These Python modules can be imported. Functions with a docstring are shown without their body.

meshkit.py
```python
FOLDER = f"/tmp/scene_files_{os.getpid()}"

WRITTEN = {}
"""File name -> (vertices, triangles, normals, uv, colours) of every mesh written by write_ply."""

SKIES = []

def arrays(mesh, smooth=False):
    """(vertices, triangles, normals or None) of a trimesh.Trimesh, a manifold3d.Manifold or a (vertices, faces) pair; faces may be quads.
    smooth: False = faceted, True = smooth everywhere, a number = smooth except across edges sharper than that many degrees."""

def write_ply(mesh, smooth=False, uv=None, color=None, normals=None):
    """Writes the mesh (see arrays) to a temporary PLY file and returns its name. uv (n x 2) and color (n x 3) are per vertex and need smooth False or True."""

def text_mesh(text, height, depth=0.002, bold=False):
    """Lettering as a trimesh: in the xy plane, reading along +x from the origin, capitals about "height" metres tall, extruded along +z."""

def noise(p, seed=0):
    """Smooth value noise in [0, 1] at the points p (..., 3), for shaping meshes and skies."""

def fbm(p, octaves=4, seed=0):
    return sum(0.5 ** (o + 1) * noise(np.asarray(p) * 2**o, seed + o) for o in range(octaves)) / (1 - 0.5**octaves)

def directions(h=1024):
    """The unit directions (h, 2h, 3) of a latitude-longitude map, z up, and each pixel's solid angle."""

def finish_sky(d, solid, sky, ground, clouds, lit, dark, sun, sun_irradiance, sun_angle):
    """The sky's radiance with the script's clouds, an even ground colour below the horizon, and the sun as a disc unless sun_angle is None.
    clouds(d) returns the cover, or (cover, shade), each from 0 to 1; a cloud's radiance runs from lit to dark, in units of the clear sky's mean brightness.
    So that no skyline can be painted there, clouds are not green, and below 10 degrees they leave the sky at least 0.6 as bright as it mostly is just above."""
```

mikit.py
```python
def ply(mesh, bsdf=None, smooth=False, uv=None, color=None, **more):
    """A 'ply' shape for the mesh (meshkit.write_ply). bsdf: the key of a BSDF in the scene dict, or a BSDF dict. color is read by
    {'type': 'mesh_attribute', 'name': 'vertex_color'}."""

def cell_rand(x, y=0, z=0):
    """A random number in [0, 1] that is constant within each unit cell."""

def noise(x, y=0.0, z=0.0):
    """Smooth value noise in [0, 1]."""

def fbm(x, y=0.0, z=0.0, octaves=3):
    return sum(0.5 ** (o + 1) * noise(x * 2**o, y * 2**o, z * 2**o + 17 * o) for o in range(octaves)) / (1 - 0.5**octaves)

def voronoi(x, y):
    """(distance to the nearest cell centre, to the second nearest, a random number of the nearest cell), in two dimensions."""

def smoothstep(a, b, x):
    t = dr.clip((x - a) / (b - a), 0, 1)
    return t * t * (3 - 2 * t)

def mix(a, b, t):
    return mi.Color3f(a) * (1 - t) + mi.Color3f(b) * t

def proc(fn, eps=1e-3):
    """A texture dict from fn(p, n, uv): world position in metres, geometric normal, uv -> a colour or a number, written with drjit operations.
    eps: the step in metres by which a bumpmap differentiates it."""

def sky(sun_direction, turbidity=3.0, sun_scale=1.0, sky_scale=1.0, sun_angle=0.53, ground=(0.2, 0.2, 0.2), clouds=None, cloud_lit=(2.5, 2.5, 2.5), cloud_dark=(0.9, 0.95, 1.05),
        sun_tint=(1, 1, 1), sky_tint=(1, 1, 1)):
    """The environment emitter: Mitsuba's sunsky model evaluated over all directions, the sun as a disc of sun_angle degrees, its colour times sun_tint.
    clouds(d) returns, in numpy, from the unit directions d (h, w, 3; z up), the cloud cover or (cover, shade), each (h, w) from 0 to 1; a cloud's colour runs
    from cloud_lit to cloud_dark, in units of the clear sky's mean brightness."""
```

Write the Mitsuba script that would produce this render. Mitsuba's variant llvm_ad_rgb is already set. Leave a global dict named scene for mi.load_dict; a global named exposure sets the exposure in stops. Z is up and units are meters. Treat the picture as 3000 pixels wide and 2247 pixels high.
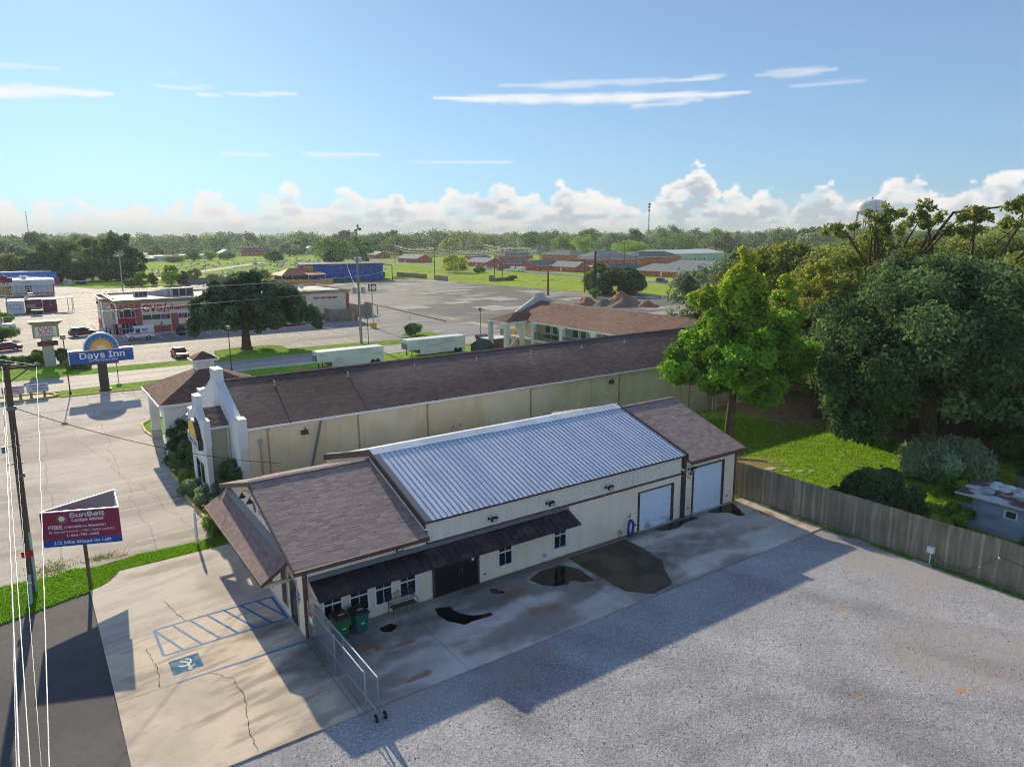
import math, random
import numpy as np, trimesh, drjit as dr, mitsuba as mi
import mikit, meshkit
from shapely.geometry import Polygon, box as sbox
from shapely.ops import unary_union
from mikit import noise, fbm, voronoi, cell_rand, smoothstep, mix, proc

scene, labels = {}, {}
PI = math.pi

# ---------------------------------------------------------------- camera, sky, exposure
EYE = np.array([0.0, 0.0, 17.2])
RIGHT = np.array([0.82348387, -0.56729307, -0.00727298])
UP = np.array([0.12117769, 0.16334927, 0.97909805])
FWD = np.array([0.5542475, 0.80715277, -0.20325875])
scene['camera'] = {'type': 'perspective', 'fov': 71.51, 'fov_axis': 'x', 'near_clip': 0.2, 'far_clip': 9000.0,
                   'to_world': mi.ScalarTransform4f().look_at(origin=EYE.tolist(), target=(EYE + FWD).tolist(), up=UP.tolist())}
SUN_AZ, SUN_EL = math.radians(5.2), math.radians(24.0)
SUN = [math.sin(SUN_AZ) * math.cos(SUN_EL), math.cos(SUN_AZ) * math.cos(SUN_EL), math.sin(SUN_EL)]
exposure = 2.2
FILL_VEIL = 0.11

def clouds(d):
    az = np.degrees(np.arctan2(d[..., 0], d[..., 1]))
    el = np.degrees(np.arcsin(np.clip(d[..., 2], -1, 1)))
    sst = lambda a, b, x: (lambda t: t * t * (3 - 2 * t))(np.clip((x - a) / (b - a), 0, 1))
    q = lambda fx, fy, o=0.0: np.stack([az * fx + 40, el * fy + 40, np.zeros_like(az) + o], -1)
    # banks of cumulus low over the horizon
    top = 2.3 + 1.5 * (meshkit.noise(q(0.28, 0, 3.3)) - 0.35) + 1.3 * (meshkit.noise(q(0.9, 0, 9.1)) - 0.5)
    for a, h, w in ((1.5, 3.0, 2.0), (7.5, 3.3, 1.2), (12.2, 4.3, 1.3), (17.6, 5.1, 0.9), (16.4, 4.2, 1.5), (22, 4.4, 1.6), (25.5, 4.3, 1.0), (30, 4.2, 1.3), (33.6, 4.9, 1.9),
                    (38.6, 4.7, 1.3), (48.8, 6.0, 1.3), (47.5, 4.9, 2.2), (51.5, 4.3, 1.3), (57.5, 4.4, 1.9), (62.8, 4.6, 2.0), (68.4, 4.6, 1.9), (-9, 4.6, 2.0), (78, 4.9, 2.2), (88, 4.2, 2.5)):
        top = np.maximum(top, h - 0.75 - ((az - a) / w) ** 2 * 1.6)
    puff = meshkit.fbm(q(1.05, 1.7), 6, 4)
    wide = meshkit.fbm(q(0.22, 0.7), 3, 21)
    edge = top + 2.1 * (puff - 0.5) - el
    body = sst(-0.02, 0.3, edge)
    cover = body * (0.55 + 0.45 * sst(0.38, 0.6, puff + 0.35 * wide - 0.1))
    cover = np.maximum(cover, 0.3 * sst(5.5, 0.0, el))
    shade = sst(0.25, 1.8, edge) * (0.3 + 0.7 * sst(0.42, 0.6, meshkit.fbm(q(0.8, 2.2, 5), 4, 8))) * sst(-10, 45, az)
    # thin streaks higher up
    ragged = meshkit.fbm(q(0.5, 3.2), 5, 12)
    for a0, a1, e, th, slope, op in ((-9.0, 6.9, 9.0, 0.75, 0.055, 0.95), (-4, 4.3, 10.5, 0.25, 0.05, 0.5), (8.6, 13.4, 10.12, 0.18, 0.05, 0.6), (11.8, 19.2, 9.95, 0.2, 0.06, 0.8), (9.4, 11.4, 10.92, 0.12, 0, 0.5),
                                     (28.6, 52.6, 10.0, 0.5, -0.01, 0.95), (33.5, 48.2, 11.0, 0.4, 0.005, 0.6), (47.0, 50.8, 11.05, 0.2, 0.03, 0.7), (43.2, 49, 9.45, 0.3, 0.06, 0.6), (52.4, 57.8, 11.0, 0.45, 0.0, 0.55),
                                     (54.5, 60, 10.15, 0.25, 0.0, 0.5), (13.1, 16.9, 5.9, 0.17, 0.02, 0.8), (17.5, 24.7, 6.0, 0.2, 0.01, 0.7), (25.4, 35, 5.55, 0.16, -0.01, 0.6), (61, 64, 10.0, 0.1, 0, 0.3),
                                     (80, 100, 9.5, 0.5, 0.02, 0.8), (-40, -20, 10, 0.6, 0.02, 0.7), (120, 150, 14, 0.8, 0.01, 0.6)):
        u = (az - a0) / (a1 - a0)
        mid = e + slope * (az - (a0 + a1) / 2)
        w = th * np.clip(4 * u * (1 - u), 0, 1) ** 0.7 * (0.45 + 1.1 * ragged)
        s = sst(1.0, 0.25, np.abs(el - mid) / np.maximum(w, 1e-3)) * ((u > 0) & (u < 1)) * op
        cover = np.maximum(cover, s * (0.55 + 0.6 * ragged))
    cover = np.maximum(cover, FILL_VEIL)                       # a thin even veil over the whole sky, added as fill for shaded walls
    return np.clip(cover, 0, 1), np.clip(shade, 0, 1)

scene['sky_light'] = mikit.sky(SUN, turbidity=2.0, clouds=clouds, cloud_lit=(4.2, 4.1, 4.0), cloud_dark=(2.1, 2.35, 2.7), ground=(0.22, 0.22, 0.18),
                               sun_scale=0.88, sun_tint=(0.9, 1.0, 1.14), sky_tint=(0.5, 0.72, 0.97))

# ---------------------------------------------------------------- helpers
def S(r, g, b):
    f = lambda c: (lambda x: x / 12.92 if x <= 0.04045 else ((x + 0.055) / 1.055) ** 2.4)(c / 255.0)
    return [f(r), f(g), f(b)]

def numbered(key):
    if key not in scene and key not in labels:
        return key
    i = 1
    while '%s_%03d' % (key, i) in scene or '%s_%03d' % (key, i) in labels:
        i += 1
    return '%s_%03d' % (key, i)

def thing(name, label, cat, group=None):
    k = numbered(name)
    labels[k] = {'label': label, 'category': cat}
    if group:
        labels[k]['group'] = group
    return k

def part(parent, name, mesh, bsdf, smooth=False, label=None, stuff=False, **kw):
    k = numbered(parent + '__' + name)
    scene[k] = mikit.ply(mesh.get() if isinstance(mesh, MB) else mesh, bsdf, smooth, **kw)
    if label or stuff:
        labels[k] = {}
        if label: labels[k]['label'] = label
        if stuff: labels[k]['kind'] = 'stuff'
    return k

def single(name, label, cat, mesh, bsdf, smooth=False, group=None, **kw):
    k = thing(name, label, cat, group)
    scene[k] = mikit.ply(mesh.get() if isinstance(mesh, MB) else mesh, bsdf, smooth, **kw)
    return k

def struct(name, label, mesh, bsdf, smooth=False, **kw):
    k = numbered(name)
    scene[k] = mikit.ply(mesh.get() if isinstance(mesh, MB) else mesh, bsdf, smooth, **kw)
    labels[k] = {'label': label, 'category': name.replace('_', ' '), 'kind': 'structure'}
    return k

class MB:
    """collects faces into one mesh"""
    def __init__(self):
        self.v, self.f, self.n, self.c = [], [], 0, []
    def add(self, v, f, c=None):
        v = np.asarray(v, float).reshape(-1, 3); f = np.asarray(f, int)
        if f.shape[1] == 4:
            f = np.vstack([f[:, [0, 1, 2]], f[:, [0, 2, 3]]])
        self.v.append(v); self.f.append(f + self.n); self.n += len(v)
        if c is not None:
            self.c.append(np.broadcast_to(np.asarray(c, float), v.shape))
        return self
    def quad(self, a, b, c, d, col=None):
        return self.add([a, b, c, d], [[0, 1, 2, 3]], col)
    def box(self, x0, x1, y0, y1, z0, z1, col=None):
        v = [[x, y, z] for x in (x0, x1) for y in (y0, y1) for z in (z0, z1)]
        return self.add(v, BOXF, col)
    def hexa(self, bottom, top, col=None):
        """eight corners: four below (anticlockwise from above), four above"""
        v = list(bottom) + list(top)
        return self.add(v, [[3, 2, 1, 0], [4, 5, 6, 7], [0, 1, 5, 4], [1, 2, 6, 5], [2, 3, 7, 6], [3, 0, 4, 7]], col)
    def beam(self, p, q, w, h, up=(0, 0, 1)):
        p, q = np.asarray(p, float), np.asarray(q, float); d = (q - p) / np.linalg.norm(q - p)
        s = np.cross(d, up); 
        if np.linalg.norm(s) < 1e-6: s = np.cross(d, (0, 1, 0))
        s /= np.linalg.norm(s); u = np.cross(s, d)
        c = lambda o, a, b: o + s * a * w / 2 + u * b * h / 2
        v = [c(o, a, b) for o in (p, q) for a in (-1, 1) for b in (-1, 1)]
        return self.add(v, BOXF)
    def tube(self, pts, r, n=8, caps=True):
        pts = np.asarray(pts, float); k = len(pts)
        r = np.broadcast_to(np.asarray(r, float), (k,))
        t = np.gradient(pts, axis=0); t /= np.linalg.norm(t, axis=1, keepdims=True)
        ref = np.array([0.0, 0, 1]) if abs(t[0][2]) < 0.9 else np.array([1.0, 0, 0])
        V = []
        a = np.cross(t[0], ref)
        for i in range(k):
            a = a - t[i] * (a @ t[i])
            if np.linalg.norm(a) < 1e-5: a = np.cross(t[i], (0.3, 0.5, 0.81))
            a = a / np.linalg.norm(a); b = np.cross(t[i], a)
            ang = np.arange(n) * 2 * PI / n
            V.append(pts[i] + r[i] * (np.cos(ang)[:, None] * a + np.sin(ang)[:, None] * b))
        F = [[i * n + j, (i + 1) * n + j, (i + 1) * n + (j + 1) % n, i * n + (j + 1) % n] for i in range(k - 1) for j in range(n)]
        V = np.vstack(V); self.add(V, F)
        if caps:
            for i, s in ((0, 1), (k - 1, -1)):
                ring = V[i * n:(i + 1) * n]
                self.add(np.vstack([ring, pts[i]]), [[j, (j + 1) % n, n][::s] for j in range(n)])
        return self
    def cyl(self, p, q, r, n=12, r2=None):
        return self.tube([p, q], [r, r if r2 is None else r2], n)
    def prism(self, pts, a, b, axis='y', col=None):
        """polygon in the plane across the axis, extruded from a to b. axis y: points (x,z); axis x: (y,z); axis z: (x,y)"""
        m = trimesh.creation.extrude_polygon(pts if isinstance(pts, Polygon) else Polygon(pts).buffer(0), 1.0, engine='earcut')
        v = np.array(m.vertices); e = a + (b - a) * v[:, 2:3]
        v = {'y': lambda: np.hstack([v[:, :1], e, v[:, 1:2]]), 'x': lambda: np.hstack([e, v[:, :2]]), 'z': lambda: np.hstack([v[:, :2], e])}[axis]()
        return self.add(v, np.array(m.faces) if axis != 'y' else np.array(m.faces)[:, ::-1], col)
    def merge(self, mesh, M=None, col=None):
        v, f = (np.array(mesh.vertices), np.array(mesh.faces)) if hasattr(mesh, 'vertices') else mesh
        if M is not None:
            v = v @ np.asarray(M)[:3, :3].T + np.asarray(M)[:3, 3]
        return self.add(v, f, col)
    def get(self):
        return np.vstack(self.v), np.vstack(self.f)
    def cols(self):
        return np.vstack(self.c)

BOXF = [[0, 1, 3, 2], [4, 6, 7, 5], [0, 4, 5, 1], [2, 3, 7, 6], [0, 2, 6, 4], [1, 5, 7, 3]]
def bx(x0, x1, y0, y1, z0, z1): return MB().box(x0, x1, y0, y1, z0, z1)

def flat(poly, z, hole=None):
    """a level sheet"""
    p = poly if hasattr(poly, 'exterior') else Polygon(poly).buffer(0)
    if hole is not None: p = p.difference(hole)
    V, F, n = [], [], 0
    for g in getattr(p, 'geoms', [p]):
        v, f = trimesh.creation.triangulate_polygon(g, engine='earcut')
        a = v[f]; e, g2 = a[:, 1] - a[:, 0], a[:, 2] - a[:, 0]; area = e[:, 0] * g2[:, 1] - e[:, 1] * g2[:, 0]
        f = np.where(area[:, None] < 0, f[:, ::-1], f)
        V.append(np.hstack([v, np.full((len(v), 1), z)])); F.append(f + n); n += len(v)
    return np.vstack(V), np.vstack(F)

def frame(o, ex, ey, ez):
    M = np.eye(4); M[:3, 0], M[:3, 1], M[:3, 2], M[:3, 3] = ex, ey, ez, o
    return M

def text_on(s, height, o, ex, ez_up, bold=False, depth=0.02, width=None, center=False):
    """lettering standing on a wall: o lower left, ex reading direction, ez_up up"""
    m = meshkit.text_mesh(s, height, depth, bold)
    v = np.array(m.vertices); 
    w = v[:, 0].max() - v[:, 0].min(); v[:, 0] -= v[:, 0].min()
    if width: v[:, 0] *= width / w; w = width
    if center: v[:, 0] -= w / 2
    ex, ey = np.asarray(ex, float), np.asarray(ez_up, float)
    ez = np.cross(ex, ey)
    return np.asarray(o) + v[:, :1] * ex + v[:, 1:2] * ey + v[:, 2:3] * ez, np.array(m.faces)

def mat(name, col, rough=0.6, metal=0.0, spec=0.5, two=True, **kw):
    b = {'type': 'principled', 'base_color': col if isinstance(col, dict) else {'type': 'rgb', 'value': list(col)}, 'roughness': rough, 'metallic': metal, 'specular': spec, **kw}
    scene[name] = {'type': 'twosided', 'bsdf': b} if two else b
    return name

C3 = lambda c: mi.Color3f(*[float(x) for x in c])
def lay(a, b, t): return C3(a) * (1 - t) + C3(b) * t

# ---------------------------------------------------------------- materials
for n, c, r in (('white_paint', S(228, 230, 232), 0.5), ('cream_trim', S(214, 204, 180), 0.6), ('brown_trim', S(96, 72, 70), 0.6), ('dark_trim', S(70, 60, 60), 0.5), ('black_plastic', S(30, 32, 36), 0.45),
                ('grey_metal', S(120, 124, 128), 0.45), ('dark_metal', S(62, 58, 56), 0.5), ('rubber', S(28, 28, 30), 0.8), ('blue_paint', S(36, 92, 176), 0.5), ('yellow_paint', S(236, 190, 30), 0.5),
                ('red_paint', S(196, 36, 40), 0.5), ('orange_paint', S(226, 150, 60), 0.6), ('sign_red', S(190, 30, 46), 0.45), ('sign_blue', S(40, 72, 150), 0.4), ('sign_sky', S(44, 120, 186), 0.4), ('sign_gold', S(244, 172, 34), 0.4),
                ('sign_pale', S(244, 240, 200), 0.4), ('sign_maroon', S(150, 52, 84), 0.4), ('sign_royal', S(34, 88, 172), 0.4), ('sign_white', S(236, 236, 236), 0.4), ('pink', S(224, 50, 130), 0.4), ('bin_green', S(16, 112, 70), 0.45),
                ('bin_green_b', S(20, 104, 92), 0.45), ('bin_lid', S(28, 34, 36), 0.5), ('hose_blue', S(24, 54, 150), 0.45), ('olive_wall', S(178, 172, 148), 0.7), ('bench_iron', S(92, 78, 76), 0.5),
                ('dark_green', S(40, 70, 60), 0.5), ('maroon', S(122, 56, 78), 0.6), ('blue_roof', S(44, 110, 196), 0.5), ('skin_grey', S(150, 150, 150), 0.6), ('wire_dark', S(40, 38, 40), 0.6), ('cable_pale', S(200, 202, 206), 0.4),
                ('stone_a', S(206, 206, 204), 0.7), ('stone_b', S(168, 170, 172), 0.7), ('stone_c', S(126, 128, 132), 0.6), ('tan_metal', S(186, 160, 130), 0.6), ('gold_sign', S(236, 196, 64), 0.5), ('purple', S(120, 110, 170), 0.5),
                ('led_dark', S(66, 58, 60), 0.5), ('yellow_curb', S(206, 190, 110), 0.75), ('pale_concrete', S(196, 190, 178), 0.8), ('wood_beam', S(208, 198, 170), 0.7), ('interior_dark', S(54, 60, 68), 0.6), ('steel_blue_door', S(134, 164, 196), 0.5),
                ('shop_panel', S(206, 216, 214), 0.4), ('blue_wall', S(38, 98, 178), 0.55), ('hay_orange', S(224, 164, 78), 0.7), ('rust_metal', S(176, 122, 96), 0.7), ('white_vinyl', S(214, 220, 226), 0.55), ('grey_roof', S(128, 134, 142), 0.8),
                ('green_trim', S(70, 130, 110), 0.6), ('aqua_panel', S(170, 196, 186), 0.6), ('brown_pole', S(106, 86, 70), 0.85), ('grey_pole', S(150, 142, 130), 0.85), ('dark_pole', S(60, 52, 48), 0.85), ('rust_pole', S(150, 96, 62), 0.85)):
    mat(n, c, r)
for n, c in (('line_paint', S(252, 246, 230)), ('line_white', S(252, 252, 250)), ('matte_black', S(40, 36, 34))):
    mat(n, c, 1.0, 0.0, 0.0)
mat('galvanised', S(170, 178, 186), 0.35, 0.7)
mat('chrome', S(200, 204, 210), 0.2, 0.9)
mat('dark_glass', S(22, 28, 34), 0.06, 0.0, 0.6)
mat('shop_glass', S(44, 66, 66), 0.08, 0.0, 0.6)
mat('wet_water', S(22, 18, 15), 0.07, 0.0, 0.35)
scene['led_red'] = {'type': 'twosided', 'bsdf': {'type': 'diffuse', 'reflectance': {'type': 'rgb', 'value': S(230, 40, 50)}}}
for n, c in (('car_maroon', S(92, 24, 40)), ('car_red', S(186, 20, 40)), ('car_darkred', S(140, 22, 40)), ('car_white', S(226, 230, 234)), ('car_black', S(34, 36, 42)), ('car_blue', S(40, 58, 88)), ('car_silver', S(178, 186, 196))):
    mat(n, c, 0.35, 0.0, 0.6, clearcoat=0.8, clearcoat_gloss=0.9)
VC = {'type': 'mesh_attribute', 'name': 'vertex_color'}
mat('tinted', VC, 0.85, 0.0, 0.25)
mat('tinted_smooth', VC, 0.45, 0.0, 0.5)
scene['foliage'] = {'type': 'principledthin', 'base_color': VC, 'roughness': 0.45, 'diff_trans': 1.0, 'spec_trans': 0.0}
scene['bark'] = {'type': 'twosided', 'bsdf': {'type': 'principled', 'roughness': 0.9, 'specular': 0.2, 'base_color': proc(lambda p, n, uv: lay(S(64, 52, 42), S(128, 108, 88), fbm(p.x * 9, p.y * 9, p.z * 1.6)))}}

def stuccof(base, dirt, k):
    def f(p, n, uv):
        a = fbm(p.x * 0.5, p.y * 0.5, p.z * 0.35); s = fbm(p.x * 2.3, p.y * 2.3, p.z * 0.18)
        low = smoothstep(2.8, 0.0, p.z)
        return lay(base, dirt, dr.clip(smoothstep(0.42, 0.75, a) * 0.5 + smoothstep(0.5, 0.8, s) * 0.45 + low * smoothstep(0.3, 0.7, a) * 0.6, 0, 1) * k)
    return proc(f)
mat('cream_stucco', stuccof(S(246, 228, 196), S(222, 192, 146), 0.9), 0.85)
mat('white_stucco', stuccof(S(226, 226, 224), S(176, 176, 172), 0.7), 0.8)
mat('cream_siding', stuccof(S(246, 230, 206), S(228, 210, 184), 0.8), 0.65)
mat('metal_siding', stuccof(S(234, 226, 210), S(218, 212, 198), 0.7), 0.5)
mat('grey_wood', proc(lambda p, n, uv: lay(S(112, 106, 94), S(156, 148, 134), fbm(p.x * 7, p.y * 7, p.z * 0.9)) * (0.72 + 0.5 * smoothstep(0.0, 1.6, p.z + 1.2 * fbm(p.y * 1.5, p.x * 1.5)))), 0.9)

def roofmetal(p, n, uv):
    s = fbm(p.x * 0.9, p.y * 0.35, octaves=4)
    m = smoothstep(0.62, 0.8, fbm(p.x * 6, p.y * 1.2)) * smoothstep(30.4, 28.2, p.y) * 0.5
    return lay(S(244, 247, 250), S(222, 230, 238), smoothstep(0.35, 0.75, s)) * (1 - 0.6 * m)
mat('galvalume', proc(roofmetal), 0.42, 0.1)
mat('galvalume_rib_painted_shade', S(132, 160, 196), 0.5, 0.1)  # rib shading and side-sky reflection painted in as a darker blue
mat('dark_seam_roof', proc(lambda p, n, uv: lay(S(48, 42, 46), S(74, 66, 66), smoothstep(0.45, 0.8, fbm(p.x * 1.5, p.y * 2.5)))), 0.35, 0.3)

def brickf(c1, c2, mortar, fx=2.2, fz=6.5):
    def f(p, n, uv):
        u = dr.select(dr.abs(n.x) > 0.7, p.y, p.x)
        row = dr.floor(p.z * fz); a = u * fx * 1.5 + 0.5 * (row - 2 * dr.floor(row / 2))
        r = cell_rand(dr.floor(a), row)
        m = dr.maximum(smoothstep(0.90, 0.97, a - dr.floor(a)), smoothstep(0.84, 0.94, p.z * fz - row))
        return lay(c1, c2, r) * (1 - m * 0.6) + C3(mortar) * m * 0.6
    return proc(f)
mat('red_brick', brickf(S(170, 76, 66), S(196, 100, 86), S(196, 164, 148)), 0.85)
mat('tan_brick', brickf(S(236, 222, 198), S(246, 234, 214), S(228, 216, 198)), 0.85)
mat('house_brick', brickf(S(176, 80, 62), S(202, 104, 80), S(190, 150, 128), 1.2, 3.5), 0.85)

# ground materials
def gravelf(p, n, uv):
    f1, f2, r = voronoi(p.x * 26, p.y * 26)
    g1, g2, r2 = voronoi(p.x * 12 + 3, p.y * 12)
    big = fbm(p.x * 0.16 + 3, p.y * 0.16, octaves=4); mid = fbm(p.x * 0.7, p.y * 0.7, octaves=3)
    c = lay(S(138, 138, 142), S(204, 204, 208), r * 0.6 + r2 * 0.4)
    c = c * (0.55 + 0.45 * smoothstep(0.02, 0.2, f2 - f1)) * (0.8 + 0.36 * mid) * (0.86 + 0.28 * fbm(p.x * 0.3 + 20, p.y * 0.3))
    # fines worn through, tyre tracks, a few dry leaves
    track = smoothstep(0.5, 0.78, fbm((p.x * 0.8 + p.y * 0.35) * 0.5, (p.y * 0.9 - p.x * 0.3) * 0.12 + 7, octaves=3))
    c = mix(c, lay(S(182, 172, 164), S(158, 154, 154), mid), smoothstep(0.52, 0.68, big) * 0.62)
    ring = dr.sqrt(dr.square(p.x - 16.0) + dr.square((p.y - 4.0) * 1.15)) + 0.5 * (mid - 0.5)
    rut = smoothstep(0.5, 0.12, dr.abs(ring - 11.2)) + smoothstep(0.5, 0.12, dr.abs(ring - 13.0)) + smoothstep(0.45, 0.1, dr.abs(ring - 7.2)) * 0.7
    c = c * (1 - 0.2 * track) * (1 - 0.13 * rut * smoothstep(0.3, 0.55, fbm(p.x * 0.22 + 5, p.y * 0.22 + 8)))
    leafy = smoothstep(0.83, 0.9, noise(p.x * 5.1, p.y * 5.1)) * smoothstep(0.66, 0.78, fbm(p.x * 0.5 + 9, p.y * 0.5))
    return mix(c, C3(S(190, 140, 90)), leafy * 0.8)
scene['gravel_mat'] = {'type': 'bumpmap', 'arbitrary': {**{'type': 'proc'}, **proc(lambda p, n, uv: noise(p.x * 22, p.y * 22) * 0.6 + noise(p.x * 9, p.y * 9) * 0.4, eps=0.012)}, 'scale': 0.022,
                       'bsdf': {'type': 'principled', 'roughness': 0.9, 'specular': 0.3, 'base_color': proc(gravelf)}}

def blob(p, x, y, rx, ry, k=1.0):
    q = dr.sqrt(dr.square((p.x - x) / rx) + dr.square((p.y - y) / ry))
    return smoothstep(1.25, 0.45, q + 0.9 * (fbm(p.x * 1.3 + x, p.y * 1.3 + y) - 0.5)) * k

def slabf(p, n, uv):
    a = fbm(p.x * 0.45, p.y * 0.45, octaves=4); b = fbm(p.x * 2.4, p.y * 2.4, octaves=3); s = fbm(p.x * 0.5 + p.y * 0.2, p.y * 2.2 - p.x * 0.4, octaves=4)
    c = lay(S(220, 202, 180), S(196, 182, 164), smoothstep(0.35, 0.7, a))
    c = c * (0.9 + 0.22 * b)
    c = mix(c, C3(S(140, 130, 118)), smoothstep(0.5, 0.74, s) * 0.6)
    c = mix(c, C3(S(206, 200, 192)), smoothstep(31.0, 36.0, p.y + 2 * a) * 0.6)
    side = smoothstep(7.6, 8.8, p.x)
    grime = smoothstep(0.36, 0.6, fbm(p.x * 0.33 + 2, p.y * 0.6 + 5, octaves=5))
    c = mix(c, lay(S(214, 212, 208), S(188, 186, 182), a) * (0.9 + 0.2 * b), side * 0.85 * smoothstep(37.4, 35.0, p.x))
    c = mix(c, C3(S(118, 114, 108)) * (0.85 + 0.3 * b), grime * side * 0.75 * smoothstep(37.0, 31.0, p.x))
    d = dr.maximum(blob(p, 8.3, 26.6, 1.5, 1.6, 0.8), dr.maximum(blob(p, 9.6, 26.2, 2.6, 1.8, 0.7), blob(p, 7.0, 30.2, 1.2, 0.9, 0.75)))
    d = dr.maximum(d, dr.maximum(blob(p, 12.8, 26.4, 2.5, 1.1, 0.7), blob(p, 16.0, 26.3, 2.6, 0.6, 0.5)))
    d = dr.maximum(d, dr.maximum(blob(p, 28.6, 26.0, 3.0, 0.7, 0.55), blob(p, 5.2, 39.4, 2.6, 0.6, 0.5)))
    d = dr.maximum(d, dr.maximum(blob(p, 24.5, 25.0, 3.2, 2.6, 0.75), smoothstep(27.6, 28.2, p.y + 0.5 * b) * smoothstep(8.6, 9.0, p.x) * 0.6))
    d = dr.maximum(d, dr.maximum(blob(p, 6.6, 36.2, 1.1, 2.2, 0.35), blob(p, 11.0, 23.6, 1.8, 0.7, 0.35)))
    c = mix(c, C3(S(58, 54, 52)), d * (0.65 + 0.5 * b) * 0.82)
    r = dr.maximum(blob(p, 10.5, 25.9, 0.5, 0.35), dr.maximum(blob(p, 11.7, 25.5, 0.9, 0.2, 0.8), blob(p, 10.9, 23.1, 1.0, 0.22, 0.9)))
    r = dr.maximum(r, dr.maximum(blob(p, 18.2, 26.3, 0.8, 0.6, 0.6), dr.maximum(blob(p, 18.6, 24.4, 0.9, 0.7, 0.6), blob(p, 36.9, 25.6, 0.4, 0.7, 0.9))))
    r = dr.maximum(r, dr.maximum(blob(p, 32.9, 26.1, 0.4, 0.5, 0.6), dr.maximum(blob(p, 35.0, 24.5, 1.8, 0.35, 0.6), blob(p, 37.4, 23.4, 0.25, 0.9, 0.6))))
    c = mix(c, C3(S(150, 96, 52)), r * smoothstep(0.25, 0.6, b) * 0.85)
    mud = blob(p, 24.6, 25.2, 2.4, 1.5, 0.7)
    return mix(c, C3(S(104, 88, 66)), mud * smoothstep(0.3, 0.7, a + 0.2 * b) * 0.6)
mat('slab_concrete', proc(slabf), 0.8)

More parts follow.
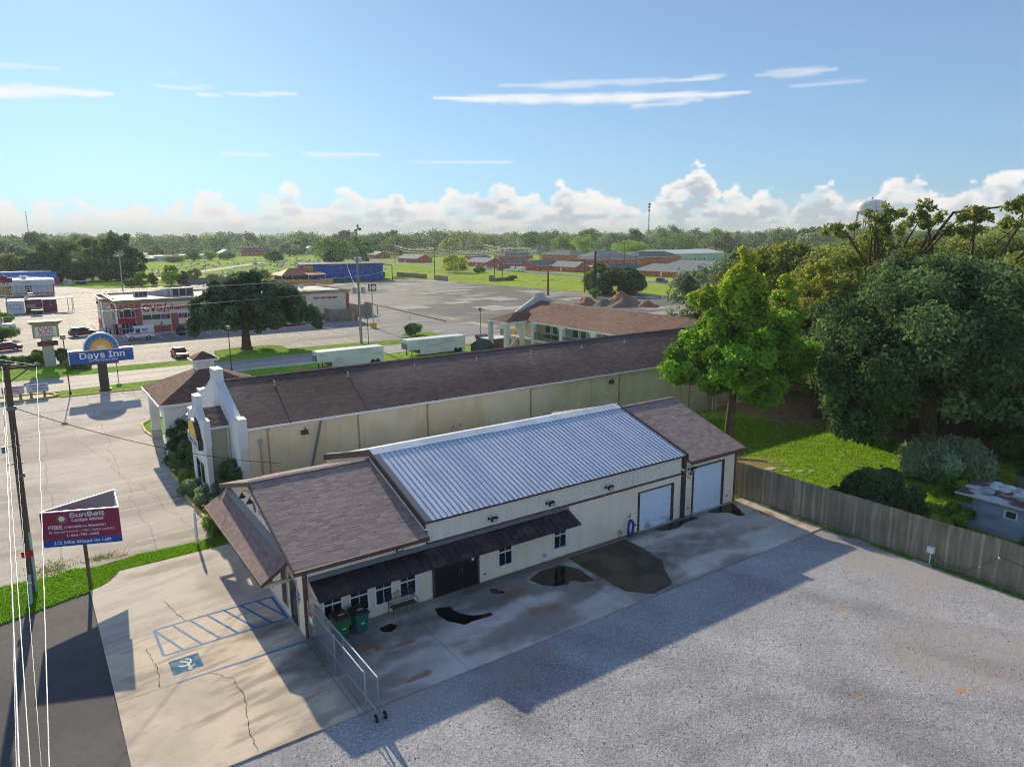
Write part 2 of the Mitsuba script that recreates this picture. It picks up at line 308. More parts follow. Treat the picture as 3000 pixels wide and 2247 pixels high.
def lotf(p, n, uv):
    a = fbm(p.x * 0.16, p.y * 0.3, octaves=4); b = fbm(p.x * 1.8, p.y * 1.8, octaves=3); s = fbm(p.x * 0.25 + 5, p.y * 1.1, octaves=4)
    c = lay(S(186, 178, 168), S(156, 148, 140), smoothstep(0.35, 0.68, a)) * (0.9 + 0.2 * b)
    c = mix(c, C3(S(206, 200, 192)), smoothstep(0.56, 0.74, s) * 0.45)
    w = p.x + 0.5 * (noise(p.y * 0.5, 3.0) - 0.5); v = p.y + 0.4 * (noise(p.x * 0.6, 8.0) - 0.5)
    jx = dr.abs(w / 4.6 - dr.round(w / 4.6)) * 4.6; jy = dr.abs(v / 6.1 - dr.round(v / 6.1)) * 6.1
    j = dr.maximum(smoothstep(0.09, 0.02, jx), smoothstep(0.09, 0.02, jy))
    wander = dr.abs(p.x + 0.16 * p.y - 14.0 + 1.2 * (fbm(p.y * 0.35, 2.0) - 0.5))
    j = dr.maximum(j * 0.55, smoothstep(0.07, 0.02, wander) * 0.7)
    return c * (1 - 0.5 * j)
mat('lot_concrete', proc(lotf), 0.8)

def asphf(c1, c2, fx=0.35, streak=0.2):
    def f(p, n, uv):
        a = fbm(p.x * 0.09, p.y * fx, octaves=4); b = fbm(p.x * 3.1, p.y * 3.1, octaves=2); g = noise(p.x * 11, p.y * 11)
        s = smoothstep(0.55, 0.75, fbm(p.x * 0.05, p.y * 0.8 + 4, octaves=3))
        return lay(c1, c2, smoothstep(0.3, 0.7, a)) * (0.82 + 0.2 * b + 0.14 * g) * (1 - streak * s)
    return proc(f)
mat('apron_asphalt', asphf(S(78, 78, 82), S(94, 92, 94), 0.2, 0.1), 0.85)
mat('shop_asphalt', asphf(S(150, 146, 142), S(124, 122, 122), 0.3, 0.2), 0.75)
mat('road_asphalt', asphf(S(170, 166, 162), S(150, 147, 144), 0.9, 0.12), 0.75)
mat('street_asphalt', asphf(S(140, 142, 148), S(122, 124, 130), 0.2, 0.1), 0.8)

def oldlotf(p, n, uv):
    a = fbm(p.x * 0.035, p.y * 0.06 + 2, octaves=4); b = fbm(p.x * 0.5, p.y * 0.5, octaves=3); t = cell_rand(dr.floor(p.x / 7.6), dr.floor(p.y / 5.2))
    c = lay(S(158, 150, 140), S(112, 108, 106), smoothstep(0.36, 0.62, a)) * (0.85 + 0.3 * b)
    c = mix(c, C3(S(206, 198, 186)), smoothstep(0.66, 0.9, t) * smoothstep(0.4, 0.6, a + 0.2 * b) * 0.7)
    jx = dr.abs(p.x / 15.2 - dr.round(p.x / 15.2)) * 15.2 + 1.6 * (fbm(p.y * 0.15, p.x * 0.1) - 0.5); jy = dr.abs(p.y / 10.4 - dr.round(p.y / 10.4)) * 10.4 + 1.6 * (fbm(p.x * 0.15 + 7, p.y * 0.1) - 0.5)
    j = dr.maximum(smoothstep(0.55, 0.1, dr.abs(jx)), smoothstep(0.55, 0.1, dr.abs(jy))) * smoothstep(0.38, 0.6, fbm(p.x * 0.06 + 3, p.y * 0.06))
    tuft = smoothstep(0.62, 0.72, fbm(p.x * 0.12 + 11, p.y * 0.12, octaves=4)) * smoothstep(95, 150, p.x)
    return mix(c, lay(S(128, 136, 58), S(96, 112, 44), b), dr.clip(j + tuft, 0, 1) * 0.85)
mat('old_lot', proc(oldlotf), 0.85)

def grassf(c1, c2, dry, k=0.4, f=1.0):
    def g(p, n, uv):
        a = fbm(p.x * 0.08 * f, p.y * 0.08 * f, octaves=4); b = fbm(p.x * 1.3 * f, p.y * 1.3 * f, octaves=3); e = noise(p.x * 9, p.y * 9)
        c = lay(c1, c2, smoothstep(0.3, 0.7, b * 0.6 + a * 0.4)) * (0.72 + 0.55 * e)
        return mix(c, C3(dry), smoothstep(0.5, 0.72, a + 0.25 * (b - 0.5)) * k)
    return proc(g)
mat('grass_bright', grassf(S(136, 168, 44), S(176, 196, 62), S(178, 172, 92), 0.25), 0.95, 0, 0.1)
mat('grass_verge', grassf(S(98, 142, 36), S(142, 178, 54), S(150, 152, 76), 0.25, 2.0), 0.95, 0, 0.1)
mat('grass_field', grassf(S(142, 166, 48), S(172, 190, 66), S(186, 176, 104), 0.45, 0.5), 0.95, 0, 0.1)
mat('ground_mat', grassf(S(84, 104, 42), S(110, 124, 56), S(132, 120, 84), 0.5, 0.3), 0.95, 0, 0.1)

def lawnf(p, n, uv):
    a = fbm(p.x * 0.5, p.y * 0.5, octaves=4); b = fbm(p.x * 2.6, p.y * 2.6, octaves=3); e = noise(p.x * 14, p.y * 14)
    c = lay(S(112, 150, 36), S(156, 182, 54), smoothstep(0.3, 0.7, b)) * (0.75 + 0.5 * e)
    c = mix(c, C3(S(146, 132, 84)), smoothstep(0.5, 0.66, a) * 0.45)
    # bare ground under the trees and beside the fence
    d = p.x * 0.86 + p.y * 0.22 - 57.6 + 4.5 * (a - 0.5) + 2.0 * (b - 0.5)
    bare = smoothstep(-1.2, 2.0, d)
    f = smoothstep(3.2, 1.4, dr.sqrt(dr.square((p.x - 43.0) * 0.55) + dr.square(p.y - 32.4)) + 2.2 * (b - 0.5))
    soil = lay(S(176, 140, 110), S(134, 110, 88), b) * (0.75 + 0.5 * e)
    return mix(c, soil, dr.clip(dr.maximum(bare, f * 0.85), 0, 1))
mat('lawn_mat', proc(lawnf), 0.95, 0, 0.1)
mat('soil', proc(lambda p, n, uv: lay(S(128, 96, 70), S(168, 130, 98), fbm(p.x * 1.5, p.y * 1.5, p.z * 1.5)) * (0.8 + 0.4 * noise(p.x * 6, p.y * 6, p.z * 6))), 0.95)
mat('grey_soil', proc(lambda p, n, uv: lay(S(112, 98, 84), S(146, 130, 112), fbm(p.x * 1.5, p.y * 1.5, p.z * 1.5)) * (0.8 + 0.4 * noise(p.x * 6, p.y * 6, p.z * 6))), 0.95)
mat('white_roof', proc(lambda p, n, uv: lay(S(226, 224, 220), S(150, 142, 134), smoothstep(0.52, 0.62, fbm(p.x * 0.5 + p.y * 0.2, p.y * 0.22, octaves=4)))), 0.7)
mat('shed_roof', proc(lambda p, n, uv: lay(S(112, 86, 90), S(196, 200, 206), smoothstep(0.5, 0.62, fbm(p.x * 1.4, p.y * 0.6, octaves=4) + 0.12 * smoothstep(17.5, 15.0, p.y)))), 0.6)
# ---------------------------------------------------------------- the ground
struct('ground', 'wide grassy ground of the town reaching to the horizon', flat(sbox(-4000, -900, 4500, 5200), -0.03), 'ground_mat')
GATE_Y = 22.28
struct('gravel_yard', 'grey gravel yard in the foreground', flat([(1.15, -14), (38.35, -14), (37.95, 22.3), (8.48, 22.3), (8.4, 22.3), (1.15, 22.3)], 0.0), 'gravel_mat')
struct('asphalt_apron', 'dark asphalt apron at the lower left', flat([(1.05, 38.78), (-2.59, 37.58), (-9, 35.2), (-25, 31), (-25, -14), (1.2, -14), (1.13, 24.2)], 0.004), 'apron_asphalt')
# concrete pad, slab by slab, with open joints between
pad = struct('concrete_pad', 'bed under the concrete slabs around the long building', flat([(1.2, 22.34), (37.8, 22.3), (37.75, 28.2), (8.6, 28.2), (8.6, 40.2), (2.6, 40.2), (1.7, 38.9), (1.2, 38.6)], 0.008), 'dark_trim')
def slab(poly, h):
    p = Polygon(poly).buffer(-0.012, join_style=2)
    part(pad, 'slab', MB().prism(p, 0.012, h, 'z'), 'slab_concrete')
xs = [8.62, 13.1, 17.85, 22.57, 27.31, 32.0, 37.82]
for a, b in zip(xs[:-1], xs[1:]):
    slab([(a, GATE_Y), (b, GATE_Y), (b, 28.26), (a, 28.26)], 0.062)
slab([(8.38, GATE_Y), (8.62, GATE_Y), (8.62, 28.26), (8.38, 28.26)], 0.07)
slab([(1.12, GATE_Y), (8.38, GATE_Y), (8.38, 28.17), (1.12, 28.17)], 0.06); slab([(1.12, 28.17), (8.38, 28.17), (8.38, 33.4), (1.09, 32.6)], 0.06)
slab([(1.09, 32.6), (8.38, 33.4), (8.38, 40.6), (4.75, 40.45), (2.53, 40.42), (2.3, 39.9), (2.02, 39.46), (1.65, 39.1), (1.06, 38.8)], 0.06)
slab([(8.38, 28.26), (8.6, 28.26), (8.6, 40.6), (8.38, 40.6)], 0.06)
crack = MB()
rs = random.Random(5)
def crackline(pts, w=0.022, z=0.0645):
    P = [np.array(pts[0], float)]
    for a, b in zip(pts[:-1], pts[1:]):
        n = max(2, int(np.hypot(b[0] - a[0], b[1] - a[1]) / 0.18))
        for i in range(1, n + 1):
            P.append(np.array([a[0] + (b[0] - a[0]) * i / n + rs.uniform(-.05, .05), a[1] + (b[1] - a[1]) * i / n + rs.uniform(-.05, .05)]))
    for a, b in zip(P[:-1], P[1:]):
        d = b - a; d /= max(np.linalg.norm(d), 1e-6); s = np.array([-d[1], d[0]]) * w * rs.uniform(.3, .7)
        crack.quad([*(a - s), z], [*(b - s), z], [*(b + s), z], [*(a + s), z])
crackline([(4.4, 28.15), (5.1, 27.2), (5.2, 25.6), (4.9, 24.2), (4.75, 22.4)])
crackline([(2.6, 31.5), (2.75, 29.6), (2.6, 28.2)]); crackline([(3.9, 35.6), (4.4, 33.0)])
part(pad, 'crack', crack, 'matte_black')
# paint: accessible bay
def stripe(m, a, b, w, z):
    a, b = np.array(a, float), np.array(b, float); d = (b - a) / np.linalg.norm(b - a); s = np.array([-d[1], d[0]]) * w / 2
    m.quad([*(a - s), z], [*(b - s), z], [*(b + s), z], [*(a + s), z])
mat('bay_blue', proc(lambda p, n, uv: lay(S(66, 122, 188), S(152, 176, 196), smoothstep(7.2, 4.2, p.x + 2.2 * (fbm(p.x * 3, p.y * 3) - 0.5)))), 1.0, 0, 0.0)
mat('bay_blue_worn', proc(lambda p, n, uv: lay(S(92, 132, 164), S(136, 158, 172), smoothstep(0.4, 0.65, fbm(p.x * 5, p.y * 5)))), 1.0, 0, 0.0)
m = MB()
for a, b in (((3.1, 32.95), (8.3, 32.95)), ((3.12, 30.5), (8.35, 30.5)), ((3.12, 30.5), (3.1, 32.95)), ((8.32, 30.5), (8.3, 32.95))):
    stripe(m, a, b, 0.11, 0.066)
for x in (3.1, 3.85, 4.6, 5.35, 6.1, 6.85, 7.6):
    stripe(m, (x, 32.92), (x + 0.78, 30.53), 0.1, 0.0665)
part(pad, 'access_aisle_marking', m, 'bay_blue')
m = MB(); stripe(m, (3.23, 28.17), (8.4, 28.17), 0.1, 0.066); part(pad, 'bay_line', m, 'bay_blue')
m = MB(); m.quad([3.2, 28.77, .066], [4.36, 28.8, .066], [4.34, 29.93, .066], [3.2, 29.9, .066]); part(pad, 'wheelchair_panel', m, 'bay_blue_worn')
m = MB()
ring = [(3.72 + 0.27 * math.cos(t), 29.5 + 0.27 * math.sin(t)) for t in np.linspace(-2.6, 1.2, 14)]
for a, b in zip(ring[:-1], ring[1:]): stripe(m, a, b, 0.085, 0.07)
for a, b in (((3.86, 29.02), (3.86, 29.42)), ((3.86, 29.42), (3.62, 29.66)), ((3.84, 29.22), (3.58, 29.22)), ((3.86, 29.02), (4.08, 29.1))):
    stripe(m, a, b, 0.085, 0.0705)
m.prism([(3.86 + .09 * math.cos(t), 28.9 + .09 * math.sin(t)) for t in np.linspace(0, 6.28, 12)[:-1]], .0685, .0702, 'z')
part(pad, 'wheelchair_symbol', m, 'stone_a')
# puddles on the slabs
def puddle(pts, lab, z=0.0655):
    from shapely.geometry import LinearRing
    p = Polygon(pts).buffer(0.18).buffer(-0.18).buffer(-.1).buffer(.1)
    rr = np.array(p.exterior.coords); out = []
    for i in range(len(rr) - 1):
        for t in np.linspace(0, 1, 4)[:-1]:
            q = rr[i] * (1 - t) + rr[i + 1] * t
            k = meshkit.fbm(np.array([[q[0] * 2.4, q[1] * 2.4, 1.0]]), 3)[0] - .5
            out.append(q + .22 * k * np.array([math.cos(q[0] * 3), math.sin(q[1] * 3)]))
    struct('puddle', lab, flat(Polygon(out).buffer(0), z), 'wet_water')
puddle([(14.25, 27.35), (14.9, 27.1), (15.0, 26.3), (15.4, 25.75), (16.2, 25.55), (16.25, 25.25), (15.2, 25.35), (14.7, 25.3), (14.25, 25.9), (14.1, 26.7)], 'tadpole-shaped dark puddle below the glass entrance doors')
puddle([(19.6, 27.1), (20.6, 27.55), (21.9, 27.5), (22.4, 26.6), (22.3, 25.1), (21.6, 25.3), (21.3, 25.9), (20.9, 25.6), (20.2, 25.8), (19.75, 26.3)], 'large dark oval puddle in the middle of the concrete pad')
puddle([(17.4, 27.45), (17.75, 27.3), (17.8, 26.6), (17.4, 26.75), (17.25, 27.1)], 'small round dark puddle beside the entrance doors')
puddle([(11.4, 27.25), (12.0, 27.35), (12.2, 26.95), (11.8, 26.7), (11.4, 26.9)], 'small dark puddle in front of the iron bench')
puddle([(33.9, 27.95), (35.2, 28.05), (36.6, 28.02), (36.2, 27.3), (35.6, 26.2), (35.1, 26.3), (35.0, 27.1), (34.3, 27.5)], 'brown wet patch in front of the right-hand roller door')
puddle([(29.2, 27.9), (31.2, 28.0), (32.7, 27.95), (33.0, 27.5), (31.4, 27.5), (30.6, 27.2), (29.6, 27.4)], 'long dark wet strip in front of the left-hand roller door')
mat('damp_mud', proc(lambda p, n, uv: lay(S(74, 62, 46), S(38, 34, 30), smoothstep(.4, .65, fbm(p.x * .9, p.y * .9)))), 0.3, 0, 0.35)
kk = numbered('puddle')
puddle([(22.7, 27.9), (26.9, 27.9), (27.0, 26.6), (26.6, 24.6), (25.2, 22.6), (23.7, 22.35), (22.72, 23.4), (22.7, 25.4)], 'wide muddy brown wet patch below the blue hose')
scene[kk]['bsdf'] = {'type': 'ref', 'id': 'damp_mud'}
# grass verge and the motel's concrete lot
verge = Polygon([(-25, 36.0), (-9, 35.2), (-2.59, 37.58), (1.02, 38.78), (1.65, 39.1), (2.02, 39.46), (2.3, 39.9), (2.53, 40.42), (4.75, 40.47), (8.4, 40.62), (8.6, 41.3), (42, 41.5), (42, 45.9), (10.3, 45.9), (10, 44.2), (7.9, 44.0), (7.44, 42.03), (5.4, 42.0), (3.6, 42.16), (2.4, 41.7), (1.24, 41.81), (0.4, 42.2), (-0.36, 41.8), (-1.29, 41.89), (-2.64, 41.94), (-25, 42.0)])
struct('grass_verge', 'bright green grass strip between the motel lot and the front slab', flat(verge, 0.012), 'grass_verge')
struct('motel_lot', 'pale worn concrete car park of the motel', flat([(-40, 42.0), (-2.64, 41.94), (1.24, 41.81), (3.6, 42.16), (7.44, 42.03), (7.9, 44), (7.75, 58.8), (10.6, 60), (18, 60), (18, 91.8), (-40, 92.0)], 0.008), 'lot_concrete')
m = MB()
for y0, x0, x1, y1 in ((59.3, 1.05, 7.15, 59.6), (56.05, 1.2, 7.4, 56.4), (52.95, 1.5, 7.35, 53.3), (49.85, 1.9, 7.3, 50.2), (46.45, 2.6, 7.35, 46.85), (44.1, 3.8, 7.4, 44.45)):
    stripe(m, (x0, y0), (x1, y1), 0.085, 0.0125)
for x in (5.2, 8.1, 11): stripe(m, (x - .3, 90.9), (x + .1, 87.6), 0.13, 0.0125)
part('motel_lot', 'bay_line', m, 'line_paint')
for y in (57.6, 55.0, 51.8):
    x = 7.98 - (57.6 - y) * 0.07
    single('wheel_stop', 'yellow concrete wheel stop, %s of three by the motel shrubs' % {57.6: 'farthest', 55.0: 'middle', 51.8: 'nearest'}[y], 'wheel stop',
           MB().hexa([(x - .09, y - 1, .01), (x + .09, y - 1, .01), (x + .0, y + 1, .01), (x - .18, y + 1, .01)], [(x - .06, y - .95, .14), (x + .06, y - .95, .14), (x - .03, y + .95, .14), (x - .15, y + .95, .14)]), 'yellow_curb', group='yellow wheel stops by the motel shrubs')
def curb(pts, name, lab, bs='yellow_curb', w=0.16, h=0.14):
    m = MB()
    for a, b in zip(pts[:-1], pts[1:]):
        m.beam((*a, h / 2 + .004), (*b, h / 2 + .004), w, h)
    return single(name, lab, 'curb', m, bs)
curb([(7.6, 50.3), (7.72, 47.8), (7.85, 45.2), (8.05, 44.0)], 'curb', 'yellow curb along the shrub bed in front of the motel')
struct('shrub_bed', 'dark mulch bed under the motel shrubs', flat([(7.7, 50.4), (7.9, 44.1), (10.3, 44.2), (10.3, 60), (8.4, 60)], 0.016), 'soil')
front_grass = Polygon([(2.5, 92.0), (17.2, 91.0), (30, 91), (30, 96.2), (14, 96.5), (2.5, 96.0), (1.9, 94.0)])
struct('grass_strip', 'grass strip below the motel sign', flat(front_grass, 0.016), 'grass_verge')
curb([(2.3, 91.85), (10.2, 91.3), (17.2, 90.9)], 'curb', 'long yellow curb in front of the tall motel sign')
curb([(-9, 92.2), (-3, 92.1), (0.6, 92.15), (1.6, 92.5), (2.0, 93.3), (1.7, 94.6), (0.8, 95.4), (-9, 95.5)], 'curb', 'yellow curb loop around the concrete island with the bench boards', h=.16)
struct('island', 'concrete island under the two advertising benches', flat([(-9, 92.2), (0.6, 92.15), (1.9, 93.3), (0.8, 95.4), (-9, 95.5)], 0.014), 'pale_concrete')
island = [(7.95, 73.2), (7.85, 70.5), (8.1, 68.4), (9.5, 68.0), (14, 69), (15, 74), (12, 76), (9, 75)]
struct('grass_island', 'small grass island behind the motel portico columns', flat(island, 0.014), 'grass_verge')
curb([(14, 76), (9, 75), (7.95, 73.2), (7.85, 70.5), (8.1, 68.4)], 'curb', 'curved yellow curb of the grass island by the portico')
struct('motel_court', 'grass court behind the long motel roof', flat([(18, 58), (56, 58), (60, 90), (62, 97.4), (18, 97.4)], 0.0), 'grass_verge')
struct('road', 'sunlit two-lane road between the motel and the pharmacy', flat([(-90, 97.6), (46, 97.6), (62, 98.4), (72, 99), (72, 106.3), (62, 106.2), (52, 105.2), (36, 105.3), (-90, 106.9)], 0.01), 'road_asphalt')
struct('shoulder', 'pale concrete shoulder along the near side of the road', flat([(-90, 95.4), (30, 95.9), (46, 97.6), (-90, 97.6)], 0.006), 'pale_concrete')
lot = Polygon([(-90, 121), (-0.4, 120.6), (2.0, 117), (6.44, 113.2), (6.9, 110.2), (11.56, 110.4), (20, 109.9), (23.0, 112.5), (23.8, 116.5), (28.3, 118.2), (32.5, 117.3), (34, 115.6), (33.9, 111.8), (39, 111.45), (45.9, 110.8), (51, 110.2), (55, 110.3), (54.3, 112.2), (55.4, 115.6), (57.1, 117.0), (59.8, 116.7), (61.2, 115), (60.8, 111), (60.4, 106.3), (73, 106.3), (76.5, 176), (80, 205), (84, 268), (61, 302), (52, 288.5), (34, 286.5), (22, 289), (8.6, 268), (-90, 262)])
struct('shop_lot', 'broad sunlit asphalt car park around the pharmacy', flat(lot, 0.006), 'shop_asphalt')
gs = Polygon([(-90, 106.9), (36, 105.3), (52, 105.2), (60.4, 106.2), (61.5, 117.5), (-90, 121.5)]).difference(lot.buffer(0.02))
struct('grass_strip', 'grass strip with the live oak between the road and the pharmacy lot', flat(gs, 0.014), 'grass_verge')
m = MB()
for i in range(13):
    x = 14.45 + 2.78 * i
    if not 21 < x < 35: stripe(m, (x - .2, 116.4), (x + .05, 111.7 if x > 34 else 110.8), 0.1, 0.011)
for i in range(16): stripe(m, (9.6 + 2.78 * i, 130.0), (9.4 + 2.78 * i, 123.3), 0.1, 0.011)
for i in range(13): stripe(m, (14.2 + 2.72 * i, 144.2), (14.25 + 2.72 * i, 137.8), 0.1, 0.011)
stripe(m, (15.2, 117.8), (17.3, 117.9), 0.9, 0.011); stripe(m, (47, 133.0), (49.5, 133.3), .5, .011)
for a in ((60.0, 121.0), (62, 116)): stripe(m, a, (a[0] + 2.4, a[1] + .4), .35, .011)
part('shop_lot', 'bay_line', m, 'line_white')
m = MB(); stripe(m, (9.4, 204), (11.3, 168), 1.3, 0.012); stripe(m, (7.6, 160.4), (9.2, 160.6), .5, .012); part('shop_lot', 'kerb_ramp', m, 'pale_concrete')
struct('old_lot', 'empty weedy lot of broken asphalt and concrete panels', flat([(73, 106.3), (84, 97), (112, 97), (146, 128), (149, 149), (139.4, 177), (139.3, 215), (138, 246), (134, 270), (100, 262), (84, 268), (80, 205), (76.5, 176)], 0.004), 'old_lot')
curb([(75.2, 176), (73.3, 150), (71.5, 128)], 'curb', 'dark low curb between the pharmacy lot and the empty lot', 'grey_soil', .3, .16)
struct('field', 'open mown grass field beside the empty lot', flat([(139.4, 177), (149, 149), (146, 128), (160, 100), (186, 130), (189, 178), (194, 228), (199.5, 290), (201, 318), (164, 318), (138, 290), (134, 270), (138, 246), (139.3, 215)], 0.0), 'grass_field')
struct('field_path', 'pale bare path along the edge of the grass field', flat([(138.6, 214), (141.2, 214), (141.6, 178), (150.6, 150), (148, 130), (146.5, 130), (148.4, 149), (139.4, 177)], 0.006), 'grey_soil')
street = [(186, 90), (189.5, 178), (194.5, 230), (199.5, 275), (203.5, 320), (208, 420), (212, 520)]
struct('street', 'grey street running past the brick houses', flat(street + [(x + 8.6, y) for x, y in street[::-1]], 0.01), 'street_asphalt')
struct('lawns', 'bright lawns around the brick houses', flat([(196, 90)] + [(x + 8.6, y) for x, y in street] + [(420, 560), (420, 90)], 0.0), 'grass_bright')
struct('cemetery_lawn', 'sunny cemetery grass between the tombs', flat([(62, 303), (92, 290), (128, 276), (138, 292), (164, 320), (203, 322), (207, 420), (212, 520), (250, 720), (140, 700), (60, 560), (44, 420), (40, 330)], 0.0), 'grass_bright')
struct('lane', 'pale lane crossing the cemetery', flat([(44, 340), (60, 372), (90, 430), (140, 520), (146, 520), (96, 428), (66, 370), (50, 338)], 0.008), 'pale_concrete')
struct('grass_patch', 'sunlit grass patch behind the pharmacy', flat([(21, 289.5), (34, 287), (52, 289), (40, 330), (14, 350), (12, 318)], 0.0), 'grass_bright')
struct('concrete_drive', 'pale drive beside the brick-ended building', flat([(8.7, 268), (22, 289), (12, 318), (13, 345), (4, 352), (10, 324), (9.2, 290)], 0.004), 'pale_concrete')
struct('back_lawn', 'back lawn with bare earth under the trees right of the plank fence', flat([(37.85, 29), (38.4, 4), (38.4, -10), (110, -10), (110, 46), (60, 46.2), (56, 46), (37.8, 46)], 0.0), 'lawn_mat')
m = MB()
for (x, y, w, d, a) in ((44.6, 30.9, .9, .6, .3), (45.2, 29.9, .8, .5, .8), (45.9, 29.3, .7, .5, .2), (46.6, 28.8, .6, .45, .5)):
    pts = [(x + w / 2 * math.cos(t + a) * 1.1, y + d / 2 * math.sin(t + a)) for t in np.linspace(0, 6.28, 8)[:-1]]
    part('back_lawn', 'stepping_stone', MB().prism(pts, 0.002, .05, 'z'), 'pale_concrete')
# ---------------------------------------------------------------- the long building in front
rng = np.random.default_rng(7)
def shingles(x0, x1, y0, y1, z0, z1, expo, tab, thick, c1, c2, seed, keep=None, streak=None, ax='x'):
    """courses of tabs on a slope that rises from (y0,z0) to (y1,z1), each lifted at its lower edge; colour per tab"""
    r = np.random.default_rng(seed); L = math.hypot(y1 - y0, z1 - z0); uy, uz = (y1 - y0) / L, (z1 - z0) / L; ny, nz = -uz, uy
    if ny * (y1 - y0) > 0: ny, nz = -ny, -nz
    if nz < 0: ny, nz = -ny, -nz
    m = MB(); n = int(round(L / expo)); V, F, C = [], [], []
    c1, c2 = np.array(c1), np.array(c2); k = 0
    for i in range(n):
        x = x0 - (i % 2) * tab * 0.5 * r.uniform(.6, 1.2); s0, s1 = i * L / n, (i + 1) * L / n + 0.02
        while x < x1:
            w = tab * r.uniform(.75, 1.25); a, b = max(x, x0), min(x + w, x1); x += w
            if b - a < .02 or (keep and not keep((a + b) / 2, y0 + uy * s0)): continue
            t = thick * r.choice([.75, 1.0, 1.0, 1.25]); e = 0
            P = lambda xx, s, h: (xx, y0 + uy * s + ny * h, z0 + uz * s + nz * h) if ax == 'x' else (y0 + uy * s + ny * h, xx, z0 + uz * s + nz * h)
            V += [P(a, s0 + e, 0), P(b, s0 + e, 0), P(b, s0 + e, t), P(a, s0 + e, t), P(b, s1, .002), P(a, s1, .002)]
            F += [[k, k + 1, k + 2], [k, k + 2, k + 3], [k + 3, k + 2, k + 4], [k + 3, k + 4, k + 5], [k, k + 3, k + 5], [k + 1, k + 4, k + 2]]
            col = (c1 + (c2 - c1) * r.random()) * r.uniform(.93, 1.07)
            if streak is not None: col = col * streak((a + b) / 2, y0 + uy * s0)
            C += [col] * 6; k += 6
    return (np.array(V), np.array(F)), np.array(C)

shop = thing('long_building', 'long low cream workshop building with a bright metal middle roof between two brown shingled ends', 'building')
X0, XA, XB, X1, YF, YB, YR = 8.49, 14.42, 32.1, 37.05, 28.26, 41.3, 34.5
# walls
def gable(x, w, ye0, ye1, ze, yr, zr, bs, name='wall'):
    part(shop, name, MB().prism([(ye0, 0), (ye1, 0), (ye1, ze), (yr, zr), (ye0, ze)], x, x + w, 'x'), bs)
gable(X0, .2, YF, YB, 3.3, YR, 5.2, 'cream_siding')
gable(X1 - .2, .2, YF, YB, 3.65, YR, 5.6, 'cream_siding')
gable(XA - .02, .15, YF + .02, YB, 4.1, YR, 6.0, 'metal_siding'); gable(XB - .12, .15, YF + .02, YB, 4.1, YR, 6.05, 'metal_siding')
part(shop, 'wall', bx(X0 + .2, X1 - .2, YF + .04, YF + .3, 0, 3.3), 'cream_siding')
part(shop, 'wall', bx(X0 + .2, X1 - .2, YB - .25, YB, 0, 3.3), 'cream_siding')
part(shop, 'wall', bx(XA + .14, XB - .13, YF + .05, YF + .25, 3.3, 4.1), 'metal_siding')
part(shop, 'wall', bx(XB + .04, X1 - .2, YF + .05, YF + .25, 3.3, 3.66), 'cream_siding')
# lap siding: boards split by the openings
doors = [(14.78, 17.22, 2.05), (28.36, 31.1, 2.42), (32.98, 35.72, 3.04)]
wins = [(9.28, 10.12), (10.5, 11.37), (11.72, 12.54), (12.95, 13.77), (18.47, 19.3), (22.05, 22.88)]
WZ0, WZ1 = .62, 2.1
def boards(xa, xb, z0, z1, step=.2):
    m = MB(); z = z0
    while z < z1 - .02:
        zt = min(z + step, z1); segs = [(xa, xb)]
        cut = [(a, b) for a, b, h in doors if zt <= h + .06 or z < h] + [(a, b) for a, b in wins if zt > WZ0 and z < WZ1]
        for a, b in cut:
            segs = [s for (p, q) in segs for s in ((p, min(q, a - .07)), (max(p, b + .07), q)) if s[1] - s[0] > .03]
        for p, q in segs:
            m.hexa([(p, YF + .005, z), (q, YF + .005, z), (q, YF + .045, z), (p, YF + .045, z)], [(p, YF + .032, zt + .008), (q, YF + .032, zt + .008), (q, YF + .045, zt + .008), (p, YF + .045, zt + .008)])
        z = zt
    return m
part(shop, 'siding', boards(X0 + .16, XA, .08, 3.24), 'cream_siding', stuff=True)
part(shop, 'siding', boards(XA, XB - .2, .08, 2.86), 'cream_siding', stuff=True)
part(shop, 'siding', boards(XB + .18, X1 - .16, .08, 3.56), 'cream_siding', stuff=True)
m = MB(); z = .1
while z < 3.0:
    m.hexa([(X0 - .015, YF + .12, z), (X0 - .015, YB, z), (X0, YB, z), (X0, YF + .12, z)][::-1], [(X0 - .004, YF + .12, z + .2), (X0 - .004, YB, z + .2), (X0, YB, z + .2), (X0, YF + .12, z + .2)][::-1]); z += .2
part(shop, 'siding', m, 'cream_siding', stuff=True)
# ribbed panels of the upper band
x = XA + .06
while x < XB - .25:
    w = min(.305, XB - .22 - x)
    m = bx(x, x + w - .012, YF + .01, YF + .05, 2.98, 4.06); m.hexa([(x + w - .045, YF - .012, 2.98), (x + w - .015, YF - .012, 2.98), (x + w, YF + .02, 2.98), (x + w - .06, YF + .02, 2.98)], [(x + w - .045, YF - .012, 4.06), (x + w - .015, YF - .012, 4.06), (x + w, YF + .02, 4.06), (x + w - .06, YF + .02, 4.06)])
    part(shop, 'siding_panel', m, 'metal_siding'); x += .305
# trim
for a in (bx(X0 - .03, X0 + .16, YF - .03, YF + .1, 0, 3.26), bx(XB - .2, XB + .18, YF - .05, YF + .1, 0, 4.06), bx(X1 - .16, X1 + .03, YF - .025, YF + .1, 0, 3.6), bx(XA, XB - .2, YF - .035, YF + .1, 2.86, 2.97), bx(XA - .03, XA + .06, YF - .036, YF + .1, 2.86, 3.6)):
    part(shop, 'trim_board', a, 'brown_trim')
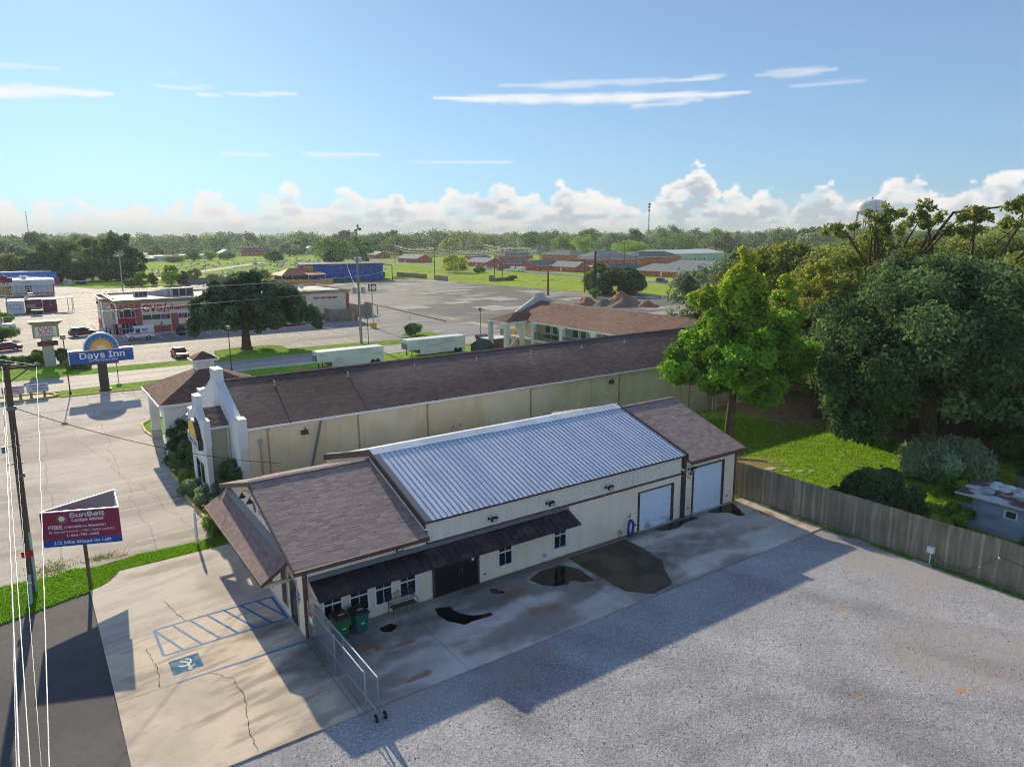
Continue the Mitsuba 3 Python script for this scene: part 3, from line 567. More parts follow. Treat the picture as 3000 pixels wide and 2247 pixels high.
# left shingle roof, both slopes
GREYBROWN = (S(178, 158, 152), S(150, 132, 128))
def slope_deck(x0, x1, y0, y1, z0, z1, t=.12):
    return MB().hexa([(x0, y0, z0 - t), (x1, y0, z0 - t), (x1, y1, z1 - t), (x0, y1, z1 - t)] if y1 > y0 else [(x0, y1, z1 - t), (x1, y1, z1 - t), (x1, y0, z0 - t), (x0, y0, z0 - t)],
                     [(x0, y0, z0), (x1, y0, z0), (x1, y1, z1), (x0, y1, z1)] if y1 > y0 else [(x0, y1, z1), (x1, y1, z1), (x1, y0, z0), (x0, y0, z0)])
lr = part(shop, 'roof', slope_deck(8.1, XA - .02, 27.98, 34.7, 3.42, 5.47), 'brown_trim', label='brown shingled roof of the left end')
(me, co) = shingles(8.08, XA - .02, 27.95, 34.7, 3.42, 5.47, .165, .42, .0095, *GREYBROWN, 1)
part(shop, 'roof__shingle', me, 'tinted', color=co, stuff=True)
part(shop, 'roof', slope_deck(8.1, XA - .02, 41.45, 34.7, 3.4, 5.47), 'brown_trim')
(me, co) = shingles(8.08, XA - .02, 41.47, 34.7, 3.4, 5.47, .33, .6, .02, *GREYBROWN, 2)
part(shop, 'roof_001__shingle', me, 'tinted', color=co, stuff=True)
def ridgecap(x0, x1, y, z, w=.17, step=.24, seed=3, drop=.05, c=GREYBROWN, lean=0):
    r = np.random.default_rng(seed); V, F, C, k = [], [], [], 0; x = x0
    while x < x1:
        b = min(x + step + .03, x1); h0, h1 = .035, .015; jy = r.uniform(-.01, .01)
        for s in (-1, 1):
            V += [(x, y, z + h0), (b, y, z + h1), (b, y + s * w, z + h1 - drop), (x, y + s * w + jy, z + h0 - drop)]
            F += [[k, k + 1, k + 2], [k, k + 2, k + 3]] if s < 0 else [[k, k + 2, k + 1], [k, k + 3, k + 2]]
            C += [np.array(c[0]) * r.uniform(.85, 1.25)] * 4; k += 4
        x += step
    return (np.array(V), np.array(F)), np.array(C)
(me, co) = ridgecap(8.06, XA, 34.7, 5.52, .2); part(shop, 'ridge_cap', me, 'tinted', color=co, stuff=True)
# fascias
m = bx(8.06, XA, 27.9, 27.97, 3.24, 3.43); part(shop, 'fascia', m, 'brown_trim')
for y in (27.97, 41.4):
    m = MB().hexa([(8.03, y, 3.2), (8.09, y, 3.2), (8.09, 34.7, 5.25), (8.03, 34.7, 5.25)] if y < 30 else [(8.03, 34.7, 5.25), (8.09, 34.7, 5.25), (8.09, y, 3.2), (8.03, y, 3.2)],
                  [(8.03, y, 3.42), (8.09, y, 3.42), (8.09, 34.7, 5.47), (8.03, 34.7, 5.47)] if y < 30 else [(8.03, 34.7, 5.47), (8.09, 34.7, 5.47), (8.09, y, 3.42), (8.03, y, 3.42)])
    part(shop, 'fascia', m, 'brown_trim')
# middle metal roof: panel by panel with ribs
mr = part(shop, 'metal_roof', slope_deck(XA - .06, XB + .1, 28.2, 34.35, 4.12, 6.02, .1), 'galvalume', label='bright ribbed metal roof of the middle section')
part(shop, 'metal_roof', slope_deck(XA - .06, XB + .1, 41.4, 34.35, 3.95, 6.02, .1), 'galvalume')
r = np.random.default_rng(11); x = XA + .22; zf = lambda y: 4.12 + (y - 28.2) * (1.9 / 6.15)
n = int((XB - .02 - x) / .298)
for i in range(n + 1):
    a = x + i * .298; b = a + .298; y0 = 28.12 + r.uniform(-.012, .012); lift = .012 + r.uniform(0, .003)
    A, B = zf(y0) + lift, zf(34.3) + lift
    m = MB().hexa([(a, y0, A - .01), (b, y0, A - .01), (b, 34.3, B - .01), (a, 34.3, B - .01)], [(a, y0, A), (b, y0, A), (b, 34.3, B), (a, 34.3, B)])
    part(shop, 'metal_roof__panel', m, 'galvalume')
    part(shop, 'metal_roof__rib', MB().hexa([(a - .038, y0 - .004, A), (a + .038, y0 - .004, A), (a + .038, 34.3, B), (a - .038, 34.3, B)], [(a - .018, y0 - .004, A + .045), (a + .018, y0 - .004, A + .045), (a + .018, 34.3, B + .045), (a - .018, 34.3, B + .045)]), 'galvalume_rib_painted_shade')
m = MB()
for i in range(n + 1):
    for y in (28.5, 29.9, 31.3, 32.7):
        a = x + i * .298; m.box(a - .022, a + .022, y, y + .03, zf(y) + .055, zf(y) + .075)
part(shop, 'metal_roof__screw', m, 'grey_metal', stuff=True)
m = MB().hexa([(XA - .1, 33.85, zf(33.85) + .06), (XB + .12, 33.85, zf(33.85) + .06), (XB + .12, 34.4, 6.09), (XA - .1, 34.4, 6.09)], [(XA - .1, 33.85, zf(33.85) + .08), (XB + .12, 33.85, zf(33.85) + .08), (XB + .12, 34.4, 6.12), (XA - .1, 34.4, 6.12)])
m.hexa([(XA - .1, 34.4, 6.09), (XB + .12, 34.4, 6.09), (XB + .12, 34.85, 5.96), (XA - .1, 34.85, 5.96)], [(XA - .1, 34.4, 6.12), (XB + .12, 34.4, 6.12), (XB + .12, 34.85, 5.99), (XA - .1, 34.85, 5.99)])
part(shop, 'ridge_cap', m, 'galvalume')
# rake trims and eave trim of the metal roof
def rake(x0, x1, dz0, dz1, bs):
    m = MB().hexa([(x0, 28.08, zf(28.08) + dz0), (x1, 28.08, zf(28.08) + dz0), (x1, 34.35, 6.02 + dz0), (x0, 34.35, 6.02 + dz0)], [(x0, 28.08, zf(28.08) + dz1), (x1, 28.08, zf(28.08) + dz1), (x1, 34.35, 6.02 + dz1), (x0, 34.35, 6.02 + dz1)])
    m.hexa([(x0, 34.35, 6.02 + dz0), (x1, 34.35, 6.02 + dz0), (x1, 41.45, 3.95 + dz0), (x0, 41.45, 3.95 + dz0)], [(x0, 34.35, 6.02 + dz1), (x1, 34.35, 6.02 + dz1), (x1, 41.45, 3.95 + dz1), (x0, 41.45, 3.95 + dz1)])
    part(shop, 'rake_trim', m, bs)
rake(XA - .1, XA + .2, .03, .075, 'grey_metal'); rake(XA - .16, XA - .1, -.28, .06, 'dark_trim'); rake(XB - .02, XB + .13, .03, .09, 'dark_trim'); rake(XB + .13, XB + .18, -.25, .07, 'brown_trim')
part(shop, 'eave_trim', bx(XA - .05, XB + .1, 28.1, 28.16, 4.0, 4.1), 'dark_trim')
part(shop, 'downspout', MB().box(XB - .14, XB + .06, YF - .16, YF - .055, .1, 3.95), 'dark_trim')
# right shingle roof
rf = lambda y: 3.72 + (y - 27.9) * (2.12 / 6.4)
part(shop, 'roof', slope_deck(XB + .19, 37.42, 27.92, 34.3, rf(27.92), rf(34.3)), 'brown_trim', label='brown shingled roof of the garage end')
(me, co) = shingles(XB + .19, 37.44, 27.88, 34.3, rf(27.88), rf(34.3), .165, .42, .0095, *GREYBROWN, 4)
part(shop, 'roof_002__shingle', me, 'tinted', color=co, stuff=True)
part(shop, 'roof', slope_deck(XB + .19, 37.42, 41.3, 34.3, 3.6, rf(34.3)), 'brown_trim')
(me, co) = ridgecap(XB + .15, 37.45, 34.3, rf(34.3) + .05, .2, seed=5); part(shop, 'ridge_cap', me, 'tinted', color=co, stuff=True)
part(shop, 'fascia', bx(XB + .2, 37.42, 27.82, 27.9, rf(27.9) - .22, rf(27.9) - .01), 'brown_trim')
part(shop, 'fascia', MB().hexa([(37.42, 27.85, rf(27.85) - .22), (37.47, 27.85, rf(27.85) - .22), (37.47, 34.3, rf(34.3) - .22), (37.42, 34.3, rf(34.3) - .22)], [(37.42, 27.85, rf(27.85)), (37.47, 27.85, rf(27.85)), (37.47, 34.3, rf(34.3)), (37.42, 34.3, rf(34.3))]), 'brown_trim')
# windows
ZM = 1.33
def window(parent, x0, x1, z0, z1, y, bs='white_paint', name='window'):
    w = part(parent, name, MB().box(x0 - .07, x0 + .03, y - .05, y + .03, z0 - .06, z1 + .06).box(x1 - .03, x1 + .07, y - .05, y + .03, z0 - .06, z1 + .06).box(x0 + .03, x1 - .03, y - .05, y + .03, z1 - .03, z1 + .06)
             .box(x0 + .03, x1 - .03, y - .06, y + .03, z0 - .06, z0 + .03).box(x0 + .03, x1 - .03, y - .045, y + .02, ZM, ZM + .07), bs)
    xm = (x0 + x1) / 2
    for a, b, c, d in ((z0 + .03, ZM, x0 + .03, x1 - .03), (ZM + .07, z1 - .03, x0 + .03, x1 - .03)):
        part(parent, name + w[len(parent + '__' + name):] + '__pane', bx(c, d, y - .012, y + .03, a, b), 'dark_glass')
        part(parent, name + w[len(parent + '__' + name):] + '__glazing_bar', bx(xm - .012, xm + .012, y - .03, y - .012, a, b), 'white_paint')
for a, b in wins: window(shop, a, b, WZ0, WZ1, YF)
# glass entrance
d = part(shop, 'glass_door', MB().box(14.78, 14.86, YF - .04, YF + .04, .06, 2.05).box(17.14, 17.22, YF - .04, YF + .04, .06, 2.05).box(14.86, 17.14, YF - .04, YF + .04, 1.97, 2.05).box(16.12, 16.24, YF - .04, YF + .04, .06, 1.97).box(14.86, 16.12, YF - .04, YF + .04, .06, .16).box(16.24, 17.14, YF - .04, YF + .04, .06, .16), 'black_plastic', label='dark glass double entrance under the metal awning')
part(shop, 'glass_door__pane', bx(14.86, 16.12, YF - .01, YF + .04, .16, 1.97), 'dark_glass'); part(shop, 'glass_door__pane', bx(16.24, 17.14, YF - .01, YF + .04, .16, 1.97), 'dark_glass')
part(shop, 'glass_door__handle', MB().cyl((16.3, YF - .08, .95), (16.3, YF - .08, 1.25), .018), 'chrome'); part(shop, 'glass_door__notice', bx(16.88, 17.02, YF - .018, YF - .011, 1.4, 1.56), 'sign_white')
part(shop, 'door_casing', MB().box(14.68, 14.78, YF - .05, YF + .04, .06, 2.15).box(17.22, 17.32, YF - .05, YF + .04, .06, 2.15).box(14.78, 17.22, YF - .05, YF + .04, 2.05, 2.15), 'brown_trim')
# roller doors
mat('roller_white', proc(lambda p, n, uv: lay(S(224, 232, 240), S(120, 122, 122), smoothstep(.75, .1, p.z) * smoothstep(.35, .7, fbm(p.x * 2.2, p.z * 5)) * .8 * smoothstep(33, 32.5, p.x))), .5)
for k, (a, b, h) in enumerate(doors[1:]):
    m = MB(); z = .1
    while z < h - .02:
        m.hexa([(a + .05, YF + .02, z), (b - .05, YF + .02, z), (b - .05, YF + .05, z), (a + .05, YF + .05, z)], [(a + .05, YF + .02, z + .02), (b - .05, YF + .02, z + .02), (b - .05, YF + .05, z + .02), (a + .05, YF + .05, z + .02)])
        m.hexa([(a + .05, YF - .005, z + .025), (b - .05, YF - .005, z + .025), (b - .05, YF + .05, z + .02), (a + .05, YF + .05, z + .02)], [(a + .05, YF - .005, z + .055), (b - .05, YF - .005, z + .055), (b - .05, YF + .05, z + .075), (a + .05, YF + .05, z + .075)])
        z += .075
    dk = part(shop, 'roller_door', m, 'roller_white', label=('white corrugated roller door with grime along its foot', 'clean white corrugated roller door of the garage end')[k])
    part(shop, 'roller_door' + dk[len(shop + '__roller_door'):] + '__casing', MB().box(a - .06, a + .05, YF - .04, YF + .06, .06, h + .08).box(b - .05, b + .14, YF - .06, YF + .06, .06, h + .08).box(a + .05, b - .05, YF - .04, YF + .06, h, h + .08), 'dark_trim')
    part(shop, 'roller_door' + dk[len(shop + '__roller_door'):] + '__sill', bx(a - .05, b + .1, YF - .12, YF + .05, .06, .1), 'pale_concrete')
# dark standing-seam awning, panel by panel
r = np.random.default_rng(3); aw = part(shop, 'awning', MB().hexa([(8.75, 27.06, 2.22), (22.95, 27.06, 2.22), (22.95, YF, 2.7), (8.75, YF, 2.7)], [(8.75, 27.06, 2.25), (22.95, 27.06, 2.25), (22.95, YF, 2.76), (8.75, YF, 2.76)]), 'dark_trim', label='long dark standing-seam metal awning over the windows')
n = 37; w = (22.98 - 8.72) / n
for i in range(n):
    a = 8.72 + i * w; b = a + w - .012; e = r.uniform(0, .006)
    m = MB().hexa([(a, 27.0, 2.235), (b, 27.0, 2.235), (b, YF - .005, 2.765), (a, YF - .005, 2.765)], [(a, 27.0, 2.252 + e), (b, 27.0, 2.252 + e), (b, YF - .005, 2.784 + e), (a, YF - .005, 2.784 + e)])
    m.hexa([(a - .012, 26.99, 2.25), (a + .014, 26.99, 2.25), (a + .014, YF - .005, 2.782), (a - .012, YF - .005, 2.782)], [(a - .012, 26.99, 2.285), (a + .014, 26.99, 2.285), (a + .014, YF - .005, 2.818), (a - .012, YF - .005, 2.818)])
    part(shop, 'awning__panel', m, 'dark_seam_roof')
part(shop, 'awning__flashing', MB().hexa([(8.7, YF - .16, 2.76), (23.0, YF - .16, 2.76), (23.0, YF - .002, 2.83), (8.7, YF - .002, 2.83)], [(8.7, YF - .16, 2.775), (23.0, YF - .16, 2.775), (23.0, YF - .002, 2.93), (8.7, YF - .002, 2.93)]), 'grey_metal')
m = MB(); rr = random.Random(3)
for i in range(230):
    x = rr.uniform(14.4, 22.95) ; y = YF - .16 + rr.uniform(-.05, .1); m.box(x, x + rr.uniform(.05, .16), y, y + rr.uniform(.02, .06), 2.72 + (y - 27.9) * .4 + .06, 2.72 + (y - 27.9) * .4 + .09)
part(shop, 'awning__leaf_litter', m, 'stone_c', stuff=True)
for x in (8.72, 22.97):
    part(shop, 'awning__bracket', MB().beam((x, YF, 1.95), (x, 27.1, 2.2), .05, .05).beam((x, YF - .02, 1.95), (x, YF - .02, 2.7), .05, .05).prism([(27.05, 2.22), (YF, 2.7), (YF, 2.35)], x - .01, x + .01, 'x'), 'cream_trim')
# shingled canopy along the gable end, shingle by shingle
CY0, CY1, CX0, CX1, CZ0, CZ1 = 29.98, 41.3, 7.18, X0 - .02, 2.3, 3.12
cn = part(shop, 'canopy', MB().hexa([(CX0, CY0, CZ0 - .1), (CX1, CY0, CZ1 - .1), (CX1, CY1, CZ1 - .1), (CX0, CY1, CZ0 - .1)], [(CX0, CY0, CZ0), (CX1, CY0, CZ1), (CX1, CY1, CZ1), (CX0, CY1, CZ0)]), 'brown_trim', label='shingled lean-to canopy along the gable end')
r = np.random.default_rng(21); nr, L = 9, math.hypot(CX1 - CX0, CZ1 - CZ0); ux, uz = (CX1 - CX0) / L, (CZ1 - CZ0) / L
tones = [mat('canopy_shingle_%d' % i, c, .9, 0, .2) for i, c in enumerate((S(160, 138, 132), S(152, 130, 124), S(168, 146, 138)))]
for i in range(nr):
    y = CY0 - .03 - (i % 2) * .18
    while y < CY1:
        a, b = max(y, CY0 - .03) + .004, min(y + .355, CY1 + .03) - .004; y += .36
        if b - a < .03: continue
        s0, s1 = i * L / nr - .015, (i + 1) * L / nr + .02; t = .012 * r.uniform(.8, 1.2); P = lambda s, h, yy: (CX0 + ux * s - uz * h, yy, CZ0 + uz * s + ux * h)
        part(shop, 'canopy__shingle', MB().hexa([P(s0, 0, a), P(s1, 0, a), P(s1, 0, b), P(s0, 0, b)], [P(s0, t, a), P(s1, .006, a), P(s1, .006, b), P(s0, t, b)]), tones[int(r.integers(0, 3))])
part(shop, 'canopy__fascia', MB().hexa([(CX0 - .04, CY0 - .05, CZ0 - .16), (CX0, CY0 - .05, CZ0 - .16), (CX0, CY1 + .05, CZ0 - .16), (CX0 - .04, CY1 + .05, CZ0 - .16)], [(CX0 - .04, CY0 - .05, CZ0 - .01), (CX0, CY0 - .05, CZ0 - .01), (CX0, CY1 + .05, CZ0 - .01), (CX0 - .04, CY1 + .05, CZ0 - .01)])
     .hexa([(CX0, CY0 - .05, CZ0 - .16), (CX1, CY0 - .05, CZ1 - .16), (CX1, CY0, CZ1 - .16), (CX0, CY0, CZ0 - .16)], [(CX0, CY0 - .05, CZ0 - .01), (CX1, CY0 - .05, CZ1 - .01), (CX1, CY0, CZ1 - .01), (CX0, CY0, CZ0 - .01)]), 'brown_trim')
part(shop, 'canopy__flashing', MB().hexa([(X0 - .2, CY0 + .05, 3.02), (X0 - .017, CY0 + .05, 3.14), (X0 - .017, CY1, 3.14), (X0 - .2, CY1, 3.02)], [(X0 - .2, CY0 + .05, 3.04), (X0 - .02, CY0 + .05, 3.34), (X0 - .02, CY1, 3.34), (X0 - .2, CY1, 3.04)]), 'grey_metal')
for y in (30.12, 33.6, 37.2, 41.0):
    part(shop, 'canopy__bracket', MB().beam((X0 - .016, y, 2.12), (CX0 + .03, y, 2.12), .12, .14), 'wood_beam')
# gable-end doors: glass leaves and side light
for a, b, z0, z1 in ((29.25, 30.25, .12, 2.3), (30.75, 31.5, .5, 2.3), (33.2, 34.4, .5, 2.2), (36.5, 37.7, .5, 2.2)):
    k = part(shop, 'end_door' if z0 < .2 else 'end_window', MB().box(X0 - .05, X0 - .005, a - .09, a, z0 - .09, z1 + .09).box(X0 - .05, X0 - .005, b, b + .09, z0 - .09, z1 + .09).box(X0 - .05, X0 - .005, a, b, z1, z1 + .09).box(X0 - .05, X0 - .005, a, b, z0 - .09, z0), 'olive_wall')
    part(k.rsplit('__', 1)[0], k.rsplit('__', 1)[1] + '__pane', bx(X0 - .03, X0 - .006, a, b, z0, z1), 'dark_glass')
part(shop, 'end_door__handle', MB().cyl((X0 - .09, 30.18, .95), (X0 - .09, 30.18, 1.15), .02), 'chrome')
m = MB(); m.merge(text_on('OPEN', .17, (X0 - .02, 28.98, 2.02), (0, 0, -1), (0, 1, 0), True, .012)); m.merge(text_on('TUE', .13, (X0 - .02, 28.8, 1.98), (0, 0, -1), (0, 1, 0), True, .012))
single('open_lettering', 'blue lettering stuck on the wall beside the glass end door', 'lettering', m, 'blue_paint')
# banner on the gable end
bk = thing('banner', 'white banner with a round red and purple emblem on the gable end', 'banner')
BX = X0 - .03
part(bk, 'sheet', bx(BX - .012, BX, 33.5, 35.9, 3.55, 4.14), 'sign_white')
e = lambda cy, cz, ry, rz, t0, t1: MB().prism([(cy + ry * math.cos(t), cz + rz * math.sin(t)) for t in np.linspace(0, 2 * PI, 20)[:-1]], BX - t1, BX - t0, 'x')
part(bk, 'emblem', e(35.42, 3.83, .36, .25, .012, .016), 'purple'); part(bk, 'emblem', e(35.5, 3.9, .2, .13, .016, .019), 'red_paint'); part(bk, 'emblem', e(35.3, 3.75, .1, .12, .016, .02), 'hose_blue')
m = MB(); rr = random.Random(4)
for i in range(9):
    y = 34.72 - i * .12; m.beam((BX - .016, y, 3.74 + rr.uniform(0, .04)), (BX - .016, y - .07, 3.98 - rr.uniform(0, .08)), .012, .03)
part(bk, 'lettering', m, 'sign_red')
# ---------------------------------------------------------------- small things on and around the long building
def floodlight(x, z, lab, y=YF, s=1.0):
    k = thing('floodlight', lab, 'floodlight', 'dark floodlights along the front wall')
    part(k, 'arm', MB().beam((x, y + .01, z), (x, y - .26, z + .03), .05, .05).box(x - .05, x + .05, y - .02, y + .005, z - .06, z + .06), 'black_plastic')
    part(k, 'head', MB().hexa([(x - .02, y - .3, z - .1), (x + .3, y - .3, z - .1), (x + .3, y - .2, z - .06), (x - .02, y - .2, z - .06)], [(x - .02, y - .42, z + .12), (x + .3, y - .42, z + .12), (x + .3, y - .26, z + .18), (x - .02, y - .26, z + .18)]), 'black_plastic')
    part(k, 'lens', MB().hexa([(x + .02, y - .325, z - .06), (x + .26, y - .325, z - .06), (x + .26, y - .31, z - .06), (x + .02, y - .31, z - .06)], [(x + .02, y - .425, z + .1), (x + .26, y - .425, z + .1), (x + .26, y - .405, z + .1), (x + .02, y - .405, z + .1)]), 'shop_panel')
floodlight(12.75, 3.18, 'dark floodlight below the left shingled eave')
floodlight(17.94, 3.36, 'first floodlight from the left on the ribbed upper wall'); floodlight(21.54, 3.36, 'middle floodlight on the ribbed upper wall'); floodlight(25.7, 3.36, 'last floodlight on the ribbed upper wall, above the blank wall')
floodlight(32.5, 3.1, 'dark floodlight beside the garage-end roller door')
def camera_dome(x, z, lab):
    k = thing('security_camera', lab, 'camera', 'white cameras on the front wall')
    part(k, 'mount', bx(x - .04, x + .04, YF - .05, YF + .01, z - .05, z + .05), 'sign_white'); part(k, 'body', MB().cyl((x, YF - .05, z), (x + .12, YF - .22, z - .06), .05), 'sign_white', 40)
for x, z, lab in ((15.39, 3.2, 'white camera above the left end of the metal awning'), (22.01, 3.22, 'white camera right of the middle floodlight'), (26.2, 3.24, 'white camera right of the last floodlight'), (31.8, 3.25, 'white camera at the right end of the ribbed wall')):
    camera_dome(x, z, lab)
for x, z in ((25.2, 3.56), (27.58, 3.6)):
    single('junction_box', 'small pale junction box high on the ribbed wall, %s one' % ('left' if x < 26 else 'right'), 'box', bx(x - .07, x + .07, YF - .06, YF - .012, z - .08, z + .08), 'sign_white', group='junction boxes on the ribbed wall')
for x, z, lab in ((17.65, .47, 'wall outlet right of the glass entrance'), (28.08, .55, 'wall outlet left of the first roller door'), (32.6, .55, 'wall outlet between the two roller doors'), (36.3, .55, 'wall outlet right of the second roller door')):
    single('wall_outlet', 'small dark ' + lab, 'outlet', bx(x - .06, x + .06, YF - .05, YF + .01, z - .05, z + .05), 'grey_metal')
single('vent_hood', 'small pale vent hood low on the wall between the last two windows', 'vent', MB().hexa([(21.33, YF - .12, .4), (21.53, YF - .12, .4), (21.53, YF, .4), (21.33, YF, .4)], [(21.35, YF - .05, .54), (21.51, YF - .05, .54), (21.51, YF, .54), (21.35, YF, .54)]), 'stone_b')
single('meter_box', 'small black meter with a hanging cable under the garage floodlight', 'meter', MB().box(32.62, 32.8, YF - .06, YF + .01, 2.72, 2.82).tube([(32.5, YF - .03, 3.0), (32.46, YF - .03, 2.6), (32.55, YF - .03, 2.45), (32.68, YF - .03, 2.55), (32.7, YF - .03, 2.72)], .012, 5), 'black_plastic')
hose = MB(); t = np.linspace(0, 2 * PI * 9, 240); rr = np.random.default_rng(2)
jit = np.repeat(rr.uniform(.8, 1.15, 10), 24)
hose.tube(np.stack([27.52 + .21 * jit * np.cos(t), 28.1 - .10 * np.abs(np.sin(t / 2.3)) - .03, .66 - .1 * jit + .48 * jit * np.sin(t)], -1), .028, 6)
k = thing('garden_hose', 'coiled blue hose hanging on the wall left of the first roller door', 'hose'); part(k, 'coil', hose, 'hose_blue', True); part(k, 'hook', MB().beam((27.5, YF, 1.2), (27.5, YF - .18, 1.24), .05, .05).beam((27.5, YF - .18, 1.2), (27.5, YF - .18, 1.45), .04, .04), 'dark_trim')
k = thing('hose_bib', 'small grey tap and valve left of the coiled blue hose', 'tap'); part(k, 'pipe', MB().cyl((26.8, YF - .05, .06), (26.8, YF - .05, .5), .025), 'galvanised'); part(k, 'valve', MB().cyl((26.8, YF - .02, .46), (26.8, YF - .16, .46), .05).box(26.66, 26.94, YF - .1, YF - .05, .5, .54).cyl((26.98, YF - .08, .25), (26.98, YF - .08, .4), .04), 'galvanised')
# wheelie bins
def bin_(x, y, bs, lab, rot=0.0):
    k = thing('wheelie_bin', lab, 'bin', 'wheeled bins under the awning'); c, s = math.cos(rot), math.sin(rot)
    R = lambda P: [(x + c * a - s * b, y + s * a + c * b, z + .06) for a, b, z in P]
    part(k, 'body', MB().hexa(R([(-.24, -.25, .1), (.24, -.25, .1), (.24, .22, .1), (-.24, .22, .1)]), R([(-.31, -.36, .93), (.31, -.36, .93), (.31, .34, .93), (-.31, .34, .93)]))
         .hexa(R([(-.16, -.305, .3), (.16, -.305, .3), (.16, -.2, .3), (-.16, -.2, .3)]), R([(-.19, -.372, .82), (.19, -.372, .82), (.19, -.2, .82), (-.19, -.2, .82)])), bs)
    part(k, 'rim', MB().hexa(R([(-.35, -.40, .9), (.35, -.40, .9), (.35, .38, .9), (-.35, .38, .9)]), R([(-.35, -.40, .96), (.35, -.40, .96), (.35, .38, .96), (-.35, .38, .96)])), bs)
    part(k, 'lid', MB().hexa(R([(-.36, -.42, .965), (.36, -.42, .965), (.36, .4, .965), (-.36, .4, .965)]), R([(-.3, -.34, 1.05), (.3, -.34, 1.05), (.3, .36, 1.09), (-.3, .36, 1.09)])).hexa(R([(-.2, -.25, 1.05), (.2, -.25, 1.05), (.2, .2, 1.07), (-.2, .2, 1.07)]), R([(-.18, -.22, 1.09), (.18, -.22, 1.09), (.18, .2, 1.12), (-.18, .2, 1.12)])), 'bin_lid')
    part(k, 'sticker', MB().hexa(R([(-.16, -.2, 1.121), (.12, -.2, 1.121), (.12, -.12, 1.125), (-.16, -.12, 1.125)]), R([(-.16, -.2, 1.128), (.12, -.2, 1.128), (.12, -.12, 1.132), (-.16, -.12, 1.132)])), 'stone_a')
    part(k, 'sticker', MB().hexa(R([(-.09, -.362, .5), (.09, -.362, .5), (.09, -.35, .5), (-.09, -.35, .5)]), R([(-.09, -.372, .55), (.09, -.372, .55), (.09, -.355, .55), (-.09, -.355, .55)])), 'sign_white')
    for a in (-.3, .3):
        p, q = R([(a - .04, .3, .1), (a + .04, .3, .1)]); part(k, 'wheel', MB().cyl(p, q, .12, 14), 'rubber')
    part(k, 'handle', MB().cyl(*R([(-.26, .42, .92), (.26, .42, .92)]), .022), bs)
bin_(9.78, 27.62, 'bin_green', 'bright green wheeled bin nearer the gate, black lid', .08); bin_(10.62, 27.58, 'bin_green_b', 'teal green wheeled bin nearer the iron bench, black lid', .12)
# iron bench
k = thing('iron_bench', 'brown iron bench with lattice back below the fourth window', 'bench')
bx0, bx1, by = 12.3, 13.55, 27.85
m = MB()
for i in range(6): m.box(bx0, bx1, by - .2 + i * .075, by - .14 + i * .075, .46, .485)
part(k, 'seat', m, 'bench_iron')
m = MB().tube([(bx0, by + .28, .5), (bx0, by + .36, .95), ((bx0 + bx1) / 2, by + .37, 1.02), (bx1, by + .36, .95), (bx1, by + .28, .5)], .022, 6)
for i in range(11):
    x = bx0 + .1 + i * .105
    m.tube([(x, by + .29, .55), (x + .06, by + .32, .72), (x - .03, by + .35, .86), (x + .03, by + .36, .97)], .011, 5)
for z in (.55, .75): m.tube([(bx0, by + .28 + (z - .5) * .18, z), (bx1, by + .28 + (z - .5) * .18, z)], .014, 5)
part(k, 'backrest', m, 'bench_iron', True)
for x in (bx0, bx1):
    part(k, 'leg', MB().tube([(x, by - .22, .062), (x, by - .2, .3), (x, by - .24, .46), (x, by - .26, .68), (x, by - .12, .72), (x, by + .1, .7), (x, by + .32, .72)], .02, 6), 'bench_iron', True); part(k, 'leg', MB().tube([(x, by + .36, .062), (x, by + .26, .3), (x, by + .28, .5)], .02, 6), 'bench_iron', True)
# gooseneck lamps on the gable
for y, z, l in ((36.35, 4.25, 'farther'), (34.85, 4.42, 'nearer')):
    k = thing('gooseneck_lamp', 'dark gooseneck barn lamp above the banner, the %s one' % l, 'lamp', 'barn lamps on the gable')
    part(k, 'arm', MB().tube([(X0, y, z + .05), (X0 - .16, y, z + .26), (X0 - .34, y, z + .24), (X0 - .38, y, z + .1)], .018, 6), 'dark_metal', True)
    part(k, 'shade', MB().tube([(X0 - .38, y, z + .14), (X0 - .38, y, z + .06), (X0 - .38, y, z - .08)], [.05, .07, .19], 14, False), 'dark_metal', 60)
# rolling chain-link gate
gk = thing('rolling_gate', 'chain-link rolling gate on two small wheels at the building corner', 'gate')
chain = MB()
def mesh_panel(p, q, z0, z1, step=.085, r=.0035):
    p, q = np.array(p), np.array(q); L = np.linalg.norm(q - p); d = (q - p) / L; m = MB(); h = z1 - z0; n = int((L + h) / step)
    for i in range(n):
        for sgn in (1, -1):
            a = i * step - h; s0, s1 = a, a + h; t0, t1 = max(0, -s0), min(h, L - s0)
            if t1 - t0 < .03: continue
            u0, u1 = s0 + t0, s0 + t1
            if sgn < 0: u0, u1 = L - u0, L - u1
            A, B = [*(p + d * u0), z0 + t0], [*(p + d * u1), z0 + t1]
            m.tube([A, B], r, 3, False)
    return m
ga, gb = (8.86, 28.1), (8.93, 21.72)
part(gk, 'top_rail', MB().cyl((*ga, 1.66), (*gb, 1.66), .03), 'galvanised', 40); part(gk, 'bottom_rail', MB().cyl((*ga, .2), (*gb, .2), .03), 'galvanised', 40)
for i, t in enumerate((0, .25, .5, .75, 1)):
    x, y = ga[0] + (gb[0] - ga[0]) * t, ga[1] + (gb[1] - ga[1]) * t; part(gk, 'upright', MB().cyl((x, y, .2), (x, y, 1.68), .024), 'galvanised', 40)
part(gk, 'chain_link', mesh_panel(ga, gb, .22, 1.64), 'galvanised', stuff=True)
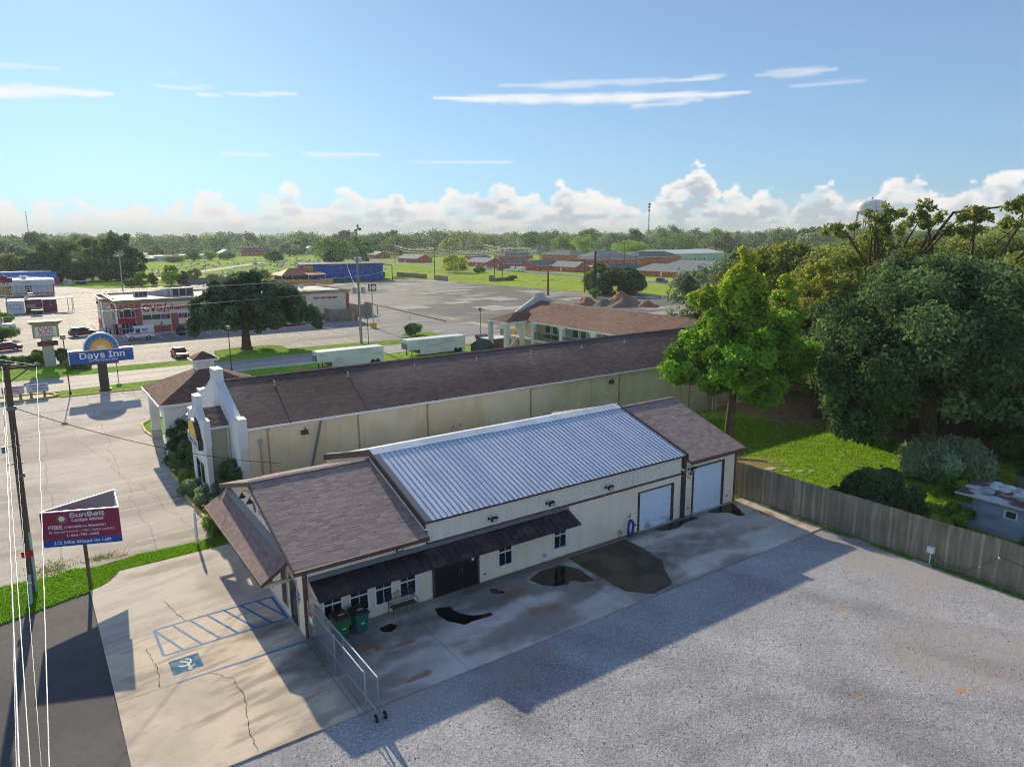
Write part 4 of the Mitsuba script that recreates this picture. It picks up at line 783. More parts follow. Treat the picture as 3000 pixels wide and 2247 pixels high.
for s in (-1, 1):
    w = part(gk, 'wheel', MB().tube([(8.93 + s * .13, 21.6, .14), (8.93 + s * .15, 21.6, .14), (8.93 + s * .2, 21.6, .14), (8.93 + s * .22, 21.6, .14)], [.09, .15, .15, .09], 18), 'rubber', 40)
    part(gk, w.split('__')[1] + '__hub', MB().cyl((8.93 + s * .12, 21.6, .14), (8.93 + s * .23, 21.6, .14), .06), 'galvanised')
part(gk, 'axle', MB().cyl((8.74, 21.6, .14), (9.12, 21.6, .14), .02).beam((8.93, 21.6, .14), (8.93, 21.72, .2), .05, .05), 'galvanised')
fk = thing('chain_link_fence', 'short fixed chain-link fence beside the rolling gate', 'fence')
fa, fb = (8.57, 28.05), (8.6, 22.13)
for x, y, h in ((8.55, 28.05, 1.9), (8.58, 25.08, 1.78), (8.61, 22.13, 1.82)):
    q = part(fk, 'post', MB().cyl((x, y, .06), (x, y, h), .034), 'galvanised', 40); part(fk, q.split('__')[1] + '__cap', MB().tube([(x, y, h - .02), (x, y, h + .04), (x, y, h + .07)], [.045, .04, .008]), 'galvanised', 40)
part(fk, 'top_rail', MB().cyl((*fa, 1.74), (*fb, 1.74), .022), 'galvanised', 40)
part(fk, 'chain_link', mesh_panel(fa, (8.58, 25.08), .1, 1.72), 'galvanised', stuff=True)
k = thing('notice_sign', 'small white notice with a red top wired to the gate fence', 'sign'); part(k, 'board', bx(8.5, 8.512, 27.45, 27.8, 1.1, 1.62), 'sign_white'); part(k, 'red_band', bx(8.494, 8.5, 27.45, 27.8, 1.42, 1.62), 'red_paint')
# white marker post
k = thing('marker_post', 'slim white post at the edge of the grass verge', 'post'); part(k, 'shaft', MB().tube([(6.63, 41.6, 0), (6.63, 41.6, 1.85), (6.63, 41.6, 2.0)], [.075, .075, .02], 10), 'white_paint', 40)
single('access_cover', 'small pale access cover in the grass verge', 'cover', MB().prism([(.35, 39.75), (.8, 39.85), (.75, 40.05), (.3, 39.95)], .01, .05, 'z'), 'stone_a')
k = thing('drain_grate', 'rusty drain grate beside the grass verge', 'drain'); m = MB()
for i in range(7): m.box(2.55 + i * .09, 2.6 + i * .09, 42.5, 42.95, .01, .05)
part(k, 'bars', m, 'rust_metal'); part(k, 'frame', MB().box(2.5, 2.54, 42.45, 43, .01, .045).box(3.19, 3.23, 42.45, 43, .01, .045), 'stone_b')
# plank fence, picket by picket
pf = thing('plank_fence', 'tall weathered plank fence along the gravel yard', 'fence')
fx = lambda y: 37.86 + (29.2 - y) * .0215 + .02
r = np.random.default_rng(9); y = 29.2
woods = []
for i, (c1, c2) in enumerate(((S(122, 114, 98), S(172, 162, 144)), (S(112, 106, 90), S(158, 150, 132)), (S(134, 124, 108), S(188, 178, 160)), (S(108, 110, 88), S(152, 152, 128)))):
    def fn(p, n, uv, c1=c1, c2=c2): return lay(c1, c2, fbm(p.x * 7, p.y * 9, p.z * .8)) * (.74 + .4 * fbm(p.y * .7, p.z * .9))
    woods.append(mat('fence_wood_%d' % i, proc(fn), .9, 0, .2))
while y > 7.6:
    w = .138; h = 2.42 + r.uniform(-.015, .02); x = fx(y); t = .02; e = r.uniform(-.006, .006)
    P = Polygon([(y, .04), (y - w, .04), (y - w, h - .06), (y - w + .035, h), (y - .035, h), (y, h - .06)])
    part(pf, 'picket', MB().prism(P, x + e, x + e + t, 'x'), woods[int(r.choice([0, 0, 1, 1, 2, 3]))]); y -= .142
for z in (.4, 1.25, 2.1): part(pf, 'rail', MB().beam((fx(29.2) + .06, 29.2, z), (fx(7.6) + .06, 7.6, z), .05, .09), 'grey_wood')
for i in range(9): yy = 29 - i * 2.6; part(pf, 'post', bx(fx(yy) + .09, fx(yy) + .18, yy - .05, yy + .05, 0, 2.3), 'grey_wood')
k = thing('utility_marker', 'small white box on a stake in front of the plank fence', 'marker'); part(k, 'stake', MB().cyl((38.02, 16.35, 0), (38.02, 16.35, .7), .03), 'white_paint'); part(k, 'box', bx(37.9, 38.14, 16.18, 16.5, .64, .96), 'white_paint')
single('string_lights', 'dark cable with glass bulbs looped along the foot of the plank fence', 'cable', MB().tube([(38.04, 16.2, .5), (38.0, 15.5, .3), (37.98, 14.6, .32), (38.05, 13.9, .9), (38.05, 13.2, 1.6), (38.1, 12.4, 1.5), (38.1, 11.6, 1.2), (38.1, 11.0, .6)], .014, 5), 'dark_trim')
for i, (y, z) in enumerate(((14.0, .78), (13.2, 1.55), (11.4, 1.0))):
    single('glass_bulb', 'clear bulb on the cable along the plank fence, number %d from the left' % (i + 1) if False else ('nearest', 'highest', 'rightmost')[i] + ' clear bulb of the cable on the plank fence', 'bulb', trimesh.creation.icosphere(1, .06).apply_translation((38.0, y, z)), 'shop_panel', True)
# ---------------------------------------------------------------- the motel
motel = thing('motel', 'long two-storey cream motel with stepped white gable, arched portico and brown shingled roofs', 'motel')
MX0, MX1, MY0, MY1, MYR, ME, MR = 10.55, 66.0, 46.0, 57.7, 51.85, 5.25, 7.42
part(motel, 'wall', bx(MX0 + .3, 59.2, MY0, MY0 + .3, 0, ME - .12), 'cream_stucco', label='long blank cream rear wall')
part(motel, 'wall', bx(59.2, 71, MY0, MY0 + .3, 0, ME - .12), 'cream_stucco')
part(motel, 'wall', bx(MX0 + .3, 59.3, MY1 - .3, MY1, 0, ME - .12), 'white_stucco')
part(motel, 'wall', bx(MX0 + .3, 60, MY0 + .3, MY1 - .3, 4.6, 4.9), 'white_stucco')
DARK = (S(132, 112, 106), S(104, 90, 88))
def mstreak(x, y):
    f = meshkit.fbm(np.array([[x * .12, y * .22, 2.0]]), 3)[0]; lich = min(1, max(0, (y - 47.2) / 2.2)) * min(1, max(0, (52.2 - y) / 1.2))
    return np.array([1.0, .985, .97]) * (0.66 + .85 * np.clip((f - .32) * 2.2, 0, 1) * (.25 + .75 * lich))
part(motel, 'roof', slope_deck(MX0 + .2, 71, MY0 - .16, MYR, ME - .02, MR), 'brown_trim', label='weathered dark brown shingled roof of the long wing')
(me, co) = shingles(MX0 + .25, 71, MY0 - .2, MYR, ME - .02, MR, .17, .5, .0048, *DARK, 31, streak=mstreak)
part(motel, 'roof__shingle', me, 'tinted', color=co, stuff=True)
part(motel, 'roof', slope_deck(MX0 + .2, 60, MY1 + .2, MYR, ME - .02, MR), 'brown_trim')
(me, co) = shingles(MX0 + .25, 60, MY1 + .24, MYR, ME - .02, MR, .34, .7, .022, *DARK, 32)
part(motel, 'roof_001__shingle', me, 'tinted', color=co, stuff=True)
(me, co) = ridgecap(MX0 + .3, 71, MYR, MR + .05, .2, .3, 33, .07, DARK); part(motel, 'ridge_cap', me, 'tinted', color=co, stuff=True)
part(motel, 'gutter', bx(MX0 + .3, 71, MY0 - .27, MY0 - .16, ME - .17, ME - .03), 'white_paint')
for x in (12.2, 18.45, 23.9, 33.4, 43.2, 52.5):
    part(motel, 'downspout', MB().box(x - .05, x + .05, MY0 - .09, MY0 - .003, .2, ME - .35).beam((x, MY0 - .2, ME - .17), (x, MY0 - .05, ME - .36), .1, .1), 'tan_metal')
part(motel, 'downspout', MB().beam((15.8, MY0 - .14, ME - .1), (14.75, MY0 - .12, 1.2), .16, .1), 'grey_metal', label='grey downspout hanging loose and slanted')
for x, z in ((14.6, 4.4), (42.2, 4.45)):
    k = thing('wall_light', 'dark wall light on the blank motel wall, %s one' % ('left' if x < 20 else 'right'), 'light', 'wall lights on the motel'); part(k, 'body', bx(x - .22, x + .22, MY0 - .24, MY0 - .002, z - .14, z + .14), 'dark_metal'); part(k, 'arm', MB().tube([(x + .05, MY0, z + .32), (x + .05, MY0 - .16, z + .3), (x + .05, MY0 - .16, z + .12)], .03, 6), 'dark_metal')
for x in (37.4, 38.2):
    pass
for x, z in ((26.1, 2.9), (26.7, 2.95)): single('wall_outlet', 'small tan vent on the motel wall, %s of a pair' % ('left' if x < 26.5 else 'right'), 'vent', bx(x - .1, x + .1, MY0 - .05, MY0 - .002, z - .1, z + .1), 'tan_metal')
k = thing('service_meter', 'grey service meter with conduit at the motel wall corner', 'meter'); part(k, 'box', bx(11.55, 11.8, MY0 - .2, MY0 - .002, 4.1, 4.4), 'stone_b'); part(k, 'conduit', MB().cyl((11.66, MY0 - .08, 4.1), (11.7, MY0 - .08, 1.0), .05), 'tan_metal'); part(k, 'pipe', MB().cyl((11.75, MY0 - .1, 1.5), (11.78, MY0 - .1, .6), .09), 'sign_white')
for i, x in enumerate((14.1, 19.6, 25.2, 31.0, 36.7, 42.6, 48.0)):
    y = 50.4; z = ME - .02 + (y - MY0 + .16) * (MR - ME) / (MYR - MY0 + .16)
    k = thing('vent_pipe', 'pale vent pipe standing on the dark motel roof', 'vent pipe', 'vent pipes in a row on the dark motel roof'); part(k, 'pipe', MB().cyl((x, y, z - .05), (x, y, z + .42), .055, 10), 'galvanised', 40); part(k, 'flashing', MB().tube([(x, y, z), (x, y, z + .1)], [.14, .07], 10, False), 'galvanised', 40)
# stepped gable parapet (outline in y,z), with coping
def parapet(x0, x1, out, bs, cope=.07):
    part(motel, 'parapet', MB().prism(out, x0, x1, 'x'), bs)
    P = Polygon(out); C = P.buffer(.06, join_style=2).difference(P.buffer(-.05, join_style=2)).intersection(sbox(-999, 3.9, 999, 50))
    m = MB()
    for g in getattr(C, 'geoms', [C]): m.prism(g, x0 - .05, x1 + .05, 'x')
    part(motel, 'coping', m, 'white_paint')
gable_out = lambda y0, y1, yc, hw, zb, zk, zs, zt: [(y0, 0), (y1, 0), (y1, zk), (y1 - .75, zk), (y1 - .95, zk - .22)] + [(yc + hw + (y1 - .95 - yc - hw) * (1 - t), zk - .22 + (zs - zk + .22) * (t ** 1.15)) for t in np.linspace(.12, 1, 9)] + [(yc + hw, zt), (yc - hw, zt)] + [(yc - hw - (yc - hw - y0 - .95) * t, zs - (zs - zk + .22) * (1 - (1 - t) ** 1.15)) for t in np.linspace(0, .88, 9)] + [(y0 + .95, zk - .22), (y0 + .75, zk), (y0, zk)]
parapet(10.35, 10.85, gable_out(45.85, 57.85, 51.85, .62, 0, 5.85, 7.5, 8.28), 'white_stucco')
# entrance bump with its own little gable
parapet(8.75, 9.08, gable_out(48.0, 53.0, 50.5, .45, 0, 5.55, 6.1, 6.85), 'white_stucco')
part(motel, 'wall', bx(9.08, 10.35, 48.4, 48.65, 0, 5.05), 'olive_wall'); part(motel, 'wall', bx(9.08, 10.35, 52.4, 52.65, 0, 5.05), 'olive_wall')
(me, co) = shingles(9.08, 10.35, 48.3, 50.5, 5.08, 5.95, .15, .35, .025, *DARK, 35); part(motel, 'porch_roof', slope_deck(9.08, 10.35, 48.3, 50.5, 5.08, 5.95), 'brown_trim'); part(motel, 'porch_roof__shingle', me, 'tinted', color=co, stuff=True)
part(motel, 'porch_roof', slope_deck(9.08, 10.35, 52.7, 50.5, 5.08, 5.95), 'brown_trim')
part(motel, 'gutter', bx(9.08, 10.35, 48.2, 48.3, 4.92, 5.06), 'white_paint'); part(motel, 'downspout', bx(10.2, 10.3, 48.28, 48.38, .2, 4.95), 'stone_a')
part(motel, 'front_window', MB().box(8.7, 8.75, 48.9, 49.0, .8, 2.5).box(8.7, 8.75, 51.6, 51.7, .8, 2.5).box(8.7, 8.75, 49, 51.6, 2.4, 2.5).box(8.7, 8.75, 49, 51.6, .8, .9).box(8.7, 8.75, 50.26, 50.34, .9, 2.4), 'white_paint'); part(motel, 'front_window__pane', bx(8.725, 8.75, 49, 50.26, .9, 2.4), 'dark_glass'); part(motel, 'front_window__pane', bx(8.725, 8.75, 50.34, 51.6, .9, 2.4), 'dark_glass')
# small sun sign on the entrance wall
k = thing('motel_wall_sign', 'sun-shaped motel sign with dark edge on the white entrance gable', 'sign')
arc = [(50.55 + 1.35 * math.cos(t), 4.15 + 1.35 * math.sin(t) * .85) for t in np.linspace(0, PI, 18)]
part(k, 'cabinet', MB().prism(arc, 8.45, 8.745, 'x').box(8.45, 8.745, 48.85, 52.3, 3.45, 4.15), 'dark_trim'); part(k, 'sun_face', MB().prism([(50.55 + (y - 50.55) * .93, 4.15 + (z - 4.15) * .93) for y, z in arc], 8.42, 8.45, 'x'), 'gold_sign'); part(k, 'name_face', bx(8.42, 8.45, 48.95, 52.2, 3.52, 4.1), 'stone_a')
part(k, 'lettering', text_on('Days Inn', .34, (8.42, 51.9, 3.66), (0, -1, 0), (0, 0, 1), True, .012, width=2.7), 'sign_blue')
# portico: hipped roof on four arched sides, with a cupola
def hip(x0, x1, y0, y1, z0, zr, expo, seed, c):
    cx, cy = (x0 + x1) / 2, (y0 + y1) / 2; deck = MB(); r = np.random.default_rng(seed); V, F, C = [], [], []; k = 0
    cs = [np.array([x0, y0, z0]), np.array([x1, y0, z0]), np.array([x1, y1, z0]), np.array([x0, y1, z0])]; ap = np.array([cx, cy, zr])
    for i in range(4):
        a, b = cs[i], cs[(i + 1) % 4]; deck.add([a, b, ap], [[0, 1, 2]])
        nrm = np.cross(b - a, ap - a); nrm /= np.linalg.norm(nrm); L = np.linalg.norm((a + b) / 2 - ap); n = int(L / expo)
        for j in range(n):
            t0, t1 = j / n, min(1, (j + 1) / n + .01); p0, q0 = a + (ap - a) * t0, b + (ap - b) * t0; p1, q1 = a + (ap - a) * t1, b + (ap - b) * t1
            w = max(1, int(np.linalg.norm(q0 - p0) / .5)); off = r.uniform(0, .5)
            for s in range(w):
                u0, u1 = s / w, (s + 1) / w; h = .012 * r.choice([.7, 1, 1, 1.2])
                A, B, D, E = p0 + (q0 - p0) * u0, p0 + (q0 - p0) * u1, p1 + (q1 - p1) * u1, p1 + (q1 - p1) * u0
                V += [A, B, B + nrm * h, A + nrm * h, D + nrm * .002, E + nrm * .002]; F += [[k, k + 1, k + 2], [k, k + 2, k + 3], [k + 3, k + 2, k + 4], [k + 3, k + 4, k + 5]]
                C += [np.array(c[0]) * (1 - .3 * r.random()) * r.uniform(.85, 1.2)] * 6; k += 6
    deck.add(cs, [[3, 2, 1, 0]])
    return deck, (np.array(V), np.array(F)), np.array(C)
BROWN = (S(128, 98, 86), S(104, 80, 74))
PX0, PX1, PY0, PY1, PZ = 7.72, 16.7, 59.1, 68.1, 4.62
dk, me, co = hip(PX0, PX1, PY0, PY1, PZ, 6.75, .2, 41, BROWN)
part(motel, 'portico_roof', dk, 'brown_trim', label='hipped brown portico roof carrying the cupola'); part(motel, 'portico_roof__shingle', me, 'tinted', color=co, stuff=True)
part(motel, 'portico_roof__fascia', MB().box(PX0 - .06, PX0, PY0, PY1, PZ - .22, PZ - .01).box(PX1, PX1 + .06, PY0, PY1, PZ - .22, PZ - .01).box(PX0 - .06, PX1 + .06, PY0 - .06, PY0, PZ - .22, PZ - .01).box(PX0 - .06, PX1 + .06, PY1, PY1 + .06, PZ - .22, PZ - .01), 'white_paint')
def archwall(u0, u1, cu0, cu1, zt, zs):
    """spandrel with an arched opening between columns"""
    c, rr = (cu0 + cu1) / 2, (cu1 - cu0) / 2
    arch = [(c + rr * math.cos(t), zs + (zt - .35 - zs) * math.sin(t)) for t in np.linspace(0, PI, 22)]
    return Polygon([(u0, zs), (cu0, zs)] + arch[::-1] + [(cu1, zs), (u1, zs), (u1, zt), (u0, zt)]).buffer(0)
for y in (59.45, 67.1):
    part(motel, 'portico_arch', MB().prism(archwall(8.06, 16.4, 8.76, 15.7, PZ - .12, 2.7), y, y + .62, 'y'), 'white_stucco')
for x in (8.05, 15.75):
    part(motel, 'portico_arch', MB().prism(archwall(60.08, 67.09, 60.3, 66.9, PZ - .13, 2.7), x + .02, x + .6, 'x'), 'white_stucco')
for x, y in ((8.05, 59.43), (15.75, 59.43), (8.05, 67.08), (15.75, 67.08)):
    c = part(motel, 'portico_column', bx(x - .01, x + .71, y, y + .66, 0, 2.72), 'white_stucco'); part(motel, c.split('__')[1] + '__plinth', bx(x - .04, x + .74, y - .03, y + .69, 0, .85), 'stone_b')
cu = part(motel, 'cupola', bx(11.35, 12.78, 63.0, 64.4, 5.9, 7.15), 'white_stucco', label='square cupola on the portico roof')
dk, me, co = hip(11.05, 13.08, 62.7, 64.7, 7.3, 7.88, .18, 43, BROWN); part(motel, 'cupola__roof', dk, 'brown_trim'); part(motel, 'cupola__shingle', me, 'tinted', color=co, stuff=True)
part(motel, 'cupola__fascia', bx(11.0, 13.13, 62.65, 64.75, 7.14, 7.295), 'white_paint')
# far wing with galleries, running away from the road
WX, WR, WE = 59.55, 65.2, 5.25
part(motel, 'roof', MB().hexa([(WX - .1, 45, WE - .12), (WR, 45, MR - .12), (WR, 87.4, MR - .12), (WX - .1, 87.4, WE - .12)], [(WX - .1, 45, WE), (WR, 45, MR), (WR, 87.4, MR), (WX - .1, 87.4, WE)]), 'brown_trim', label='sunlit brown shingled roof of the far wing')
LIGHTB = (S(144, 112, 98), S(122, 96, 88))
lst = lambda y, x: np.array([1, 1, 1]) * (.78 + .5 * meshkit.fbm(np.array([[x * .25, y * .2, 3.0]]), 4)[0])
(me, co) = shingles(57.2, 87.3, WX - .14, WR, WE, MR, .22, .8, .02, *LIGHTB, 51, ax='y', streak=lst)
part(motel, 'roof_003__shingle' if 'motel__roof_003' in scene else 'roof_002__shingle', me, 'tinted', color=co, stuff=True)
part(motel, 'roof', MB().hexa([(WR, 45, MR - .12), (71, 45, WE - .12), (71, 87.4, WE - .12), (WR, 87.4, MR - .12)], [(WR, 45, MR), (71, 45, WE), (71, 87.4, WE), (WR, 87.4, MR)]), 'brown_trim')
m = MB(); rr = np.random.default_rng(8)
for i in range(100): y = 57.5 + i * .3; m.hexa([(WR - .16, y, MR - .03), (WR + .16, y, MR - .03), (WR + .16, y + .28, MR - .03), (WR - .16, y + .28, MR - .03)], [(WR - .05, y, MR + .06), (WR + .05, y, MR + .06), (WR + .05, y + .3, MR + .03), (WR - .05, y + .3, MR + .03)])
part(motel, 'ridge_cap', m, 'brown_trim', stuff=True)
part(motel, 'gutter', bx(WX - .24, WX - .1, 57.7, 81.7, WE - .2, WE - .02), 'white_paint')
WW = 61.2
part(motel, 'wall', bx(WW, WW + .25, 57.7, 84, 0, WE), 'olive_wall'); part(motel, 'wall', bx(WW, 70.8, 87.0, 87.3, 0, WE), 'white_stucco'); part(motel, 'wall', bx(70.6, 70.8, 46, 87.0, 0, WE - .1), 'olive_wall')
part(motel, 'gallery_floor', bx(WX, WW, 57.7, 84, 2.42, 2.72), 'white_stucco'); part(motel, 'gallery_ceiling', bx(WX, WW, 57.7, 84, 4.95, 5.02), 'stone_b')
part(motel, 'parapet', MB().prism([(59.4, WE - .1), (59.4, WE + .35), (60.2, WE + .5), (64.3, MR + .62), (64.5, MR + 1.25), (66.1, MR + 1.25), (66.3, MR + .62), (71, WE + .3), (71, WE - .1)], 87.3, 87.7, 'y'), 'white_stucco')
for i, y in enumerate((81.4, 74.9, 68.4, 61.9)):
    c = part(motel, 'gallery_column', bx(WX - .12, WX + .42, y - .28, y + .28, 0, WE - .2), 'white_stucco'); part(motel, c.split('__')[1] + '__bracket', MB().prism([(y - .9, WE - .2), (y + .9, WE - .2), (y + .28, WE - .75), (y - .28, WE - .75)], WX - .1, WX + .2, 'x'), 'white_stucco')
for z0 in (2.72, 0.1):
    m = MB()
    for i in range(180): m.box(WX + .02, WX + .04, 57.9 + i * .13, 57.92 + i * .13, z0 + .05, z0 + .95)
    m.box(WX, WX + .06, 57.7, 81.3, z0 + .95, z0 + 1.0).box(WX, WX + .06, 57.7, 81.3, z0 + .03, z0 + .07)
    part(motel, 'railing', m, 'black_plastic', stuff=True)
    y = 80.6; kind = 0
    while y > 59:
        if kind % 4 in (0, 1):
            c = part(motel, 'room_window', bx(WW - .06, WW, y - 1.3, y, z0 + .85, z0 + 2.05), 'white_paint'); part(motel, c.split('__')[1] + '__pane', bx(WW - .075, WW - .06, y - 1.22, y - .08, z0 + .92, z0 + 1.98), 'shop_glass'); part(motel, c.split('__')[1] + '__air_conditioner', bx(WW - .2, WW, y - 1.15, y - .15, z0 + .25, z0 + .65), 'dark_trim'); y -= 1.7
        else:
            part(motel, 'room_door', bx(WW - .05, WW, y - .9, y, z0, z0 + 2.02), 'steel_blue_door'); y -= 1.35
        kind += 1
# stair canopy at its end
dk = MB(); z0, z1 = WE, 6.35
c4 = [(55.75, 82.6, z0), (60.4, 82.6, z0), (60.4, 87.3, z0), (55.75, 87.4, z0)]
dk.add(c4 + [(59.0, 85.0, z1), (61.5, 85.0, z1)], [[0, 1, 5, 4], [2, 3, 4, 5]]); dk.add([c4[3], c4[0], (59.0, 85.0, z1)], [[0, 1, 2]]); dk.add(c4, [[3, 2, 1, 0]])
part(motel, 'stair_roof', dk, 'brown_trim'); V, F, C, k = [], [], [], 0; r = np.random.default_rng(4)
for A, B, P0, P1 in ((c4[0], c4[1], (59.0, 85, z1), (61.5, 85, z1)), (c4[3], c4[0], (59.0, 85, z1), (59.0, 85, z1))):
    A, B, P0, P1 = map(np.array, (A, B, P0, P1)); nn = np.cross(B - A, P0 - A); nn = nn / np.linalg.norm(nn)
    for j in range(14):
        t0, t1 = j / 14, (j + 1.1) / 14; a, b, c, d = A + (P0 - A) * t0, B + (P1 - B) * t0, B + (P1 - B) * t1, A + (P0 - A) * t1
        for s in range(8):
            u, v = s / 8, (s + 1) / 8; h = nn * .03 * r.choice([.6, 1, 1.3]); V += [a + (b - a) * u, a + (b - a) * v, a + (b - a) * v + h, a + (b - a) * u + h, d + (c - d) * v + nn * .003, d + (c - d) * u + nn * .003]; F += [[k, k + 1, k + 2], [k, k + 2, k + 3], [k + 3, k + 2, k + 4], [k + 3, k + 4, k + 5]]; C += [np.array(BROWN[0]) * r.uniform(.7, 1.1)] * 6; k += 6
part(motel, 'stair_roof__shingle', (np.array(V), np.array(F)), 'tinted', color=np.array(C), stuff=True)
part(motel, 'stair_roof__fascia', MB().box(55.68, 55.75, 82.55, 87.4, z0 - .2, z0 - .01).box(55.75, 60.3, 82.53, 82.6, z0 - .2, z0 - .01), 'white_paint')
for x, y in ((55.95, 86.9), (55.95, 82.85), (58.7, 82.9), (58.9, 87.0)):
    part(motel, 'stair_column', MB().box(x - .25, x + .3, y - .28, y + .28, 0, z0 - .2).prism([(x - .5, z0 - .2), (x + .55, z0 - .2), (x + .3, z0 - .7), (x - .25, z0 - .7)], y - .2, y + .2, 'y'), 'white_stucco')
part(motel, 'stair_landing', bx(58.6, 61.2, 83.0, 87.0, 2.5, 2.7), 'white_stucco'); part(motel, 'wall', bx(60.4, 60.6, 83, 87, 0, 5.0), 'cream_trim')
for i in range(14): part(motel, 'stair_tread', bx(56.5 + i * .17, 56.78 + i * .17, 83.3, 84.5, .2 + i * .18, .24 + i * .18), 'stone_b')
for y in (83.28, 84.52): part(motel, 'stair_rail', MB().beam((56.4, y, 1.1), (58.9, y, 3.6), .05, .05).beam((56.4, y, .6), (58.9, y, 3.1), .03, .03).beam((56.45, y, .1), (58.9, y, 2.6), .05, .2).beam((56.45, y, .1), (56.45, y, 1.1), .05, .05).beam((58.8, y, 2.5), (58.8, y, 3.5), .05, .05), 'dark_metal')
# little sheds and boxes by the stair
k = thing('garden_shed', 'dark green-grey storage shed beside the motel stair columns', 'shed'); part(k, 'wall', MB().prism([(85.2, 0), (88.0, 0), (88.0, 1.6), (86.6, 2.3), (85.2, 1.6)], 53.2, 55.4, 'x'), 'dark_green'); part(k, 'roof', MB().hexa([(53.1, 85.1, 1.58), (55.5, 85.1, 1.58), (55.5, 86.6, 2.32), (53.1, 86.6, 2.32)], [(53.1, 85.1, 1.64), (55.5, 85.1, 1.64), (55.5, 86.6, 2.38), (53.1, 86.6, 2.38)]).hexa([(53.1, 86.6, 2.32), (55.5, 86.6, 2.32), (55.5, 88.1, 1.58), (53.1, 88.1, 1.58)], [(53.1, 86.6, 2.38), (55.5, 86.6, 2.38), (55.5, 88.1, 1.64), (53.1, 88.1, 1.64)]), 'dark_green')
k = thing('flat_shed', 'white flat-roofed shed behind the motel stair columns', 'shed'); part(k, 'wall', bx(57.4, 61.5, 89.6, 91.6, 0, 1.9), 'dark_trim'); part(k, 'roof', bx(57.2, 61.7, 89.4, 91.8, 1.9, 2.0), 'white_paint')
single('tan_cabinet', 'tan equipment cabinet behind the white flat-roofed shed', 'cabinet', MB().box(63, 66.0, 93.5, 95, 0, 2.6).box(62.95, 66.05, 93.45, 95.05, 2.6, 2.68), 'tan_metal')
k = thing('dumpster', 'dark blue dumpster beyond the motel stair columns', 'dumpster'); part(k, 'body', MB().hexa([(58.6, 93.6, .2), (60.2, 93.6, .2), (60.2, 95, .2), (58.6, 95, .2)], [(58.4, 93.4, 1.5), (60.4, 93.4, 1.5), (60.4, 95.1, 1.5), (58.4, 95.1, 1.5)]), 'car_blue'); part(k, 'lid', MB().hexa([(58.35, 93.35, 1.5), (60.45, 93.35, 1.5), (60.45, 95.2, 1.5), (58.35, 95.2, 1.5)], [(58.35, 93.35, 1.55), (60.45, 93.35, 1.55), (60.45, 95.2, 1.9), (58.35, 95.2, 1.9)]), 'black_plastic')
k = thing('air_unit', 'white service box on legs at the far right end of the motel wall', 'air conditioner'); part(k, 'body', bx(55.0, 56.6, 44.9, 45.9, 1.5, 2.5), 'stone_a'); part(k, 'leg', MB().cyl((55.2, 45.3, 0), (55.2, 45.3, 1.5), .07), 'white_paint'); part(k, 'leg', MB().cyl((55.7, 45.3, 0), (55.7, 45.3, 1.5), .07), 'white_paint')
# ---------------------------------------------------------------- signs, poles and wires
XR, ZU = (1, 0, 0), (0, 0, 1)
def on_south(txt, h, x, z, y, bold=True, width=None, center=False, depth=.03):   # lettering on a wall facing the camera side (-y)
    return text_on(txt, h, (x, y, z), XR, ZU, bold, depth, width, center)
# tall motel sign
k = thing('motel_sign', 'tall blue motel sign with a rising sun, on one thick brown post', 'sign'); SY = 92.5
part(k, 'post', bx(6.28, 7.2, SY - .05, SY + .75, 0, 3.4), 'dark_metal'); part(k, 'foot', bx(5.2, 8.4, SY - .1, SY + .8, 3.2, 3.42), 'brown_pole')
part(k, 'foot_plate', MB().box(6.12, 6.28, SY, SY + .3, 0, .35).box(7.2, 7.36, SY, SY + .3, 0, .35), 'grey_metal')
cab = lambda z0, z1, y0, y1: MB().box(3.63, 9.96, y0, y1, z0, z1)
part(k, 'name_panel', cab(3.44, 4.84, SY - .2, SY + .65), 'sign_royal'); part(k, 'panel_edge', MB().box(3.56, 10.03, SY - .17, SY + .68, 4.84, 4.93).box(3.56, 3.63, SY - .17, SY + .68, 3.38, 4.84).box(9.96, 10.03, SY - .17, SY + .68, 3.38, 4.84), 'sign_white')
half = lambda cx, cz, r, rz=1: [(cx + r * math.cos(t), cz + r * rz * math.sin(t)) for t in np.linspace(0, PI, 40)]
SC = (6.85, 4.93)
part(k, 'sun_panel', MB().prism(half(*SC, 1.78, 1.06), SY - .05, SY + .62, 'y'), 'sign_white', label='half-round top panel with the rising sun'); part(k, 'sun_panel__sky_face', MB().prism(half(*SC, 1.68, 1.05), SY - .075, SY - .051, 'y'), 'sign_sky')
ray = MB(); r = np.random.default_rng(1)
for i in range(19):
    a = PI * (i + .5) / 19; L = 1.5 if i % 2 else 1.32; w = .105
    P = lambda rr, aa: (SC[0] + rr * math.cos(aa), SC[1] + rr * 1.0 * math.sin(aa))
    ray.prism([P(.5, a - .085), P(.95, a - .088), P(L, a), P(.95, a + .088), P(.5, a + .085)], SY - .1, SY - .076, 'y')
part(k, 'sun_panel__gold_ray', ray, 'sign_gold'); part(k, 'sun_panel__gold_disc', MB().prism(half(*SC, .96), SY - .104, SY - .08, 'y'), 'sign_gold')
ray = MB()
for i in range(24):
    a = PI * (i + .5) / 24; P = lambda rr, aa: (SC[0] + rr * math.cos(aa), SC[1] + rr * math.sin(aa))
    ray.prism([P(.3, a - .05), P(1.05 if i % 2 else .85, a), P(.3, a + .05)], SY - .112, SY - .105, 'y')
part(k, 'sun_panel__pale_ray', ray, 'sign_pale'); part(k, 'sun_panel__core', MB().prism(half(*SC, .42), SY - .116, SY - .106, 'y'), 'sign_pale')
ray = MB()
for i in range(17):
    a = -PI * (i + .5) / 17; P = lambda rr, aa: (SC[0] - .1 + rr * math.cos(aa), 4.83 + rr * .62 * math.sin(aa)); ray.prism([P(.15, a - .07), P(.95, a), P(.15, a + .07)], SY - .212, SY - .202, 'y')
